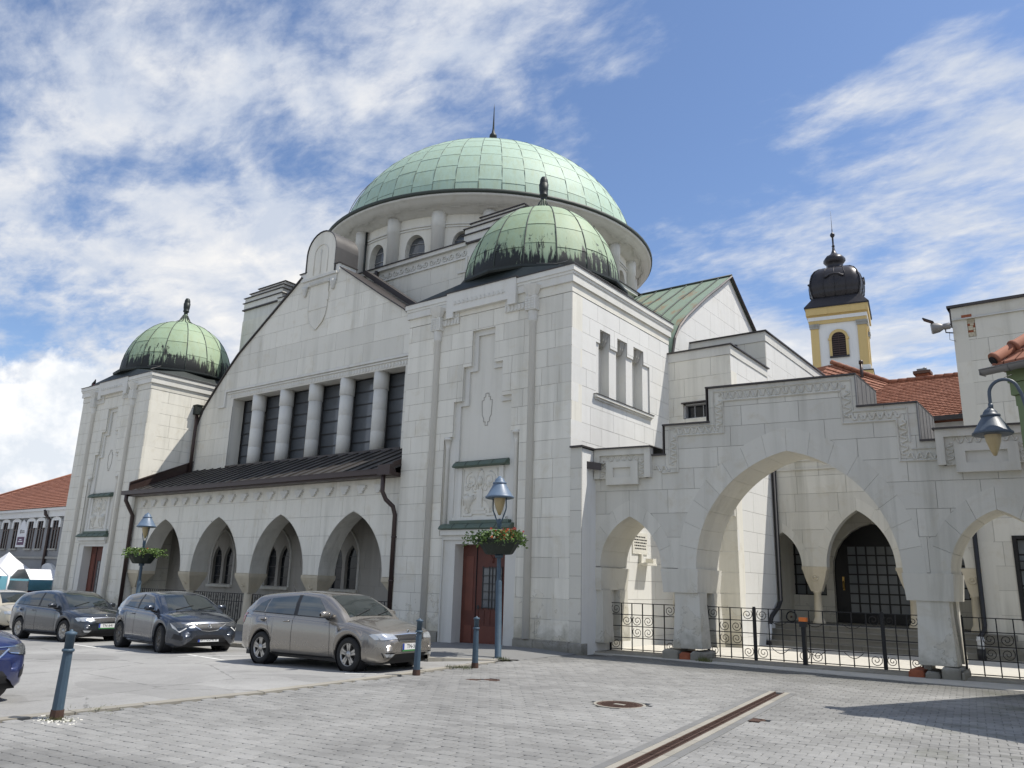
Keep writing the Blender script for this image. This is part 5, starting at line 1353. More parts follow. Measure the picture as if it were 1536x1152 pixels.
def gates():
    W = -.72
    FF = Fr(GF.p(0, 0, W), AD, (0, -1, 0))
    defs = [('garden_gate', 'small black wrought iron gate with scrolls in the left small archway', -6.97, -5.22, 6, [(0, 0, 1), (0, 3, 1), (1, 2, -1), (2, 1, 1), (3, 1, -1), (2, 2, 1), (3, 2, -1), (5, 0, -1), (5, 3, -1), (2, 1, 1)]),
            ('iron_fence_panel', 'black wrought iron side panel left of the orange-capped post in the big archway', -4.38, -3.28, 4, [(0, 0, 1), (0, 3, 1), (1, 1, 1), (1, 2, 1), (2, 1, -1), (2, 2, -1), (3, 0, -1), (3, 3, -1)]),
            ('iron_gate_leaf', 'wide black wrought iron gate leaf behind the orange-capped post', -3.22, -.46, 9, [(0, 0, 1), (3, 0, -1), (4, 0, 1), (8, 0, -1), (0, 3, 1), (8, 3, -1)]),
            ('iron_fence_panel', 'black wrought iron side panel right of the gate leaf in the big archway', -.40, .30, 3, [(0, 0, 1), (2, 0, -1), (0, 3, 1), (2, 3, -1)]),
            ('garden_gate', 'black wrought iron gate with scrolls in the right archway under the wall lamp', 1.15, 3.3, 7, [(1, 2, 1), (2, 2, -1), (1, 1, 1), (2, 1, -1), (4, 2, 1), (5, 2, -1), (6, 0, -1)])]
    for name, lab, a, b, n, cells in defs:
        p = GF.p((a+b)/2, 0.05, W); t = thing(name, lab, 'gate' if 'gate' in name else 'railing', p)
        rail_fence(t, a, b, FF, .09, 1.24, n, 1, list(dict.fromkeys(cells)))
        m = MB(); m.fbox(FF, a-.03, a, .03, 1.28, -.02, .02); m.fbox(FF, b, b+.03, .03, 1.28, -.02, .02); m.obj('stile', M['iron'], t)
        if n == 9:
            for u0 in (a+.35, a+1.15, a+1.95):
                m = MB(); m.tube([FF.p(u0+.4*i/10, .97-.09*math.sin(math.pi*i/10), 0) for i in range(11)], .008, 4); m.obj('arc_ornament', M['iron'], t)
                m = MB(); m.tube([FF.p(u0+.4*i/10, .24+.12*(1-math.sin(math.pi*i/10)), 0) for i in range(11)], .008, 4); m.obj('arc_ornament', M['iron'], t)
    p = GF.p(-2.05, 0, W+.25); t = thing('lock_post', 'black square post with an orange cover on top in front of the iron gate', 'post', p)
    m = MB(); m.box((p[0]-.045, p[1]-.045, 0), (p[0]+.045, p[1]+.045, 1.0)); m.obj('post', M['iron'], t)
    m = MB(); m.box((p[0]-.075, p[1]-.07, .88), (p[0]+.075, p[1]+.07, 1.0)); m.obj('lock_box', M['blackp'], t)
    m = MB(); m.box((p[0]-.08, p[1]-.075, 1.0), (p[0]+.08, p[1]+.075, 1.09)); m.obj('cover', M['orange'], t)
gates()

# ------------------------------------------------------------------ entrance porch at the back of the courtyard
def porch():
    Y = 26.75; F = Fr((0, Y, 0), (1, 0, 0), (0, -1, 0)); X0, X1 = -9.95, -3.2
    t = thing('entrance_porch', 'shaded entrance porch with pointed arches on pale columns at the back of the courtyard', 'porch', (-6.5, Y, 0))
    A = [(-9.38, -8.20, 2.48, 3.58, .24), (-7.42, -5.36, 2.45, 4.24, .32), (-4.62, -3.5, 2.48, 3.58, .24)]
    holes = [arch_poly(a, b, 1.0, zs, za, 7) for a, b, zs, za, T in A]; rings = [ring_poly(a, b, 1, zs, za, T, 7) for a, b, zs, za, T in A]
    ashlar(F, [rect(X0, X1, 2.46, 6.6)], rings+holes, CO(2.46, 6.6, .59), 1.2, t, t, M['wall2'], seed=81, core=.34, lim=120)
    for (a, b, zs, za, T), n in zip(A, (3, 4, 3)):
        voussoirs(F, a, b, zs, za, T, -.34, .004, n, t, M['wall2'], gap=.004)
    m = MB(); m.fbox(F, X0+1.0, X1, 5.62, 5.68, 0, .05); m.fbox(F, X0+1.0, X1, 5.92, 6.0, 0, .07); m.obj('string_course', M['wall2'], t)
    for uc in (-9.60, -7.81, -4.98, -3.35):
        m = MB(); h = .40 if uc in (-7.81, -4.98) else .26; yc = Y+.17
        m.box((uc-h, Y-.02, 2.36), (uc+h, Y+.36, 2.46)); P = []
        for f, g_, z in ((.95, 1, 2.36), (.72, .85, 2.02), (.40, .6, 1.68)): P.append([(uc-h*f, yc-.19*g_, z), (uc+h*f, yc-.19*g_, z), (uc+h*f, yc+.19*g_, z), (uc-h*f, yc+.19*g_, z)])
        m.grid(P, sm=False, closed=True); cap = m.obj('capital', M['sand'], t)
        m = MB(); m.tube([(uc+.10*math.cos(a), Y-.005, 2.12+.10*math.sin(a)) for a in [i*math.pi/5 for i in range(11)]], .025, 5); m.lathe([(.05, -.02), (.04, .03), (.001, .05)], (uc, Y+.01, 2.12), 8); m.obj('rosette', M['sand'], cap)
        m = MB(); m.lathe([(.20, .66), (.20, .74), (.16, .80), (.135, .86), (.11, 1.62), (.135, 1.64), (.135, 1.69)], (uc, yc, 0), 16); m.obj('column', M['sand'], t)
    # floor and steps
    for k in range(4):
        z1 = .66-.165*k; y0 = 26.30-.29*k
        x = -10.0
        while x < -2.3+.2*k-.05:
            x1 = min(x+random.Random(k*9+int(x*7)).uniform(1.0, 1.6), -2.4+.0*k); m = MB(); m.box((x+.004, y0, z1-.165), (x1-.004, 29.6 if k == 0 else y0+.32, z1-.035)); m.box((x+.004, y0-.03, z1-.035), (x1-.004, 29.6 if k == 0 else y0+.32, z1)); m.obj('step', M['step'], t); x = x1
            if x >= -2.41: break
    # inside: back wall, side walls, ceiling, windows and doors
    B = Fr((0, 29.2, 0), (1, 0, 0), (0, -1, 0)); bh = [arch_poly(-9.75, -8.15, 1.55, 2.7, 3.6, 6), arch_poly(-7.9, -5.2, .6, 2.4, 4.0, 6), arch_poly(-4.9, -3.4, 1.55, 2.7, 3.6, 6)]
    ashlar(B, [rect(X0-.3, X1+.3, .6, 4.6)], bh, CO(.6, 4.6, .57), 1.1, t, t, M['wall2'], seed=83, core=.3, lim=120)
    m = MB(); m.box((X0-.3, Y+.34, .6), (X0-.05, 29.2, 4.6)); m.box((X1+.05, Y+.34, .6), (X1+.3, 29.2, 4.6)); m.box((X0-.3, Y+.34, 4.4), (X1+.3, 29.3, 4.6)); m.obj('porch_inner_wall', M['wall2'], t)
    m = MB(); m.box((X0-.3, Y+.3, 4.62), (X1+.3, 31.5, 4.7)); m.box((X0-.3, 29.55, .0), (X1+.3, 29.62, 4.6)); m.obj('dark_hall', M['dark'], t)
    def gridwin(u0, u1, z0, z1, nc, nr, w, nm, gm, lab=None):
        m = MB(); m.fbox(B, u0, u1, z0, z1, w-.06, w-.03); fr_ = m.obj(nm, M['iron'], t, label=lab)
        cw, ch = (u1-u0)/nc, (z1-z0)/nr
        for i in range(nc):
            for j in range(nr):
                m = MB(); m.fbox(B, u0+i*cw+.022, u0+(i+1)*cw-.022, z0+j*ch+.022, z0+(j+1)*ch-.022, w-.03, w-.022); m.obj('pane', gm, fr_)
        m = MB()
        for i in range(nc+1): m.fbox(B, u0+i*cw-.024, u0+i*cw+.024, z0, z1, w-.03, w+.01)
        for j in range(nr+1): m.fbox(B, u0, u1, z0+j*ch-.024, z0+j*ch+.024, w-.03, w+.008)
        m.obj('glazing_bars', M['iron'], fr_)
    gridwin(-9.60, -8.2, 1.56, 3.3, 4, 5, -.2, 'window', M['glassg'])
    gridwin(-7.45, -5.55, 1.0, 3.25, 6, 7, -.2, 'glazed_door', M['glassg'])
    gridwin(-4.85, -3.45, 1.56, 3.3, 4, 5, -.2, 'window', M['glassg'])
    m = MB(); m.fbox(B, -7.9, -7.45, .66, 4.0, -.28, -.2); m.fbox(B, -5.55, -5.2, .66, 4.0, -.28, -.2); m.fbox(B, -7.45, -5.55, .66, 1.0, -.28, -.2); m.fbox(B, -7.45, -5.55, 3.25, 4.0, -.28, -.2); d_ = m.obj('door_frame', M['iron'], t)
    m = MB(); m.fbox(B, -7.64, -7.58, 1.75, 2.2, -.2, -.15); m.tube([B.p(-7.61, 2.05, -.15), B.p(-7.61, 2.0, -.08), B.p(-7.61, 1.8, -.08), B.p(-7.61, 1.78, -.15)], .018, 6); m.obj('door_handle', simple('brass', (.45, .30, .10), .3, .9), d_)
    # rain pipes at both ends
    for x, bend, lab in ((-8.93, -1, 'black rain pipe with a pale plastic foot in the left corner of the courtyard'), (-3.16, 0, 'black rain pipe with a white plastic collar right of the porch steps')):
        p = thing('rain_pipe', lab, 'pipe', (x, Y-.2, 0))
        if bend:
            m = MB(); m.tube([(x, Y-.10, 6.3), (x, Y-.10, 1.35), (x+.0, Y-.35, 1.15), (x-.05, Y-.9, .85), (x-.05, Y-1.15, .55)], .07, 10); m.obj('pipe', M['blackp'], p)
            m = MB(); m.tube([(x-.05, Y-1.12, .62), (x-.04, Y-1.28, .08)], .082, 10); m.obj('pipe_foot', M['white_pp'], p)
            m = MB(); m.tube([(x-.04, Y-1.28, .12), (x-.04, Y-1.30, .0)], .1, 10); m.obj('drain_collar', M['blackp'], p)
        else:
            m = MB(); m.tube([(x, Y-.10, 6.3), (x, Y-.10, .9), (x, Y-.3, .75), (x, Y-1.32, .60)], .065, 10); m.obj('pipe', M['blackp'], p)
            m = MB(); m.tube([(x, Y-1.32, .62), (x, Y-1.32, .28)], .085, 10); m.tube([(x, Y-1.32, .50), (x, Y-1.32, .56)], .10, 10); m.obj('pipe_collar', M['white_pp'], p)
            m = MB(); m.tube([(x, Y-1.32, .30), (x, Y-1.32, .0)], .11, 10); m.obj('pipe_foot', M['blackp'], p)
    g = thing('meter_box', 'small beige box on the side wall seen through the big archway', 'box', (-8.75, 23.3, 3.8))
    m = MB(); m.box((-9.16, 23.24, 3.83), (-9.05, 23.34, 4.1)); m.obj('housing', M['relief'], g)
    # small dark wheel of a hose lying on the porch floor
    h = thing('hose_reel', 'dark coiled hose lying on the porch floor between the first two columns', 'hose', (-8.6, 26.6, .7))
    m = MB(); m.tube([(-8.6+.16*math.cos(a), 26.62+.02*math.sin(a*3), .86+.16*math.sin(a)) for a in [i*.5 for i in range(40)]], .022, 5); m.obj('hose', M['blackp'], h)
    m = MB(); m.lathe([(.03, -.03), (.03, .03)], (-8.6, 26.62, .86), 8); m.obj('hub', M['rust'], h)
porch()

def right_wing():
    Y = 26.75; X0 = -3.12; t = thing('courtyard_side_building', 'tall grey rendered building with a flaked patch at its top corner beside the floodlight', 'building', (0, Y, 0))
    m = MB(); m.box((X0+.35, Y+.4, -.2), (9, 40, 9.95)); m.obj('building_body', M['wall2'], t)
    F = Fr((X0, Y, 0), (1, 0, 0), (0, -1, 0)); win = [rect(.92, 2.3, 1.1, 3.34), rect(4.2, 5.6, 1.1, 3.34)]
    fl = rect(.10, .62, 9.42, 10.02)
    ashlar(F, [rect(0, 12, -.2, 10.02)], win+[fl], [-.2, .5]+CO(.5, 10.02, .68)[1:], 1.3, t, t, M['wall2'], seed=91, core=.4, lim=160, jit=.001)
    Fs = Fr((X0, Y, 0), (0, 1, 0), (-1, 0, 0)); m = MB(); m.fbox(Fs, 0, 13, -.2, 10.3, -.4, .0); m.obj('side_wall', M['wall2'], t)
    m = MB(); m.fbox(F, -.0, 12, 10.02, 10.42, -.5, .03); m.obj('parapet', M['wall2'], t)
    m = MB(); m.fbox(F, -.1, 12, 10.42, 10.50, -.8, .12); m.fbox(Fs, -.1, 13, 10.42, 10.50, -.3, .09); m.fbox(Fs, 0, 13, 9.9, 10.42, 0, .05); m.obj('coping', M['flash'], t)
    m = MB(); m.tube([F.p(.03, 10.03, .06), F.p(12, 10.03, .06)], .022, 5); m.obj('white_cable', M['white_pp'], t)
    rnd = random.Random(3)
    for r in range(8):
        u = .12+(r % 2)*.06
        while u < .60:
            L = rnd.uniform(.08, .16); m = MB(); c = min(u+L, .61); m.fbox(F, u+.005, c-.005, 9.44+r*.072, 9.505+r*.072, -.1, -.035+rnd.uniform(-.015, .01)); m.obj('rubble_stone', M['brick'] if rnd.random() < .18 else M['sand'], t); u = c
    m = MB(); m.fbox(F, .27, .55, 10.06, 10.15, 0, .035); m.obj('exposed_brick', M['brick'], t)
    m = MB(); m.fbox(F, .10, .62, 9.42, 10.02, -.3, -.06); m.obj('rubble_backing', M['sand'], t)
    for a, b in ((.92, 2.3), (4.2, 5.6)):
        m = MB(); m.fbox(F, a, b, 1.1, 3.34, -.25, -.2); w_ = m.obj('window', M['iron'], t)
        for i in range(3):
            for j in range(5):
                m = MB(); m.fbox(F, a+.06+i*.425, a+.06+(i+1)*.425-.05, 1.17+j*.43, 1.17+(j+1)*.43-.05, -.2, -.19); m.obj('pane', M['glassg'], w_)
        m = MB(); m.fbox(F, a-.05, a+.05, 1.05, 3.39, -.2, .03); m.fbox(F, b-.05, b+.05, 1.05, 3.39, -.2, .03); m.fbox(F, a+.05, b-.05, 1.05, 1.12, -.2, .03); m.fbox(F, a+.05, b-.05, 3.3, 3.39, -.2, .03)
        for z in (1.9, 2.45, 2.68): m.fbox(F, a+.05, b-.05, z-.015, z+.015, -.15, .0)
        m.obj('window_frame', M['iron'], t)
    # floodlight
    s = thing('floodlight', 'grey floodlight with an open flap on a bracket at the building corner, against the sky', 'lamp', (-3.5, Y-.1, 9.7))
    c = Vector((-3.34, Y-.25, 9.80))
    m = MB(); m.tube([(X0, Y-.05, 9.62), (c.x+.05, Y-.2, 9.62), (c.x+.05, Y-.25, 9.75)], .02, 6); m.obj('bracket', M['iron'], s)
    m = MB(); m.tube([(X0, Y-.05, 9.80), (c.x+.1, Y-.2, 9.84)], .02, 6); m.obj('stay', M['iron'], s)
    m = MB(); m.tube([(X0+.05, Y-.03, 9.35), (X0-.1, Y-.1, 9.4), (c.x+.15, Y-.2, 9.62)], .008, 4); m.obj('cable', M['iron'], s)
    ax = Vector((-.86, -.1, -.05)).normalized()
    rings = [(-.20, .07), (-.18, .10), (-.02, .10), (.0, .08), (.03, .10), (.12, .15), (.30, .175), (.33, .165)]
    m = MB(); m.tube([c+ax*a for a, r in rings], .1, 14, rad=[r for a, r in rings]); m.obj('housing', M['zinc'], s)
    m = MB(); m.tube([c+ax*.335, c+ax*.345], .15, 14); m.obj('lens', M['car_glass'], s)
    u = Vector((-.60, -.1, .42)); o = c+ax*.26+Vector((0, 0, .17)); n = Vector((0, -.26, 0)); d = Vector((-.30, 0, .17)); k = Vector((-.02, 0, .02))
    m = MB(); q = [o+n*.6, o-n*.6, o-n*.6+d*.95, o+n*.6+d*.95]; m.add([tuple(v) for v in q]+[tuple(v+Vector((.02, 0, .03))) for v in q], [(0, 1, 2, 3), (7, 6, 5, 4), (0, 4, 5, 1), (1, 5, 6, 2), (2, 6, 7, 3), (3, 7, 4, 0)]); m.obj('flap', M['iron'], s)
right_wing()
# ------------------------------------------------------------------ church tower, roofs and houses around
def church():
    yaw = R(10); c = Vector((-21.3, 87.4, 0)); t = thing('church_tower', 'slim white and ochre baroque tower with a black onion dome, behind the red roof', 'tower', (c.x, c.y, 0), yaw)
    def L(nm, m, mat, par=None): return local(nm, m.mesh(nm, mat), par or t)
    h = 2.85
    m = MB(); m.box((-h+.02, .02, 0), (h-.02, 2*h, 30.9)); body = L('shaft', m, M['white_pl'])
    F = Fr((0, 0, 0), (1, 0, 0), (0, -1, 0)); Fr2 = Fr((h, h, 0), (0, 1, 0), (1, 0, 0))
    for fr in (F, Fr2):
        for u in (-1, 1):
            a, b = sorted((u*h, u*(h-.85)))
            m = MB(); m.fbox(fr, a, b, 25.6, 30.2, -.1, .10); L('corner_pilaster', m, M['ochre'])
            m = MB(); m.fbox(fr, a-.05, b+.05, 24.9, 25.6, -.1, .18); L('pilaster_base', m, M['white_pl'])
            m = MB(); m.fbox(fr, a-.08, b+.08, 30.2, 30.5, -.1, .2); m.fbox(fr, a-.12, b+.12, 30.5, 30.75, -.1, .25); L('pilaster_capital', m, M['plinth'])
    for z0, z1, e, mt in ((24.5, 24.9, .35, 'ochre'), (30.75, 31.15, .14, 'ochre'), (31.15, 31.55, .22, 'white_pl'), (31.55, 31.8, .10, 'ochre'), (31.8, 32.6, .38, 'ochre'), (32.6, 32.72, .5, 'slate'), (24.9, 25.0, .42, 'slate')):
        m = MB(); m.box((-h-e, -e, z0), (h+e, 2*h+e, z1)); L('cornice', m, M[mt])
    # belfry opening with louvres
    a = .72; m = MB(); m.fbox(F, -a-.28, a+.28, 26.7, 26.85, -.1, .3); L('window_sill', m, M['slate'])
    o = ellipse_top(-a-.28, a+.28, 26.85, 28.9, 29.95, 8); i_ = ellipse_top(-a, a, 26.85, 28.9, 29.62, 8)
    m = MB()
    vs = [F.p(u, z, .12) for u, z in o]+[F.p(u, z, .12) for u, z in i_]+[F.p(u, z, -.1) for u, z in i_]; n = len(o)
    m.add(vs, [(k, k+1, n+k+1, n+k) for k in range(1, n-1)]+[(n-1, 0, n, 2*n-1)]+[(n+k, n+k+1, 2*n+k+1, 2*n+k) for k in range(n-1)]); L('window_surround', m, M['ochre'])
    m = MB(); m.fbox(F, -a-.36, -a, 28.75, 28.95, .0, .2); m.fbox(F, a, a+.36, 28.75, 28.95, .0, .2); L('window_impost', m, M['ochre'])
    m = MB(); m.prism(F, i_, -.2, .04); w_ = L('belfry_window', m, M['dark'])
    for k in range(11):
        z = 26.95+k*.25; half = a-.04 if z < 28.9 else a*math.sqrt(max(.02, 1-((z-28.9)/.75)**2))-.04
        m = MB(); m.add([F.p(-half, z, .11), F.p(half, z, .11), F.p(half, z+.17, .05), F.p(-half, z+.17, .05)], [(0, 1, 2, 3)]); L('louvre', m, simple('louvre_brown', (.06, .035, .028), .7) if k == 0 else bpy.data.materials['louvre_brown'], w_)
    m = MB(); m.fbox(F, -.03, .03, 26.9, 29.5, .1, .13); L('mullion', m, bpy.data.materials['louvre_brown'], w_)
    # skirt roof and bulb: rounded square plan
    def sq(r, z, rnd_, n=8):
        out = []
        for q in range(4):
            for k in range(n):
                a = (q+k/n)*math.pi/2+math.pi/4; ca, sa = math.cos(a), math.sin(a)
                s = 1/max(abs(ca), abs(sa)); s = s*(1-rnd_)+rnd_*1.12; out.append((r*s*ca, h+r*s*sa, z))
        return out
    m = MB(); m.grid([sq(3.38, 32.72, 0), sq(3.0, 33.3, .05), sq(2.62, 33.9, .12), sq(2.45, 34.1, .2)], sm=False, closed=True); L('skirt_roof', m, M['slate'])
    prof = [(2.45, 34.05), (2.62, 34.3), (2.66, 34.45), (2.74, 34.6), (2.70, 34.75), (2.80, 34.95), (2.84, 35.6), (2.78, 36.2), (2.60, 36.85), (2.25, 37.4), (1.75, 37.8), (1.15, 38.05), (.95, 38.1)]
    m = MB(); m.grid([sq(r, z, .34) for r, z in prof], sm=True, closed=True); bulb = L('onion_dome', m, M['slate'])
    m = MB()
    for q in range(4):
        for k in (0, 2, 4, 6):
            pts = []
            for r, z in prof: pts.append(sq(r+.03, z, .34)[q*8+k])
            m.tube(pts, .03, 4)
    L('dome_seams', m, M['slate'], bulb)
    for sx, sy, ang in ((0, -1, 0), (1, 0, 90), (-1, 0, -90)):
        m = MB(); T = Matrix.Rotation(R(ang), 4, 'Z')
        mm = MB(); mm.lathe([(.001, 0), (.38, 0), (.50, .1), (.62, .1), (.66, -.05)], (0, 0, 0), 14)
        vs = []
        for x, y, z in mm.v: p = T @ Vector((x, -2.86-z*.8, 35.9+y)); vs.append((p.x, p.y+h, p.z))
        m.add(vs, mm.f, True)
        pts = [T @ Vector((u, -2.95, z)) for u, z in ((-1.05, 36.25), (-.8, 36.3), (-.55, 36.5), (0, 36.62), (.55, 36.5), (.8, 36.3), (1.05, 36.25))]
        m.tube([(p.x, p.y+h, p.z) for p in pts], .10, 5); L('dormer_medallion', m, M['slate'], bulb)
    m = MB(); m.lathe([(.98, 38.0), (1.02, 38.2), (.92, 38.3), (.92, 38.75), (1.05, 38.85), (1.22, 39.1), (1.20, 39.4), (1.0, 39.7), (.55, 39.95), (.30, 40.25), (.17, 40.6), (.13, 41.0), (.10, 41.05)], (0, h, 0), 8); L('lantern', m, M['slate'])
    m = MB(); m.lathe([(.10, 41.0), (.20, 41.1), (.10, 41.25), (.10, 42.2), (.2, 42.3), (.28, 42.5), (.22, 42.7), (.06, 42.85), (.05, 43.2), (.03, 43.4), (.015, 45.6)], (0, h, 0), 10); L('spire_rod', m, M['slate'])
church()
def tiled(parent, A, B, C_, D, rows, cols, name='roof_tiles'):
    """bilinear patch of overlapping plain tiles (A,B eave left/right, C_,D ridge right/left)"""
    A, B, C_, D = map(Vector, (A, B, C_, D)); m = MB(); rnd = random.Random(rows*cols)
    n = (B-A).cross(D-A).normalized()
    if n.z < 0: n = -n
    for j in range(rows):
        for i in range(cols):
            o = .5 if j % 2 else 0; u0, u1 = (i+o)/cols, (i+1+o)/cols; u1 = min(u1, 1)
            if u1-u0 < .2/cols: continue
            v0, v1 = j/rows, (j+1.12)/rows; g = .04/cols
            P = lambda u, v: (A.lerp(B, u)).lerp(D.lerp(C_, u), v)
            k = rnd.uniform(.0, .016)
            a, b, c, d = P(u0+g, v0)+n*(.045+k), P(u1-g, v0)+n*(.045+k), P(u1-g, min(v1, 1))+n*.008, P(u0+g, min(v1, 1))+n*.008
            e = P(u0+g, v0)+n*.015, P(u1-g, v0)+n*.015
            m.add([a, b, c, d, *e], [(0, 1, 2, 3), (4, 5, 1, 0)])
    return m.obj(name, M['tile'], parent, kind='stuff')
def back_house():
    t = thing('red_roofed_house', 'house with a red tiled roof rising behind the stepped gate wall', 'house', (-6, 36, 0))
    m = MB(); m.box((-12.5, 34.4, 0), (-3.2, 46, 8.3)); m.obj('house_body', M['white_pl'], t)
    P = [(-9.0, 34, 8.50), (-3.1, 34, 8.46), (-3.1, 38, 10.98), (-7.2, 38, 11.02)]
    tiled(t, P[0], P[1], P[2], P[3], 24, 36)
    # steeper slope climbing to the left
    Q = [(-12.5, 34.0, 8.5), (-8.98, 34, 8.50), (-7.18, 38, 11.02), (-9.75, 38.3, 12.40)]
    tiled(t, Q[0], Q[1], Q[2], Q[3], 24, 22)
    m = MB(); m.add([(-9.0, 34.05, 8.38), (-3.1, 34.05, 8.36), (-3.1, 38, 10.90), (-7.2, 38, 10.93)], [(0, 1, 2, 3)]); m.add([(-12.5, 34.05, 8.38), (-9.0, 34.05, 8.38), (-7.2, 38, 10.93), (-9.75, 38.3, 12.3)], [(0, 1, 2), (0, 2, 3)]); m.add([(-3.1, 38, 10.94), (-7.2, 38, 10.98), (-9.75, 38.3, 12.36), (-12.5, 38, 12.0), (-12.5, 46, 8), (-3.1, 46, 8)], [(0, 1, 2, 3, 4, 5)]); m.obj('roof_deck', M['tile'], t)
    rnd = random.Random(2)
    for a, b in (((-9.75, 38.25, 12.47), (-7.2, 38, 11.08)), ((-7.2, 38, 11.08), (-3.1, 38, 11.05))):
        a, b = Vector(a), Vector(b); n = int((b-a).length/.36)
        for k in range(n):
            p, q = a.lerp(b, k/n), a.lerp(b, (k+1.1)/n); m = MB(); m.tube([p, q], .1, 7, rad=[.125, .10]); m.obj('ridge_tile', M['tile'], t)
    m = MB(); m.box((-12.5, 33.85, 8.32), (-3.1, 34.02, 8.48)); m.obj('gutter', M['flash'], t)
    m = MB(); m.box((-3.4, 34.2, 7.4), (-3.1, 34.4, 8.3)); m.obj('eave_wall', M['wall2'], t)
    m = MB(); m.add([(-9.9, 38.2, 11.0), (-9.72, 38.2, 11.0), (-9.66, 38.2, 12.42), (-9.80, 38.2, 12.55), (-9.9, 38.6, 11.0), (-9.72, 38.6, 11.0), (-9.66, 38.6, 12.42), (-9.80, 38.6, 12.55)], [(0, 1, 2, 3), (1, 5, 6, 2), (3, 2, 6, 7)]); m.obj('verge_flashing', M['white_pp'], t)
    c = thing('brick_chimney', 'squat brick chimney on the ridge of the red roof against the sky', 'chimney', (-5.8, 38.2, 11))
    m = MB(); m.box((-6.1, 38.1, 10.8), (-5.6, 38.6, 11.32)); b_ = m.obj('stack', M['brick'], c)
    m = MB(); m.box((-6.2, 38.0, 11.32), (-5.5, 38.7, 11.45)); m.obj('cap', simple('chimney_cap', (.12, .07, .05), .8), c)
    m = MB()
    for r in range(6):
        for k in range(3): m.box((-6.1+k*.17+(r % 2)*.04, 38.085, 10.9+r*.07), (-5.95+k*.17+(r % 2)*.04-.005, 38.1, 10.96+r*.07))
    m.obj('brick_courses', M['brick'], b_, kind='stuff')
    m = MB(); m.box((-6.05, 38.1, 11.45), (-5.65, 38.6, 11.56)); m.lathe([(.08, 0), (.08, .12)], (-5.75, 38.3, 11.5), 8); m.obj('cowl', M['zinc'], c)
    v = thing('vent_pipe', 'brown vent pipe standing on the red roof in front of the church tower', 'pipe', (-8.4, 37.4, 11))
    m = MB(); m.tube([(-8.33, 37.9, 11.0), (-8.33, 37.9, 12.12)], .07, 8); m.obj('pipe', M['gutter'], v)
    m = MB(); m.tube([(-8.33, 37.9, 12.08), (-8.33, 37.9, 12.24)], .10, 8); m.obj('pipe_cowl', M['gutter'], v)
back_house()
def street_house():
    Y = 24.0; gy = -1.03; F = Fr((0, Y, 0), (1, 0, 0), (0, -1, 0))
    t = thing('grey_street_house', 'long grey house with white window hoods under a red tiled roof, far left', 'house', (-62, Y, gy))
    m = MB(); m.box((-85, Y, gy), (-43, Y+12, 5.3)); m.obj('house_wall', M['grey_pl'], t)
    m = MB(); m.fbox(F, -85, -43, 5.05, 5.45, 0, .25); m.fbox(F, -85, -43, 5.45, 5.62, 0, .45); m.obj('eave_cornice', M['white_pl'], t)
    m = MB(); m.fbox(F, -85, -43, 2.28, 2.42, 0, .12); m.obj('string_course', M['plinth'], t)
    for x in (-72.0, -70.2, -67.6, -65.9, -64.15, -62.35, -59.95, -58.45, -56.15, -54.2, -52.4):
        m = MB(); m.fbox(F, x-.42, x+.42, 2.95, 4.85, -.02, .01); w_ = m.obj('window', M['glassd'], t)
        m = MB(); m.fbox(F, x-.035, x+.035, 2.95, 4.85, .01, .05); m.fbox(F, x-.4, x+.4, 4.2, 4.26, .01, .05); m.fbox(F, x-.46, x-.38, 2.95, 4.85, 0, .06); m.fbox(F, x+.38, x+.46, 2.95, 4.85, 0, .06); m.obj('window_frame', simple('brown_frame', (.08, .05, .04), .6) if 'brown_frame' not in bpy.data.materials else bpy.data.materials['brown_frame'], w_)
        m = MB()
        for q in subs([ellipse_top(x-.72, x+.72, 4.35, 4.75, 5.05, 4)], [rect(x-.44, x+.44, 4.2, 4.80)]): m.prism(F, q, 0, .12)
        m.obj('window_hood', M['white_pl'], w_)
        m = MB(); m.fbox(F, x-.55, x+.55, 2.85, 2.95, 0, .15); m.obj('window_sill', M['plinth'], w_)
    m = MB(); x = -57.25; m.tube([(x, Y-.45, 5.5), (x, Y-.40, 5.2), (x+.25, Y-.12, 4.8), (x+.25, Y-.12, gy)], .10, 7); m.obj('downpipe', M['gutter'], t)
    # hip roof
    E = 5.62; A, B, C_, D = (-86, Y-.5, E), (-42, Y-.5, E), (-50, Y+8, 10.6), (-70.5, Y+8, 10.6)
    m = MB(); A = (-78.6, Y-.5, E); D = (-66.6, Y+5.4, 9.25); m.add([A, B, (-42, Y+5.4, 9.25), D], [(0, 1, 2, 3)]); m.add([A, D, (-78.6, Y+12, E)], [(0, 1, 2)]); m.obj('roof_plane', M['tile'], t)
    tiled(t, (-76, Y-.5, E), (-43, Y-.5, E), (-43, Y+5.4, 9.25), (-66.6, Y+5.4, 9.25), 22, 110)
    m = MB(); m.tube([A, D], .13, 6); m.tube([D, (-42, Y+5.4, 9.3)], .13, 6); m.obj('ridge_tiles', M['tile'], t, kind='stuff')
    # ground floor arch
    m = MB()
    for q in subs([ellipse_top(-57.4, -55.0, .4, 1.1, 2.0, 6)], [ellipse_top(-56.9, -55.5, .0, .9, 1.45, 5)]): m.prism(F, q, 0, .2)
    m.obj('door_arch', M['white_pl'], t)
    m = MB(); m.prism(F, ellipse_top(-56.9, -55.5, gy, .9, 1.45, 5), 0, .05); m.obj('arched_door', M['dark'], t)
    # hanging information board
    b = thing('wall_sign', 'white shaped wall sign with a dark panel between the upper windows of the grey house', 'sign', (-61.2, Y, 3.8))
    o = [(-61.95, 3.05), (-60.45, 3.05), (-60.45, 4.45), (-60.75, 4.5), (-60.9, 4.75), (-61.2, 4.95), (-61.5, 4.75), (-61.65, 4.5), (-61.95, 4.45)]
    m = MB(); m.prism(F, o, .03, .10); m.obj('board', M['cloth_w'], b)
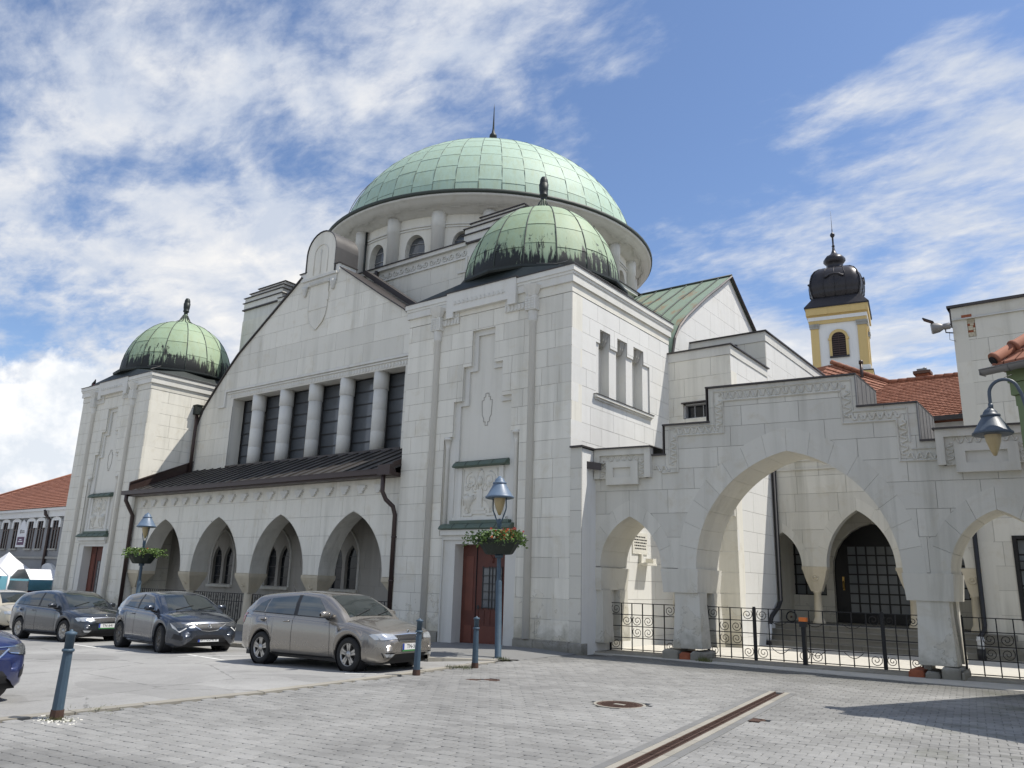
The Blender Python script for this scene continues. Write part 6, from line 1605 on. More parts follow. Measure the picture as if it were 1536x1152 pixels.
    m = MB(); m.fbox(F, -61.75, -60.65, 3.2, 3.75, .10, .12); m.obj('dark_panel', M['plum'], b)
    m = MB(); m.fbox(F, -61.5, -61.3, 4.0, 4.25, .10, .12); m.fbox(F, -61.2, -60.8, 4.02, 4.1, .10, .12); m.fbox(F, -61.2, -60.85, 4.14, 4.2, .10, .12)
    m.obj('print', M['zinc'], b); m = MB(); m.fbox(F, -61.55, -60.85, 3.4, 3.47, .12, .13); m.fbox(F, -61.4, -61.0, 3.53, 3.6, .12, .13); m.obj('print', M['cloth_w'], b)
street_house()
def market():
    g = -1.03; t = thing('market_tent', 'white peaked market tent with printed teal and plum side walls beside the grey house', 'tent', (-57.5, 22, g))
    x0, x1, y0, y1 = -59.6, -54.2, 20.0, 23.5; ap = ((x0+x1)/2-.2, (y0+y1)/2, 2.62)
    m = MB(); cs = [(x0, y0), (x1, y0), (x1, y1), (x0, y1)]; rows = []
    for k in range(7):
        f = k/6; s = (1-f); z = 1.12+(ap[2]-1.12)*(f**1.7)*1.0; s2 = s**1.0
        row = []
        for i in range(4):
            for j in range(4):
                a, b = cs[i], cs[(i+1) % 4]; x, y = a[0]+(b[0]-a[0])*j/4, a[1]+(b[1]-a[1])*j/4
                row.append((ap[0]+(x-ap[0])*s2, ap[1]+(y-ap[1])*s2, z))
        rows.append(row)
    m.grid(rows, sm=True, closed=True); m.obj('canopy', M['cloth_w'], t)
    m = MB(); m.box((x0, y0-.02, .86), (x1, y0, 1.14)); m.box((x1-.02, y0, .86), (x1, y1, 1.14)); m.obj('valance', M['teal'], t)
    m = MB(); m.box((x0, y0-.01, g), (x1, y0+.01, .86)); m.box((x1-.02, y0, g), (x1, y1, .86)); sw = m.obj('side_wall', M['teal'], t)
    m = MB()
    for u0, u1, z0, z1 in ((x0+1.2, x1-.5, .35, .55), (x0+2.2, x0+2.6, -.6, .35), (x0+4.6, x1-.6, -.8, .35)): m.box((u0, y0-.03, z0), (u1, y0-.015, z1))
    m.box((x1, y0+.3, -.6), (x1+.015, y1-.6, .3)); m.obj('plum_print', M['plum'], sw)
    m = MB()
    for u0, u1, z0, z1 in ((x0+1.0, x1-.4, .58, .68), (x0+2.7, x0+4.5, -.1, .1), (x0+1.4, x0+2.0, -.3, .3), (x0+2.9, x0+4.3, -.7, -.3)): m.box((u0, y0-.03, z0), (u1, y0-.015, z1))
    m.obj('white_print', M['cloth_w'], sw)
    for x, y in cs: m = MB(); m.box((x-.05, y-.05, g), (x+.05, y+.05, 1.15)); m.obj('pole', M['white_pp'], t)
    t = thing('market_tent', 'second white market tent with a taller bare frame arch, just right of the printed one', 'tent', (-53.5, 23, g))
    m = MB(); m.tube([(-61.5, 20.5, 1.8), (-58.8, 20.5, 3.05), (-53.2, 20.5, 1.15), (-53.2, 20.5, g)], .07, 5); m.obj('frame_tube', M['cloth_w'], t)
    m = MB(); m.grid([[(-53.9+.0*k, 20.8+k*.1, 1.0+.0*k), (-52.9, 20.8+k*.1, 1.55), (-51.9, 20.8+k*.1, 1.6), (-51.0, 20.8+k*.1, 1.0)] for k in (0, 25)], sm=True); m.obj('canopy', M['cloth_w'], t)
    m = MB(); m.box((-53.8, 20.8, g), (-51.2, 20.85, .9)); m.obj('side_wall', M['zinc'], t)
    # striped stalls at the left edge
    t = thing('market_stall', 'blue and brown market stall at the left edge in front of the grey house', 'stall', (-62.5, 19.5, g))
    m = MB(); m.add([(-66, 17.8, .85), (-61.2, 17.8, .85), (-61.2, 19.8, 1.55), (-66, 19.8, 1.55)], [(0, 1, 2, 3)]); m.obj('awning', simple('blue_stripe', (.05, .09, .35), .7), t)
    m = MB(); m.box((-66, 19.8, g), (-61.0, 20, .6)); m.obj('counter_back', simple('stall_wood', (.22, .16, .09), .8), t)
    m = MB(); m.box((-61.2, 18, g), (-61.1, 18.1, 1.5)); m.box((-65, 18, g), (-64.9, 18.1, 1.5)); m.obj('pole', M['zinc'], t)
    # signs on a pole
    t = thing('direction_sign', 'maroon and green direction sign boards on a thin pole in front of the market tent', 'sign', (-52.5, 15.5, g))
    m = MB(); m.tube([(-53.4, 15.0, g), (-53.0, 15.0, 2.2)], .05, 6); m.obj('pole', M['zinc'], t)
    m = MB(); m.box((-53.1, 14.93, 1.95), (-50.9, 14.97, 2.32)); m.box((-52.9, 14.93, 1.58), (-50.9, 14.97, 1.90)); m.obj('maroon_board', M['sign_br'], t)
    m = MB(); m.box((-52.9, 14.93, 1.10), (-50.9, 14.97, 1.53)); m.obj('green_board', M['sign_gr'], t)
    m = MB(); rnd = random.Random(4)
    for z in (2.1, 1.72, 1.28):
        u = -52.6
        while u < -51.2: L = rnd.uniform(.1, .3); m.box((u, 14.91, z), (u+L, 14.93, z+.10)); u += L+.08
    m.obj('print', M['cloth_w'], t)
    t = thing('bus_sign', 'white BUS sign board at the far left edge', 'sign', (-60, 18.5, g))
    m = MB(); m.box((-57.9, 16.0, 1.48), (-55.6, 16.05, 2.2)); m.obj('board', M['cloth_w'], t)
    link('lettering', text_mesh('BUS', .55, .01, M['ink']), t, mat4=Matrix.Translation((-56.45, 15.98, 1.86)) @ Matrix.Rotation(R(90), 4, 'X'))
    m = MB(); m.tube([(-56.9, 16.02, g), (-56.9, 16.02, 1.5)], .05, 6); m.obj('pole', M['zinc'], t)
market()
# ------------------------------------------------------------------ green cottage and its lamp at the right edge
def cottage():
    t = thing('green_cottage', 'green boarded cottage corner with clay tiles and a grey gutter at the right edge', 'cottage', (0, 14.7, 0))
    # eave from px (1480,552) towards the camera
    e0 = Vector((-1.36, 14.68, 5.33)); d = Vector((3.4, -1.5, 0)).normalized(); n = Vector((-d.y, d.x, 0))
    F = Fr((-.90, 14.86, 0), d, (-n.x, -n.y, 0))
    m = MB(); m.fbox(F, 0, 7, -.1, 4.72, -3.6, .0); m.obj('house_wall', M['white_pl'], t)
    for k, (z0, z1, w) in enumerate(((5.11, 5.33, .06), (4.90, 5.11, .04), (4.72, 4.90, .0))):
        m = MB(); m.fbox(F, -.05-w, 7, z0, z1-.008, -3.6, w+.02); m.obj('green_board', M['green_w'], t)
    m = MB(); m.fbox(F, -.03, .25, -.1, 4.72, -.3, .02); m.obj('corner_board', M['green_w'], t)
    G = Fr(e0, d, (-n.x, -n.y, 0))
    P = []
    for u in (-.02, 7.2): P.append([G.p(u, .055*math.sin(a)+.0-.0, -.0+.085*math.cos(a)) for a in [math.pi+math.pi*i/8 for i in range(9)]])
    P2 = [[(x, y, z) for x, y, z in row] for row in P]
    m = MB(); m.grid([[G.p(u, -.09*math.sin(math.pi*i/8), .09*math.cos(math.pi*i/8)) for i in range(9)] for u in (0, 7.2)], sm=True)
    m.prism(G, rect(0, .008, -.09, 0), -.09, .09); m.tube([G.p(0, 0, .09), G.p(7.2, 0, .09)], .012, 5); m.tube([G.p(0, -.01, -.09), G.p(7.2, -.01, -.09)], .01, 5)
    for k in range(8): m.tube([G.p(.45+.8*k, -.095*math.sin(math.pi*i/8), .095*math.cos(math.pi*i/8)) for i in range(9)], .008, 4)
    m.obj('gutter', M['zinc'], t)
    # tiled roof plane with hip tiles
    up = Vector((n.x*.75, n.y*.75, .62)); lean = d*.38
    A = Vector(G.p(.16, .04, -.02)); H = lambda u, v: A+d*u+(up*v)
    rnd = random.Random(6); clay = M['tile']
    for j in range(7):
        for i in range(22):
            u = i*.19+j*.0; v = j*.33; lo = .42*v*1.35
            if u < lo: continue
            m = MB(); a, b, c, e = H(u+.005, v), H(u+.18, v), H(u+.18, v+.38), H(u+.005, v+.38); k = Vector((0, 0, .035)); q = Vector((0, 0, .004+rnd.uniform(0, .006)))
            m.add([a+k+q, b+k+q, c+q, e+q, a+q, b+q], [(0, 1, 2, 3), (4, 5, 1, 0)]); m.obj('roof_tile', clay, t)
    m = MB(); m.add([H(0, -.02)-Vector((0, 0, .02)), H(5, -.02)-Vector((0, 0, .02)), H(5, 3)-Vector((0, 0, .02)), H(1.7, 3)-Vector((0, 0, .02))], [(0, 1, 2, 3)]); m.obj('roof_deck', M['brick'], t)
    m = MB(); m.add([H(0, -.02)-Vector((0, 0, .03)), H(1.7, 3)-Vector((0, 0, .03)), H(1.7, 3)+n*3-Vector((0, 0, .03)), H(0, 0)+n*6-Vector((0, 0, .03))], [(0, 1, 2, 3)]); m.obj('side_roof', M['tile'], t)
    p0 = H(.03, .02)+Vector((0, 0, .10)); p1 = H(1.75, 3.05)+Vector((0, 0, .10)); nn = 9
    for k in range(nn):
        a, b = p0.lerp(p1, k/nn), p0.lerp(p1, (k+1.12)/nn)
        m = MB(); m.tube([a, a.lerp(b, .12), a.lerp(b, .16), b], .1, 12, rad=[.118, .118, .096, .085]); m.obj('hip_tile', clay, t)
    m = MB(); m.tube([p0-Vector((0, 0, .02)), p0+(p0-p1).normalized()*.02-Vector((0, 0, .02))], .085, 10); m.obj('hip_end', M['dark'], t)
    return G
cottage()
def hood_lamp_head(parent, z0, r, dark=False, n=28):
    """conical hood, collar and amber glass, built round local z axis; z0 = rim height"""
    hm = M['lamp_hood_d'] if dark else M['lamp_hood']
    m = MB(); m.lathe([(r*.93, z0-.012), (r, z0), (r, z0+.03*r/.35), (r*.90, z0+.055*r/.35), (r*.44, z0+.335*r/.35), (r*.42, z0+.345*r/.35)], (0, 0, 0), n); m.lathe([(r*.92, z0-.01), (r*.40, z0+.30*r/.35)], (0, 0, 0), n)
    o = local('lamp_hood', m.mesh('lamp_hood', hm), parent)
    k = r/.35
    m = MB(); m.lathe([(.155*k, z0+.33*k), (.17*k, z0+.345*k), (.17*k, z0+.375*k), (.13*k, z0+.385*k), (.12*k, z0+.43*k), (.085*k, z0+.48*k), (.05*k, z0+.50*k), (.03*k, z0+.53*k), (.001, z0+.535*k)], (0, 0, 0), n); local('hood_cap', m.mesh('hood_cap', hm), parent)
    m = MB(); m.lathe([(.001, z0-.42*k), (.03*k, z0-.41*k), (.075*k, z0-.30*k), (.125*k, z0-.14*k), (.15*k, z0+.02*k), (.15*k, z0+.05*k)], (0, 0, 0), n); local('lamp_glass', m.mesh('lamp_glass', M['lamp_glass']), parent)
def wall_lamp():
    c = Vector((-1.257, 14.0, 4.135)); t = thing('wall_lamp', 'blue-grey hooded wall lamp with amber glass on a curved arm at the right edge', 'lamp', c)
    hood_lamp_head(t, 0, .285, True)
    z1 = .535*.285/.35; a = Vector((.02, 0, z1-.02)); R_ = .20
    # arm: up, over in an arc, down to the wall bracket
    pts = [a, a+Vector((0, 0, .10)), a+Vector((0, 0, .2))]
    dirx = Vector((.93, -.1, 0)).normalized(); 
    for i in range(1, 13):
        q = math.pi*i/12*.86; pts.append(a+Vector((0, 0, .22))+dirx*(R_*(1-math.cos(q)))*1.0+Vector((0, 0, R_*math.sin(q)*1.05)))
    e = pts[-1]; pts += [e+dirx*.05+Vector((0, 0, -.14)), e+dirx*.085+Vector((0, 0, -.36)), e+dirx*.10+Vector((0, 0, -.75))]
    m = MB(); m.tube(pts, .026, 10); local('curved_arm', m.mesh('curved_arm', M['lamp_hood_d']), t)
    m = MB(); m.tube([a-Vector((0, 0, .02)), a+Vector((0, 0, .07))], .036, 10); local('arm_socket', m.mesh('arm_socket', M['lamp_hood_d']), t)
    m = MB(); b = e+dirx*.16+Vector((0, 0, -.55)); m.box((b.x-.04, b.y-.05, b.z-.28), (b.x+.02, b.y+.05, b.z+.24)); m.tube([e+dirx*.10+Vector((0, 0, -.45)), b], .02, 6); m.tube([e+dirx*.10+Vector((0, 0, -.62)), b+Vector((0, 0, -.1))], .02, 6); m.tube([b, b+Vector((.5, .2, 0))], .03, 6); local('wall_bracket', m.mesh('wall_bracket', M['lamp_hood_d']), t)
    m = MB(); k = pts[8]; m.tube([k, k+Vector((.07, .1, .06)), k+Vector((.16, .3, .14))], .006, 4); local('cable', m.mesh('cable', M['blackp']), t)
wall_lamp()
# ------------------------------------------------------------------ bollards, street lamps, small things
def make_bollard(lab, x, y, tilt=0, H=.98):
    t = thing('street_bollard', lab, 'bollard', (x, y, gz(x)), .3, 'blue cast iron bollards along the paving edge'); t.rotation_euler = (0, tilt, 0)
    m = MB(); m.lathe([(.072, -.02), (.072, .0), (.066, .02), (.052, H-.22), (.050, H-.215)], (0, 0, 0), 10, sm=False); local('shaft', m.mesh('shaft', M['post']), t)
    m = MB(); m.lathe([(.066, H-.235), (.070, H-.22), (.064, H-.205), (.052, H-.20)], (0, 0, 0), 16); local('collar', m.mesh('collar', M['post']), t)
    m = MB(); m.lathe([(.050, H-.205), (.052, H-.05), (.064, H-.045), (.066, H-.02), (.045, H-.010), (.018, H), (.014, H+.015), (.001, H+.018)], (0, 0, 0), 16); local('head', m.mesh('head', M['post']), t)
    return t
b1 = make_bollard('leaning blue bollard with a rusty foot, nearest to the camera at lower left', -10.09, 4.66, R(2.2))
m = MB(); m.lathe([(.0745, -.02), (.0745, .03), (.0705, .10)], (0, 0, 0), 10, sm=False); local('rust_patch', m.mesh('rust_patch', M['rust']), b1)
b2 = copy_tree(b1, (-10.40, 11.03, 0), 0, 'blue bollard hiding the right end of the beige car plate'); b2.rotation_euler = (0, R(.6), .5)
b3 = copy_tree(b1, (-10.53, 12.86, 0), 0, 'blue bollard in front of the big red door, left of the lamp post'); b3.rotation_euler = (0, 0, 1.1)
def street_lamp(x, y, lab, seed, fl):
    g = gz(x)+(.10 if x < -12 else .0); t = thing('street_lamp', lab, 'street lamp', (x, y, g), 0, 'hooded street lamps with flower baskets'); t.rotation_euler = (0, R(-1.6), 0)
    m = MB(); m.lathe([(.088, 0), (.088, .05), (.078, .06), (.074, 1.7), (.062, 1.73), (.052, 1.76), (.048, 2.98), (.058, 3.0), (.058, 3.12), (.045, 3.14), (.02, 3.16)], (0, 0, 0), 14); local('pole', m.mesh('pole', M['post']), t)
    m = MB()
    for k in range(2): m.tube([(0.0, 0, 2.92), ((1-2*k)*.06, 0, 3.08), ((1-2*k)*.19, 0, 3.36), ((1-2*k)*.20, 0, 3.42), ((1-2*k)*.195, 0, 3.66)], .016, 6)
    local('fork', m.mesh('fork', M['post']), t); hood_lamp_head(t, 3.65, .345)
    # half-barrel planter round the pole
    rnd = random.Random(seed); zt, rt = 2.66, .56
    m = MB(); m.lathe([(.02, 2.33), (.30, 2.33), (.33, 2.35), (.46, 2.55), (rt-.02, zt-.02), (rt, zt), (rt-.03, zt+.01), (rt-.06, zt-.06), (.02, zt-.06)], (0, 0, 0), 10, sm=False); pot = local('planter', m.mesh('planter', M['pot']), t)
    m = MB(); m.lathe([(.09, 2.25), (.10, 2.34)], (0, 0, 0), 10); local('planter_bracket', m.mesh('planter_bracket', M['post']), t)
    def leafcloud(n, mat, name, rr_, size, zlo, zhi, kind='stuff'):
        m = MB()
        for i in range(n):
            a = rnd.uniform(0, 2*math.pi); q = rr_[0]+(rr_[1]-rr_[0])*math.sqrt(rnd.random()); lob = 1+.22*math.sin(a*3+seed)+.12*math.sin(a*7)
            z = rnd.uniform(zlo, zhi)-max(0, q-.5)*rnd.uniform(.1, 1.2); c = Vector((q*lob*math.cos(a), q*lob*math.sin(a), z))
            u = Vector((rnd.gauss(0, 1), rnd.gauss(0, 1), rnd.gauss(0, .8))).normalized(); v = u.cross(Vector((rnd.gauss(0, 1), rnd.gauss(0, 1), rnd.gauss(0, 1)))).normalized(); s = size*rnd.uniform(.6, 1.3)
            m.add([c-u*s, c+v*s*.45, c+u*s, c-v*s*.45], [(0, 1, 2, 3)])
        o = local(name, m.mesh(name, mat), t); o['kind'] = kind
    leafcloud(1500, M['leaf'], 'foliage', (.05, .66), .045, zt-.02, zt+.22); leafcloud(260, simple('dark_leaves%d' % seed, (.035, .075, .02), .6), 'foliage_shade', (.1, .6), .045, zt-.08, zt+.1)
    for mat, n, a0, a1, nm in fl:
        for k in range(n):
            a = R(rnd.uniform(a0, a1)); q = rnd.uniform(.35, .72); c = Vector((q*math.cos(a), q*math.sin(a), zt+rnd.uniform(-.02, .24))); m = MB()
            for j in range(7):
                e = Vector((rnd.gauss(0, 1), rnd.gauss(0, 1), rnd.gauss(0, 1))).normalized(); f = e.cross(Vector((.3, .5, 1))).normalized(); o_ = c+e*.018; m.add([o_-f*.022, o_+e*.022, o_+f*.022, o_-e*.014], [(0, 1, 2, 3)])
            local('flower', m.mesh('flower', mat), t)
    return t
street_lamp(-11.45, 14.80, 'street lamp with orange and pink flowers in its planter, in front of the red door', 3, [(M['flower_o'], 22, -70, -20, 'o'), (M['flower_r'], 16, -45, 5, 'r'), (M['flower_w'], 8, -110, -60, 'w')])
street_lamp(-28.4, 15.3, 'farther street lamp with a green planter, standing left before the first arcade arch', 5, [(M['flower_w'], 10, -120, -20, 'w'), (M['flower_o'], 4, -60, 0, 'o')])
# weeds at feet of posts
def weeds(name, lab, x, y, n, r, seed, h=.09):
    rnd = random.Random(seed); m = MB()
    for i in range(n):
        a = rnd.uniform(0, 6.28); q = r*rnd.random(); px, py = x+q*math.cos(a), y+q*math.sin(a)*.6; hh = rnd.uniform(.3, 1)*h; dx, dy = rnd.gauss(0, .03), rnd.gauss(0, .03); w = .006; z = gz(px)
        m.add([(px-w, py, z), (px+w, py, z), (px+dx, py+dy, z+hh)], [(0, 1, 2)])
    o = m.obj(name, M['grass'], kind='stuff'); o['label'] = lab; o['category'] = 'weeds'
weeds('weed_patch', 'dry weeds round the foot of the nearest leaning bollard', -10.0, 4.62, 160, .26, 1, .045); weeds('weed_patch', 'weeds at the foot of the street lamp by the red door', -11.3, 14.7, 160, .25, 2)
weeds('weed_patch', 'weeds at the kerb beside the bollard in front of the red door', -10.75, 12.6, 140, .4, 3, .07); weeds('weed_patch', 'green weeds at the foundation stones of the gate wall pier', -8.0, 18.25, 200, .2, 4, .14); weeds('weed_patch', 'thin weeds along the flush kerb between the left bollards', -10.42, 5.3, 60, .5, 5, .03)
# scattered pale rubble round the near bollard
def rubble():
    rnd = random.Random(9); t = thing('rubble_patch', 'crumbled pale mortar bits round the foot of the nearest bollard', 'rubble', (-10.0, 4.6, 0)); m = MB()
    for i in range(90):
        a = rnd.uniform(0, 6.28); q = .10+.22*rnd.random()**1.3; x, y = -9.98+q*1.25*math.cos(a), 4.62+q*.7*math.sin(a); s = rnd.uniform(.006, .02)
        m.lathe([(s, 0), (s*.8, s*.5), (.001, s*.7)], (x, y, 0), 5, sm=False)
    o = m.obj('mortar_bits', M['relief'], t, kind='stuff')
rubble()
def pigeon():
    p = (-39.0, 17.25, 10.44); t = thing('pigeon', 'dark pigeon perched on the parapet corner of the far tower', 'bird', p)
    m = MB(); m.tube([(-.20, 0, .03), (-.12, 0, .07), (-.02, 0, .12), (.07, 0, .16), (.10, 0, .22), (.115, 0, .27), (.13, 0, .30)], .05, 10, rad=[.015, .035, .062, .062, .042, .030, .02]); m.tube([(.12, 0, .285), (.17, 0, .275)], .01, 5, rad=[.012, .003]); local('body', m.mesh('body', M['iron']), t)
    m = MB()
    for s in (-.03, .03): m.tube([(.02, s, .08), (.03, s, .0)], .007, 4)
    local('legs', m.mesh('legs', M['flower_r']), t)
    m = MB()
    for s in (-1, 1): m.add([(.06, s*.06, .16), (-.06, s*.068, .10), (-.22, s*.03, .03), (-.05, s*.05, .15)], [(0, 1, 2, 3)])
    local('wing', m.mesh('wing', M['blackp']), t)
pigeon()
# ------------------------------------------------------------------ parked cars
from mathutils.bvhtree import BVHTree
def lerpt(tab, x):
    if x <= tab[0][0]: return tab[0][1]
    for (a, va), (b, vb) in zip(tab, tab[1:]):
        if x <= b:
            t = (x-a)/(b-a); t = t*t*(3-2*t) if False else t; return va+(vb-va)*t
    return tab[-1][1]
def smooth(tab, x, e=.07): return (lerpt(tab, x-e)+2*lerpt(tab, x)+lerpt(tab, x+e))/4
def make_wheel(parent, x, y, r, rimmat, steer=0.0, spokes=5, width=.20):
    s = 1 if y > 0 else -1
    prof = [(r*.66, -width/2), (r*.92, -width/2), (r*.985, -width*.36), (r, -width*.2), (r, width*.2), (r*.985, width*.36), (r*.92, width/2), (r*.66, width/2), (r*.64, width*.3)]
    def mk(prof, n=36):
        m = MB(); m.lathe(prof, (0, 0, 0), n, cap=False); m.v = [(a, c*s, b) for a, b, c in m.v]; return m
    w = local('wheel', mk(prof).mesh('wheel', M['tyre']), parent, loc=(x, y, r), rot=(0, 0, steer))
    m = mk([(r*.67, width*.44), (r*.66, width*.47), (r*.63, width*.46), (r*.61, width*.2)])
    for k in range(spokes):
        a = 2*math.pi*k/spokes+.3
        for da in ((-.16, .16) if spokes == 5 else (-.09, .09)):
            p0, p1 = Vector((.05*math.cos(a), 0, .05*math.sin(a))), Vector((r*.64*math.cos(a+da*1.1), 0, r*.64*math.sin(a+da*1.1)))
            t = Vector((-math.sin(a), 0, math.cos(a))); w0, w1 = .030, .022 if spokes == 5 else .014
            yy0, yy1 = s*width*.40, s*width*.43
            q = [p0-t*w0, p0+t*w0, p1+t*w1, p1-t*w1]; m.add([(v.x, yy0 if i < 2 else yy1, v.z) for i, v in enumerate(q)]+[(v.x, s*width*.2, v.z) for v in q], [(0, 1, 2, 3), (0, 4, 5, 1), (1, 5, 6, 2), (2, 6, 7, 3), (3, 7, 4, 0)])
    m2 = mk([(.07, width*.38), (.065, width*.46), (.001, width*.47)], 16); m.add(m2.v, m2.f, True)
    local('rim', m.mesh('rim', rimmat), w)
    m = mk([(r*.62, width*.12), (.001, width*.12)], 20); local('brake_disc', m.mesh('brake_disc', M['brake']), w)
def car(name, lab, near_r, near_f, paint, spec, plate_txt=None, steer=0.0, group='cars parked in front of the arcade'):
    """near_r / near_f: ground contact of the rear and front wheel on the side turned to the camera (its right-hand side)"""
    S_ = spec; wb, W, H = S_['wb'], S_['W'], S_['H']; r = S_['r']
    vr, vf = Vector((*near_r, 0)), Vector((*near_f, 0)); d = (vf-vr).normalized(); left = Vector((-d.y, d.x, 0))
    c = (vr+vf)/2+left*(W/2-.03); yaw = math.atan2(d.y, d.x)
    t = thing(name, lab, 'car', (c.x, c.y, gz(c.x)), yaw, group); t.rotation_euler = (0, R(-1.0) if c.x < -11.5 else 0, yaw)
    xf, xr = wb/2+S_['fo'], -wb/2-S_['ro']; ax = wb/2; Ra = r+.045
    def wd(x):
        q = lerpt(S_['plan'], x); return q*W/2
    def zlo(x):
        z = smooth(S_['low'], x, .03)
        for a in (ax, -ax):
            if abs(x-a) < Ra: z = max(z, r+math.sqrt(Ra*Ra-(x-a)**2))
        return z
    zsh = lambda x: smooth(S_['sh'], x, .06)
    zct = lambda x: smooth(S_['ct'], x, .06)
    N = 130; xs = [xr+(xf-xr)*i/N for i in range(N+1)]
    xs = sorted(set(xs+[xf-.005, xf-.015, xf-.03, xf-.05, xf-.075, xr+.005, xr+.02, xr+.045]+[a+s*Ra*k for a in (ax, -ax) for s in (-1, 1) for k in (.999, 1.001, .97, .93)]))
    def section(x):
        w, lo, sh, ct = wd(x), zlo(x), zsh(x), zct(x); mid = lo+.5*(sh-lo)
        arch = any(abs(x-a) < Ra for a in (ax, -ax)); fl = .012 if any(abs(x-a) < Ra+.05 for a in (ax, -ax)) else 0
        return [(w*(.88 if not arch else .93), lo), (w*.975+fl, lo+.004 if arch else lo+.05), (w*.995+fl, lo+.3*(sh-lo)), (w*1.0, mid+.05), (w*.985, sh-.13), (w*.965, sh-.05), (w*.91, sh-.005), (w*.80, sh+.25*(ct-sh)), (w*.5, sh+.78*(ct-sh)), (w*.22, ct-.003), (0, ct)]
    rows = []
    for x in xs:
        h = section(x); rows.append([(x, -y, z) for y, z in h]+[(x, y, z) for y, z in h[::-1][1:]])
    m = MB(); m.grid(rows); k = len(rows[0]); m.f += [tuple(range(k-1, -1, -1)), tuple(range(len(m.v)-k, len(m.v)))]; m.sm += [False, False]
    # greenhouse
    G = S_['roof']; x0, x1 = G[0][0], G[-1][0]; NG = 80; rows = []
    for i in range(NG+1):
        x = x0+(x1-x0)*i/NG; zr = smooth(G, x, .08) if 0 < i < NG else lerpt(G, x); zb = zsh(x)-.03; wb_ = wd(x)*.935; f = max(0, min(1, (zr-zb)/(H-zb))); wt = wb_*(1-.225*f**.9)
        zr = max(zr, zb+.005)
        tf = min(1, max(0, (x1-x)/.34)); tb = min(1, max(0, (x-x0)/.12)); k_ = min(tf, tb); k_ = k_*(2-k_); zq = zsh(x)-.012+(zr-zsh(x)+.012)*k_; zq = max(zq, zb+.003); zm = zq+(zr-zq)*.72
        h = [(wb_, zb), (wb_+(wt-wb_)*.5+.012*f, zb+(zq-zb)*.48), (wt+.01, zq-.10*f*k_), (wt-.02, zq-.055*f*k_), (wt-.08, zq-.02*f*k_), (wt*.6, zm), (0, zr+.016*f)]
        rows.append([(x, -y, z) for y, z in h]+[(x, y, z) for y, z in h[::-1][1:]])
    g = MB(); g.grid(rows)
    m.add(g.v, g.f, True)
    body = local('body', m.mesh('body', paint), t)
    bv = BVHTree.FromPolygons([Vector(v) for v in m.v], [tuple(f) for f in m.f])
    def cast(o, dr):
        hit_, n_, i_, d_ = bv.ray_cast(Vector(o), Vector(dr));
        return hit_, n_
    def patch(nm, mat, bot, top, axis, rows_=5, off=.005, par=None, side=1, sub=10, mirror=False, thick=0, label=None):
        """surface panel between two polylines, laid onto the bodywork along an axis"""
        def resamp(pl, n):
            acc = [0]
            for a, b in zip(pl, pl[1:]): acc.append(acc[-1]+math.dist(a, b))
            out = []
            for i in range(n+1):
                s = acc[-1]*i/n; j = 0
                while j < len(pl)-2 and acc[j+1] < s: j += 1
                f = (s-acc[j])/max(1e-9, acc[j+1]-acc[j]); out.append(tuple(pl[j][k]+(pl[j+1][k]-pl[j][k])*f for k in (0, 1)))
            return out
        B_, T_ = resamp(bot, sub), resamp(top, sub); P = []
        for j in range(rows_+1):
            row = []
            for a, b in zip(B_, T_):
                u, v = a[0]+(b[0]-a[0])*j/rows_, a[1]+(b[1]-a[1])*j/rows_
                if axis == 'y': o, dr = (u, side*3, v), (0, -side, 0)
                elif axis == 'x': o, dr = (4*side, u, v), (-side, 0, 0)
                else: o, dr = (u, v, 3), (0, 0, -1)
                h_, n_ = cast(o, dr)
                if h_ is None: h_ = Vector((u, side*W/2*.9, v)) if axis == 'y' else (Vector(((xf-.08) if side > 0 else (xr+.05), u, v)) if axis == 'x' else Vector((u, v, 1))); n_ = -Vector(dr)
                if n_.dot(Vector(dr)) > 0: n_ = -n_
                row.append(tuple(h_-Vector(dr)*off*.6+n_*off*.4))
            P.append(row)
        mm = MB(); mm.grid(P)
        return local(nm, mm.mesh(nm, mat), par or t, label=label) if par is None else sublocal(nm, mm.mesh(nm, mat), par)
    def sublocal(nm, me, par): return local(nm, me, par)
    def both(nm, mat, bot, top, rows_=4, off=.005, sub=12):
        out = []
        for s in (-1, 1): out.append(patch(nm, mat, bot, top, 'y', rows_, off, None, s, sub))
        return out
    # dark underside and arches
    mm = MB(); mm.box((xr+.25, -W/2*.82, .16), (xf-.25, W/2*.82, .55)); local('underbody', mm.mesh('underbody', M['blackp']), t)
    for sx, sy in ((ax, 1), (ax, -1), (-ax, 1), (-ax, -1)):
        make_wheel(t, sx, sy*(W/2-.125), r, S_['rimm'], steer if sx > 0 else 0, S_['spokes'])
        mm = MB(); mm.lathe([(Ra-.01, -.12), (Ra-.01, .12)], (0, 0, 0), 24, cap=False); mm.v = [(a+sx, c_*1.0+sy*(W/2-.16), b+r) for a, b, c_ in mm.v]; local('wheel_arch_liner', mm.mesh('wheel_arch_liner', M['blackp']), t)
    # glass
    for (nm, bot, top) in S_['side_glass']: both(nm, S_.get('sg', M['car_glass']), bot, top)
    both('door_pillar', M['blackp'], *S_['pillar'])
    ws = S_['ws']; P = []
    wsm = patch('windscreen', M['car_glass'], [(ws[0][0], -ws[0][1]), (ws[0][0]+.07, 0), (ws[0][0], ws[0][1])], [(ws[1][0], -ws[1][1]), (ws[1][0]+.03, 0), (ws[1][0], ws[1][1])], 'z', 8, .006, sub=16)
    rw = S_['rw']; patch('rear_window', M['car_glass'], [(-rw[0], rw[1]), (rw[0], rw[1])], [(-rw[2], rw[3]), (rw[2], rw[3])], 'x', 5, .006, None, -1, 10)
    both('window_trim', S_.get('trim', M['blackp']), S_['trimline'][0], S_['trimline'][1], 1, .007, 16)
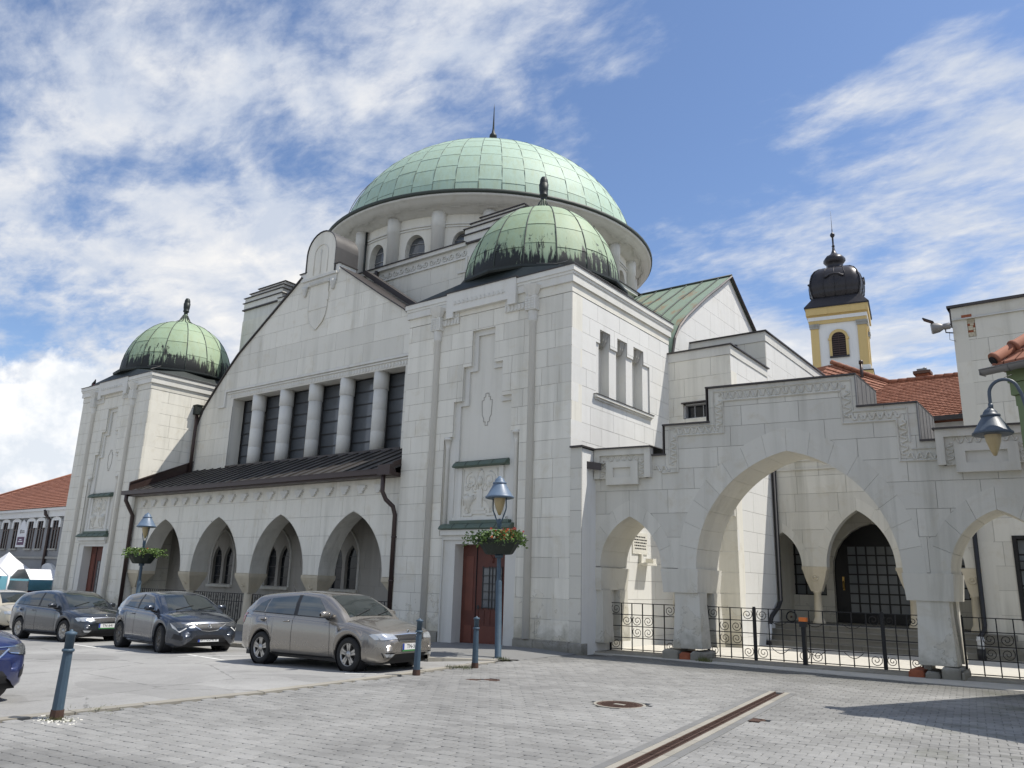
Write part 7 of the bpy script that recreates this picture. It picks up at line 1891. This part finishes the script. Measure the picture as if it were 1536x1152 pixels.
    # shut lines
    for ln in S_['shut']: both('shut_line', M['blackp'], [(x-.004, z) for x, z in ln], [(x+.004, z) for x, z in ln], 1, .003, 10)
    for ln in S_.get('shutz', []):
        for s in (-1, 1): patch('shut_line', M['blackp'], [(x, s*y-.004) for x, y in ln], [(x+.004, s*y+.004) for x, y in ln], 'z', 1, .003, None, 1, 10)
    for x, z in S_['handles']:
        for s in (-1, 1):
            h_, n_ = cast((x, s*3, z), (0, -s, 0)); mm = MB()
            if h_: mm.tube([h_+Vector((-.09, 0, 0)), h_+Vector((-.07, s*.028, .005)), h_+Vector((.07, s*.028, .008)), h_+Vector((.09, 0, 0))], .013, 6); local('door_handle', mm.mesh('door_handle', paint), t)
    both('sill_strip', S_.get('sill', M['blackp']), [(-ax+Ra+.03, .215), (ax-Ra-.03, .215)], [(-ax+Ra+.03, .25), (ax-Ra-.03, .25)], 1, .006, 12)
    # mirrors
    for s in (-1, 1):
        mx, mz = S_['mirror']; my = s*(W/2*.93); mm = MB()
        P = []
        for q, (sx, sz, yy) in enumerate(((.3, .3, 0), (.9, .8, .02), (1, 1, .07), (1, 1, .15), (.85, .85, .21), (.4, .4, .235))):
            P.append([(mx+sx*.065*math.cos(a), my+s*yy, mz+sz*.075*math.sin(a)*(1 if math.sin(a) > 0 else .8)) for a in [2*math.pi*i/12 for i in range(12)]])
        mm.grid(P, closed=True); mo = local('wing_mirror', mm.mesh('wing_mirror', paint), t)
        mm = MB(); mm.tube([(mx-.05, my-s*.06, mz-.10), (mx-.01, my+s*.06, mz-.06)], .03, 6); mm.box((mx-.06, min(my+s*.03, my+s*.21), mz-.062), (mx+.055, max(my+s*.03, my+s*.21), mz-.040)); local('mirror_foot', mm.mesh('mirror_foot', M['blackp']), mo)
    # front face
    for it in S_['front']:
        nm, mat, bot, top, mir = it[:5]; off = it[5] if len(it) > 5 else .006; rws = it[6] if len(it) > 6 else 4
        for s in ((1, -1) if mir else (1,)):
            patch(nm, mat, [(s*y, z) for y, z in bot], [(s*y, z) for y, z in top], 'x', rws, off, None, 1, 14)
    for it in S_.get('back', []):
        nm, mat, bot, top, mir = it
        for s in ((1, -1) if mir else (1,)): patch(nm, mat, [(s*y, z) for y, z in bot], [(s*y, z) for y, z in top], 'x', 3, .006, None, -1, 8)
    for it in S_.get('sides', []): both(it[0], it[1], it[2], it[3], 3, .007, 8)
    for nm, z0, z1, ya, yb, n in S_.get('slats', []):
        for i in range(n):
            y = ya+(yb-ya)*(i+.5)/n; hb, _ = cast((4, y, (z0+z1)/2), (-1, 0, 0))
            if hb:
                mm = MB(); mm.tube([(cast((4, y, z), (-1, 0, 0))[0] or hb)+Vector((.012, 0, 0)) for z in (z0, (z0+z1)/2, z1)], .006, 4); local(nm, mm.mesh(nm, M['blackp'] if nm == 'grille_slat' else M['chrome']), t)
    # plate
    pz = S_['plate']; hb, n_ = cast((4, .01, pz), (-1, 0, 0)); px = (hb.x if hb else xf-.02)+.018
    mm = MB(); mm.box((px-.01, -.26, pz-.056), (px, .26, pz+.056)); pl = local('number_plate', mm.mesh('number_plate', M['plate']), t)
    mm = MB(); mm.box((px, -.26, pz-.056), (px+.0015, -.215, pz+.056)); local('country_strip', mm.mesh('country_strip', M['plate_b']), pl)
    if plate_txt:
        me = text_mesh(plate_txt, .105, .0008, M['ink']); o = bpy.data.objects.new('plate_lettering', me); COL.objects.link(o); o.parent = pl
        o.matrix_basis = Matrix.Translation((px+.002, .02, pz)) @ Matrix(((0, 0, 1, 0), (1, 0, 0, 0), (0, 1, 0, 0), (0, 0, 0, 1)))
    if S_.get('pgreen'):
        mm = MB(); mm.box((px-.01, -.26, pz-.085), (px, .26, pz-.060)); local('plate_holder', mm.mesh('plate_holder', simple('dealer_green', (.05, .22, .06), .5) if 'dealer_green' not in bpy.data.materials else bpy.data.materials['dealer_green']), pl)
    # emblem
    ez, er, et = S_['emblem']; hb, n_ = cast((4, .01, ez), (-1, 0, 0)); hb = hb or Vector((xf-.1, 0, ez)); mm = MB()
    if et == 'round':
        mm.lathe([(er, -.004), (er, .010), (er*.82, .013), (er*.80, .008), (.001, .008)], (0, 0, 0), 20); mm.v = [(hb.x+.004+c_, a, ez+b) for a, b, c_ in mm.v]
    else:
        q = [(0, er*1.25), (er*.8, 0), (0, -er*1.25), (-er*.8, 0)]; q2 = [(a*.45, b*.5) for a, b in q]; X = hb.x+.012
        mm.add([(X, a, ez+b) for a, b in q]+[(X+.012, a*.8, ez+b*.85) for a, b in q]+[(X+.004, a, ez+b) for a, b in q2], [(0, 1, 5, 4), (1, 2, 6, 5), (2, 3, 7, 6), (3, 0, 4, 7), (4, 5, 9, 8), (5, 6, 10, 9), (6, 7, 11, 10), (7, 4, 8, 11)])
    local('front_emblem', mm.mesh('front_emblem', M['chrome']), t)
    if et == 'round':
        mm = MB(); mm.add([(hb.x+.014, -er*.5, ez-er*.35), (hb.x+.014, er*.1, ez-er*.1), (hb.x+.014, er*.55, ez+er*.35), (hb.x+.014, 0, ez+er*.2)], [(0, 1, 2, 3)]); local('emblem_arrow', mm.mesh('emblem_arrow', M['ink']), t)
    # wipers, aerial
    mm = MB()
    for a, b in (((ws[0][0]+.03, -.45), (ws[0][0]-.12, .05)), ((ws[0][0]+.05, .12), (ws[0][0]-.10, .55))):
        pts = [cast((a[0]+(b[0]-a[0])*i/4, a[1]+(b[1]-a[1])*i/4, 3), (0, 0, -1))[0] for i in range(5)]
        if all(pts): mm.tube([p+Vector((0, 0, .018)) for p in pts], .008, 4)
    if mm.v: local('wipers', mm.mesh('wipers', M['blackp']), t)
    mm = MB(); hb, _ = cast((S_['aerial'], .01, 3), (0, 0, -1)); mm.tube([hb, hb+Vector((-.14, 0, .18))], .006, 5, rad=[.008, .003]); local('aerial', mm.mesh('aerial', M['blackp']), t)
    return t
# compact estate-like hatchback
HA = dict(wb=2.60, W=1.71, H=1.46, r=.315, fo=.86, ro=.84, rimm=M['rim'], spokes=5,
    plan=[(-2.14, .70), (-2.10, .80), (-2.0, .90), (-1.7, .965), (-1.0, 1.0), (1.0, 1.0), (1.5, .985), (1.8, .95), (1.98, .88), (2.08, .78), (2.14, .66), (2.16, .58)],
    low=[(-2.14, .42), (-2.10, .30), (-1.9, .24), (-1.5, .20), (1.4, .20), (1.95, .19), (2.10, .22), (2.14, .29), (2.16, .38)],
    sh=[(-2.14, .66), (-2.11, .90), (-2.06, 1.0), (-1.6, 1.005), (-.6, .975), (.6, .925), (.95, .90), (1.3, .865), (1.7, .80), (1.95, .735), (2.08, .66), (2.14, .58), (2.16, .50)],
    ct=[(-2.14, .66), (-2.11, .92), (-2.06, 1.02), (.6, 1.0), (1.1, .985), (1.5, .93), (1.85, .84), (2.02, .775), (2.10, .70), (2.14, .62), (2.16, .52)],
    roof=[(-2.08, 1.00), (-1.98, 1.10), (-1.80, 1.29), (-1.70, 1.365), (-1.3, 1.415), (-.8, 1.445), (-.25, 1.455), (.15, 1.43), (.40, 1.385), (.62, 1.28), (.95, 1.10), (1.18, .97)],
    side_glass=[('rear_side_window', [(-1.28, 1.02), (-.36, .995)], [(-1.22, 1.30), (-.40, 1.365)]), ('front_side_window', [(-.26, .992), (.72, .955)], [(-.30, 1.368), (.22, 1.325)]), ('quarter_window', [(-1.70, 1.045), (-1.33, 1.03)], [(-1.52, 1.20), (-1.28, 1.29)])],
    pillar=([(-.37, .985), (-.25, .985)], [(-.41, 1.375), (-.29, 1.375)]),
    trimline=([(-1.75, 1.02), (-.3, .975), (.85, .94)], [(-1.75, 1.035), (-.3, .990), (.85, .952)]),
    ws=((1.07, .60), (.40, .50)), rw=(.55, 1.06, .47, 1.30),
    shut=[[(-.33, .26), (-.33, .97)], [(.80, .27), (.80, .60), (.74, .92)], [(-1.02, .60), (-1.10, .80), (-1.28, .99)], [(-.94, .27), (-.96, .45), (-1.02, .6)]],
    shutz=[[(1.16, .60), (1.5, .66), (1.9, .60)]],
    handles=[(-.52, .86), (-1.25, .885)], mirror=(.70, 1.02), plate=.475, emblem=(.735, .042, 'round'), aerial=-1.3, pgreen=True,
    front=[('headlight', M['lightg'], [(.36, .615), (.70, .60)], [(.43, .70), (.62, .715), (.78, .705)], True, .010),
           ('grille', M['blackp'], [(-.34, .585), (0, .565), (.34, .585)], [(-.41, .675), (0, .69), (.41, .675)], False, .007),
           ('grille_rim', M['chrome'], [(-.42, .68), (0, .692), (.42, .68)], [(-.43, .692), (0, .712), (.43, .692)], False, .012, 1),
           ('grille_rim', M['chrome'], [(-.34, .57), (.34, .57)], [(-.34, .582), (.34, .582)], False, .012, 1),
           ('lower_intake', M['blackp'], [(-.66, .285), (0, .265), (.66, .285)], [(-.70, .375), (0, .38), (.70, .375)], False, .006),
           ('fog_light', M['lightg'], [(.46, .295), (.62, .30)], [(.42, .35), (.66, .355)], True, .010)],
    slats=[('grille_slat', .585, .675, -.36, .36, 18)],
    sides=[('headlight_side', M['lightg'], [(1.93, .60), (2.0, .61)], [(1.80, .69), (1.93, .70)])],
    back=[('tail_light', M['tail'], [(.50, .72), (.72, .72)], [(.60, .98), (.74, .98)], True)])
HA['sides'].append(('tail_light_side', M['tail'], [(-2.07, .76), (-1.96, .80)], [(-2.04, .98), (-1.90, 1.0)]))
# supermini with sloping nose
HB = dict(wb=2.58, W=1.78, H=1.44, r=.325, fo=.84, ro=.63, rimm=M['rimd'], spokes=10,
    plan=[(-1.92, .72), (-1.88, .82), (-1.75, .93), (-1.3, 1.0), (-.6, .985), (.6, .985), (1.3, 1.0), (1.7, .96), (1.94, .87), (2.05, .76), (2.11, .62), (2.13, .52)],
    low=[(-1.92, .42), (-1.86, .30), (-1.6, .24), (1.4, .19), (1.95, .18), (2.07, .21), (2.11, .28), (2.13, .36)],
    sh=[(-1.92, .70), (-1.88, .90), (-1.80, 1.03), (-1.3, 1.03), (-.4, .99), (.6, .95), (1.0, .92), (1.4, .88), (1.75, .815), (1.95, .745), (2.06, .67), (2.11, .59), (2.13, .50)],
    ct=[(-1.92, .70), (-1.88, .92), (-1.80, 1.05), (.6, 1.02), (1.1, 1.0), (1.5, .955), (1.8, .88), (1.98, .80), (2.07, .71), (2.11, .62), (2.13, .52)],
    roof=[(-1.84, 1.04), (-1.78, 1.12), (-1.62, 1.28), (-1.5, 1.35), (-1.1, 1.405), (-.6, 1.435), (-.1, 1.435), (.22, 1.40), (.45, 1.335), (.75, 1.19), (1.05, 1.05), (1.2, .98)],
    side_glass=[('rear_side_window', [(-1.12, 1.06), (-.40, 1.02)], [(-1.0, 1.27), (-.42, 1.345)]), ('front_side_window', [(-.30, 1.015), (.74, .985)], [(-.32, 1.35), (.26, 1.30)])],
    pillar=([(-.41, 1.01), (-.29, 1.01)], [(-.43, 1.355), (-.31, 1.355)]),
    trimline=([(-1.2, 1.05), (-.3, 1.00), (.85, .965)], [(-1.2, 1.062), (-.3, 1.012), (.85, .975)]),
    ws=((1.10, .62), (.42, .50)), rw=(.52, 1.10, .45, 1.29),
    shut=[[(-.35, .26), (-.35, 1.0)], [(.80, .27), (.82, .60), (.76, .95)], [(-.92, .50), (-1.05, .80), (-1.16, 1.03)], [(-.88, .28), (-.92, .50)]],
    shutz=[[(1.18, .62), (1.5, .66), (1.85, .62)]],
    handles=[(-.50, .87)], mirror=(.72, 1.04), plate=.335, emblem=(.625, .062, 'diamond'), aerial=-1.2, sill=M['chrome'],
    front=[('headlight', M['lightd'], [(.42, .645), (.74, .60)], [(.42, .705), (.66, .745), (.80, .725)], True, .010),
           ('headlight_strip', M['plate'], [(.55, .60), (.70, .50), (.80, .60)], [(.57, .615), (.71, .52), (.825, .72)], True, .014, 1),
           ('grille', M['blackp'], [(-.20, .545), (0, .53), (.20, .545)], [(-.42, .675), (0, .69), (.42, .675)], False, .007),
           ('grille_rim', M['chrome'], [(-.45, .685), (-.2, .535), (0, .515), (.2, .535), (.45, .685)], [(-.42, .69), (-.19, .55), (0, .53), (.19, .55), (.42, .69)], False, .013, 1),
           ('grille_rim', M['chrome'], [(-.66, .71), (0, .70), (.66, .71)], [(-.66, .72), (0, .712), (.66, .72)], False, .013, 1),
           ('lower_intake', M['blackp'], [(-.50, .255), (.50, .255)], [(-.34, .42), (0, .44), (.34, .42)], False, .006),
           ('corner_intake', M['blackp'], [(.62, .31), (.80, .36)], [(.62, .41), (.78, .47)], True, .006)],
    slats=[('grille_stud', .60, .605, -.30, .30, 8), ('grille_stud', .645, .65, -.36, .36, 10)],
    sides=[('headlight_side', M['lightd'], [(1.94, .61), (2.0, .62)], [(1.74, .71), (1.92, .73)])],
    back=[('tail_light', M['tail'], [(.45, .86), (.72, .84)], [(.48, .98), (.70, 1.0)], True)])
HBn = dict(HB); HBn['emblem'] = (.60, .05, 'round'); HBn['front'] = [f for f in HB['front'] if f[0] not in ('headlight_strip',)]
HBn['front'] = HBn['front']+[('headlight_strip', M['chrome'], [(.44, .632), (.76, .588)], [(.44, .644), (.79, .61)], True, .014, 1)]
HC = dict(HA); HC['pgreen'] = False; HC['emblem'] = (.70, .04, 'round')
car('parked_hatchback', 'beige metallic hatchback parked nearest the red door, its plate half behind a bollard', (-14.37, 10.50), (-11.77, 10.58), M['p_silver'], dict(HA, sg=M['car_glass2']), 'TN-501', 0)
car('parked_hatchback', 'slate blue hatchback with a diamond badge and turned front wheels, second from the right', (-21.35, 11.12), (-18.80, 10.80), M['p_blue'], HB, 'BT-334HP', R(-9))
car('parked_hatchback', 'dark grey-blue hatchback behind the leaning bollard, third from the right', (-27.35, 11.05), (-24.76, 11.22), M['p_blue2'], dict(HA, rimm=M['rim'], spokes=10), 'TN-641', 0)
car('parked_car', 'old beige car at the left edge behind the dark hatchback', (-36.6, 12.9), (-34.0, 12.9), M['p_cream'], HC, None, 0)
car('parked_car', 'navy blue car cut off by the lower left edge of the picture', (-14.75, 2.62), (-12.25, 3.28), M['p_navy'], HBn, None, 0)
S.render.engine = 'CYCLES'
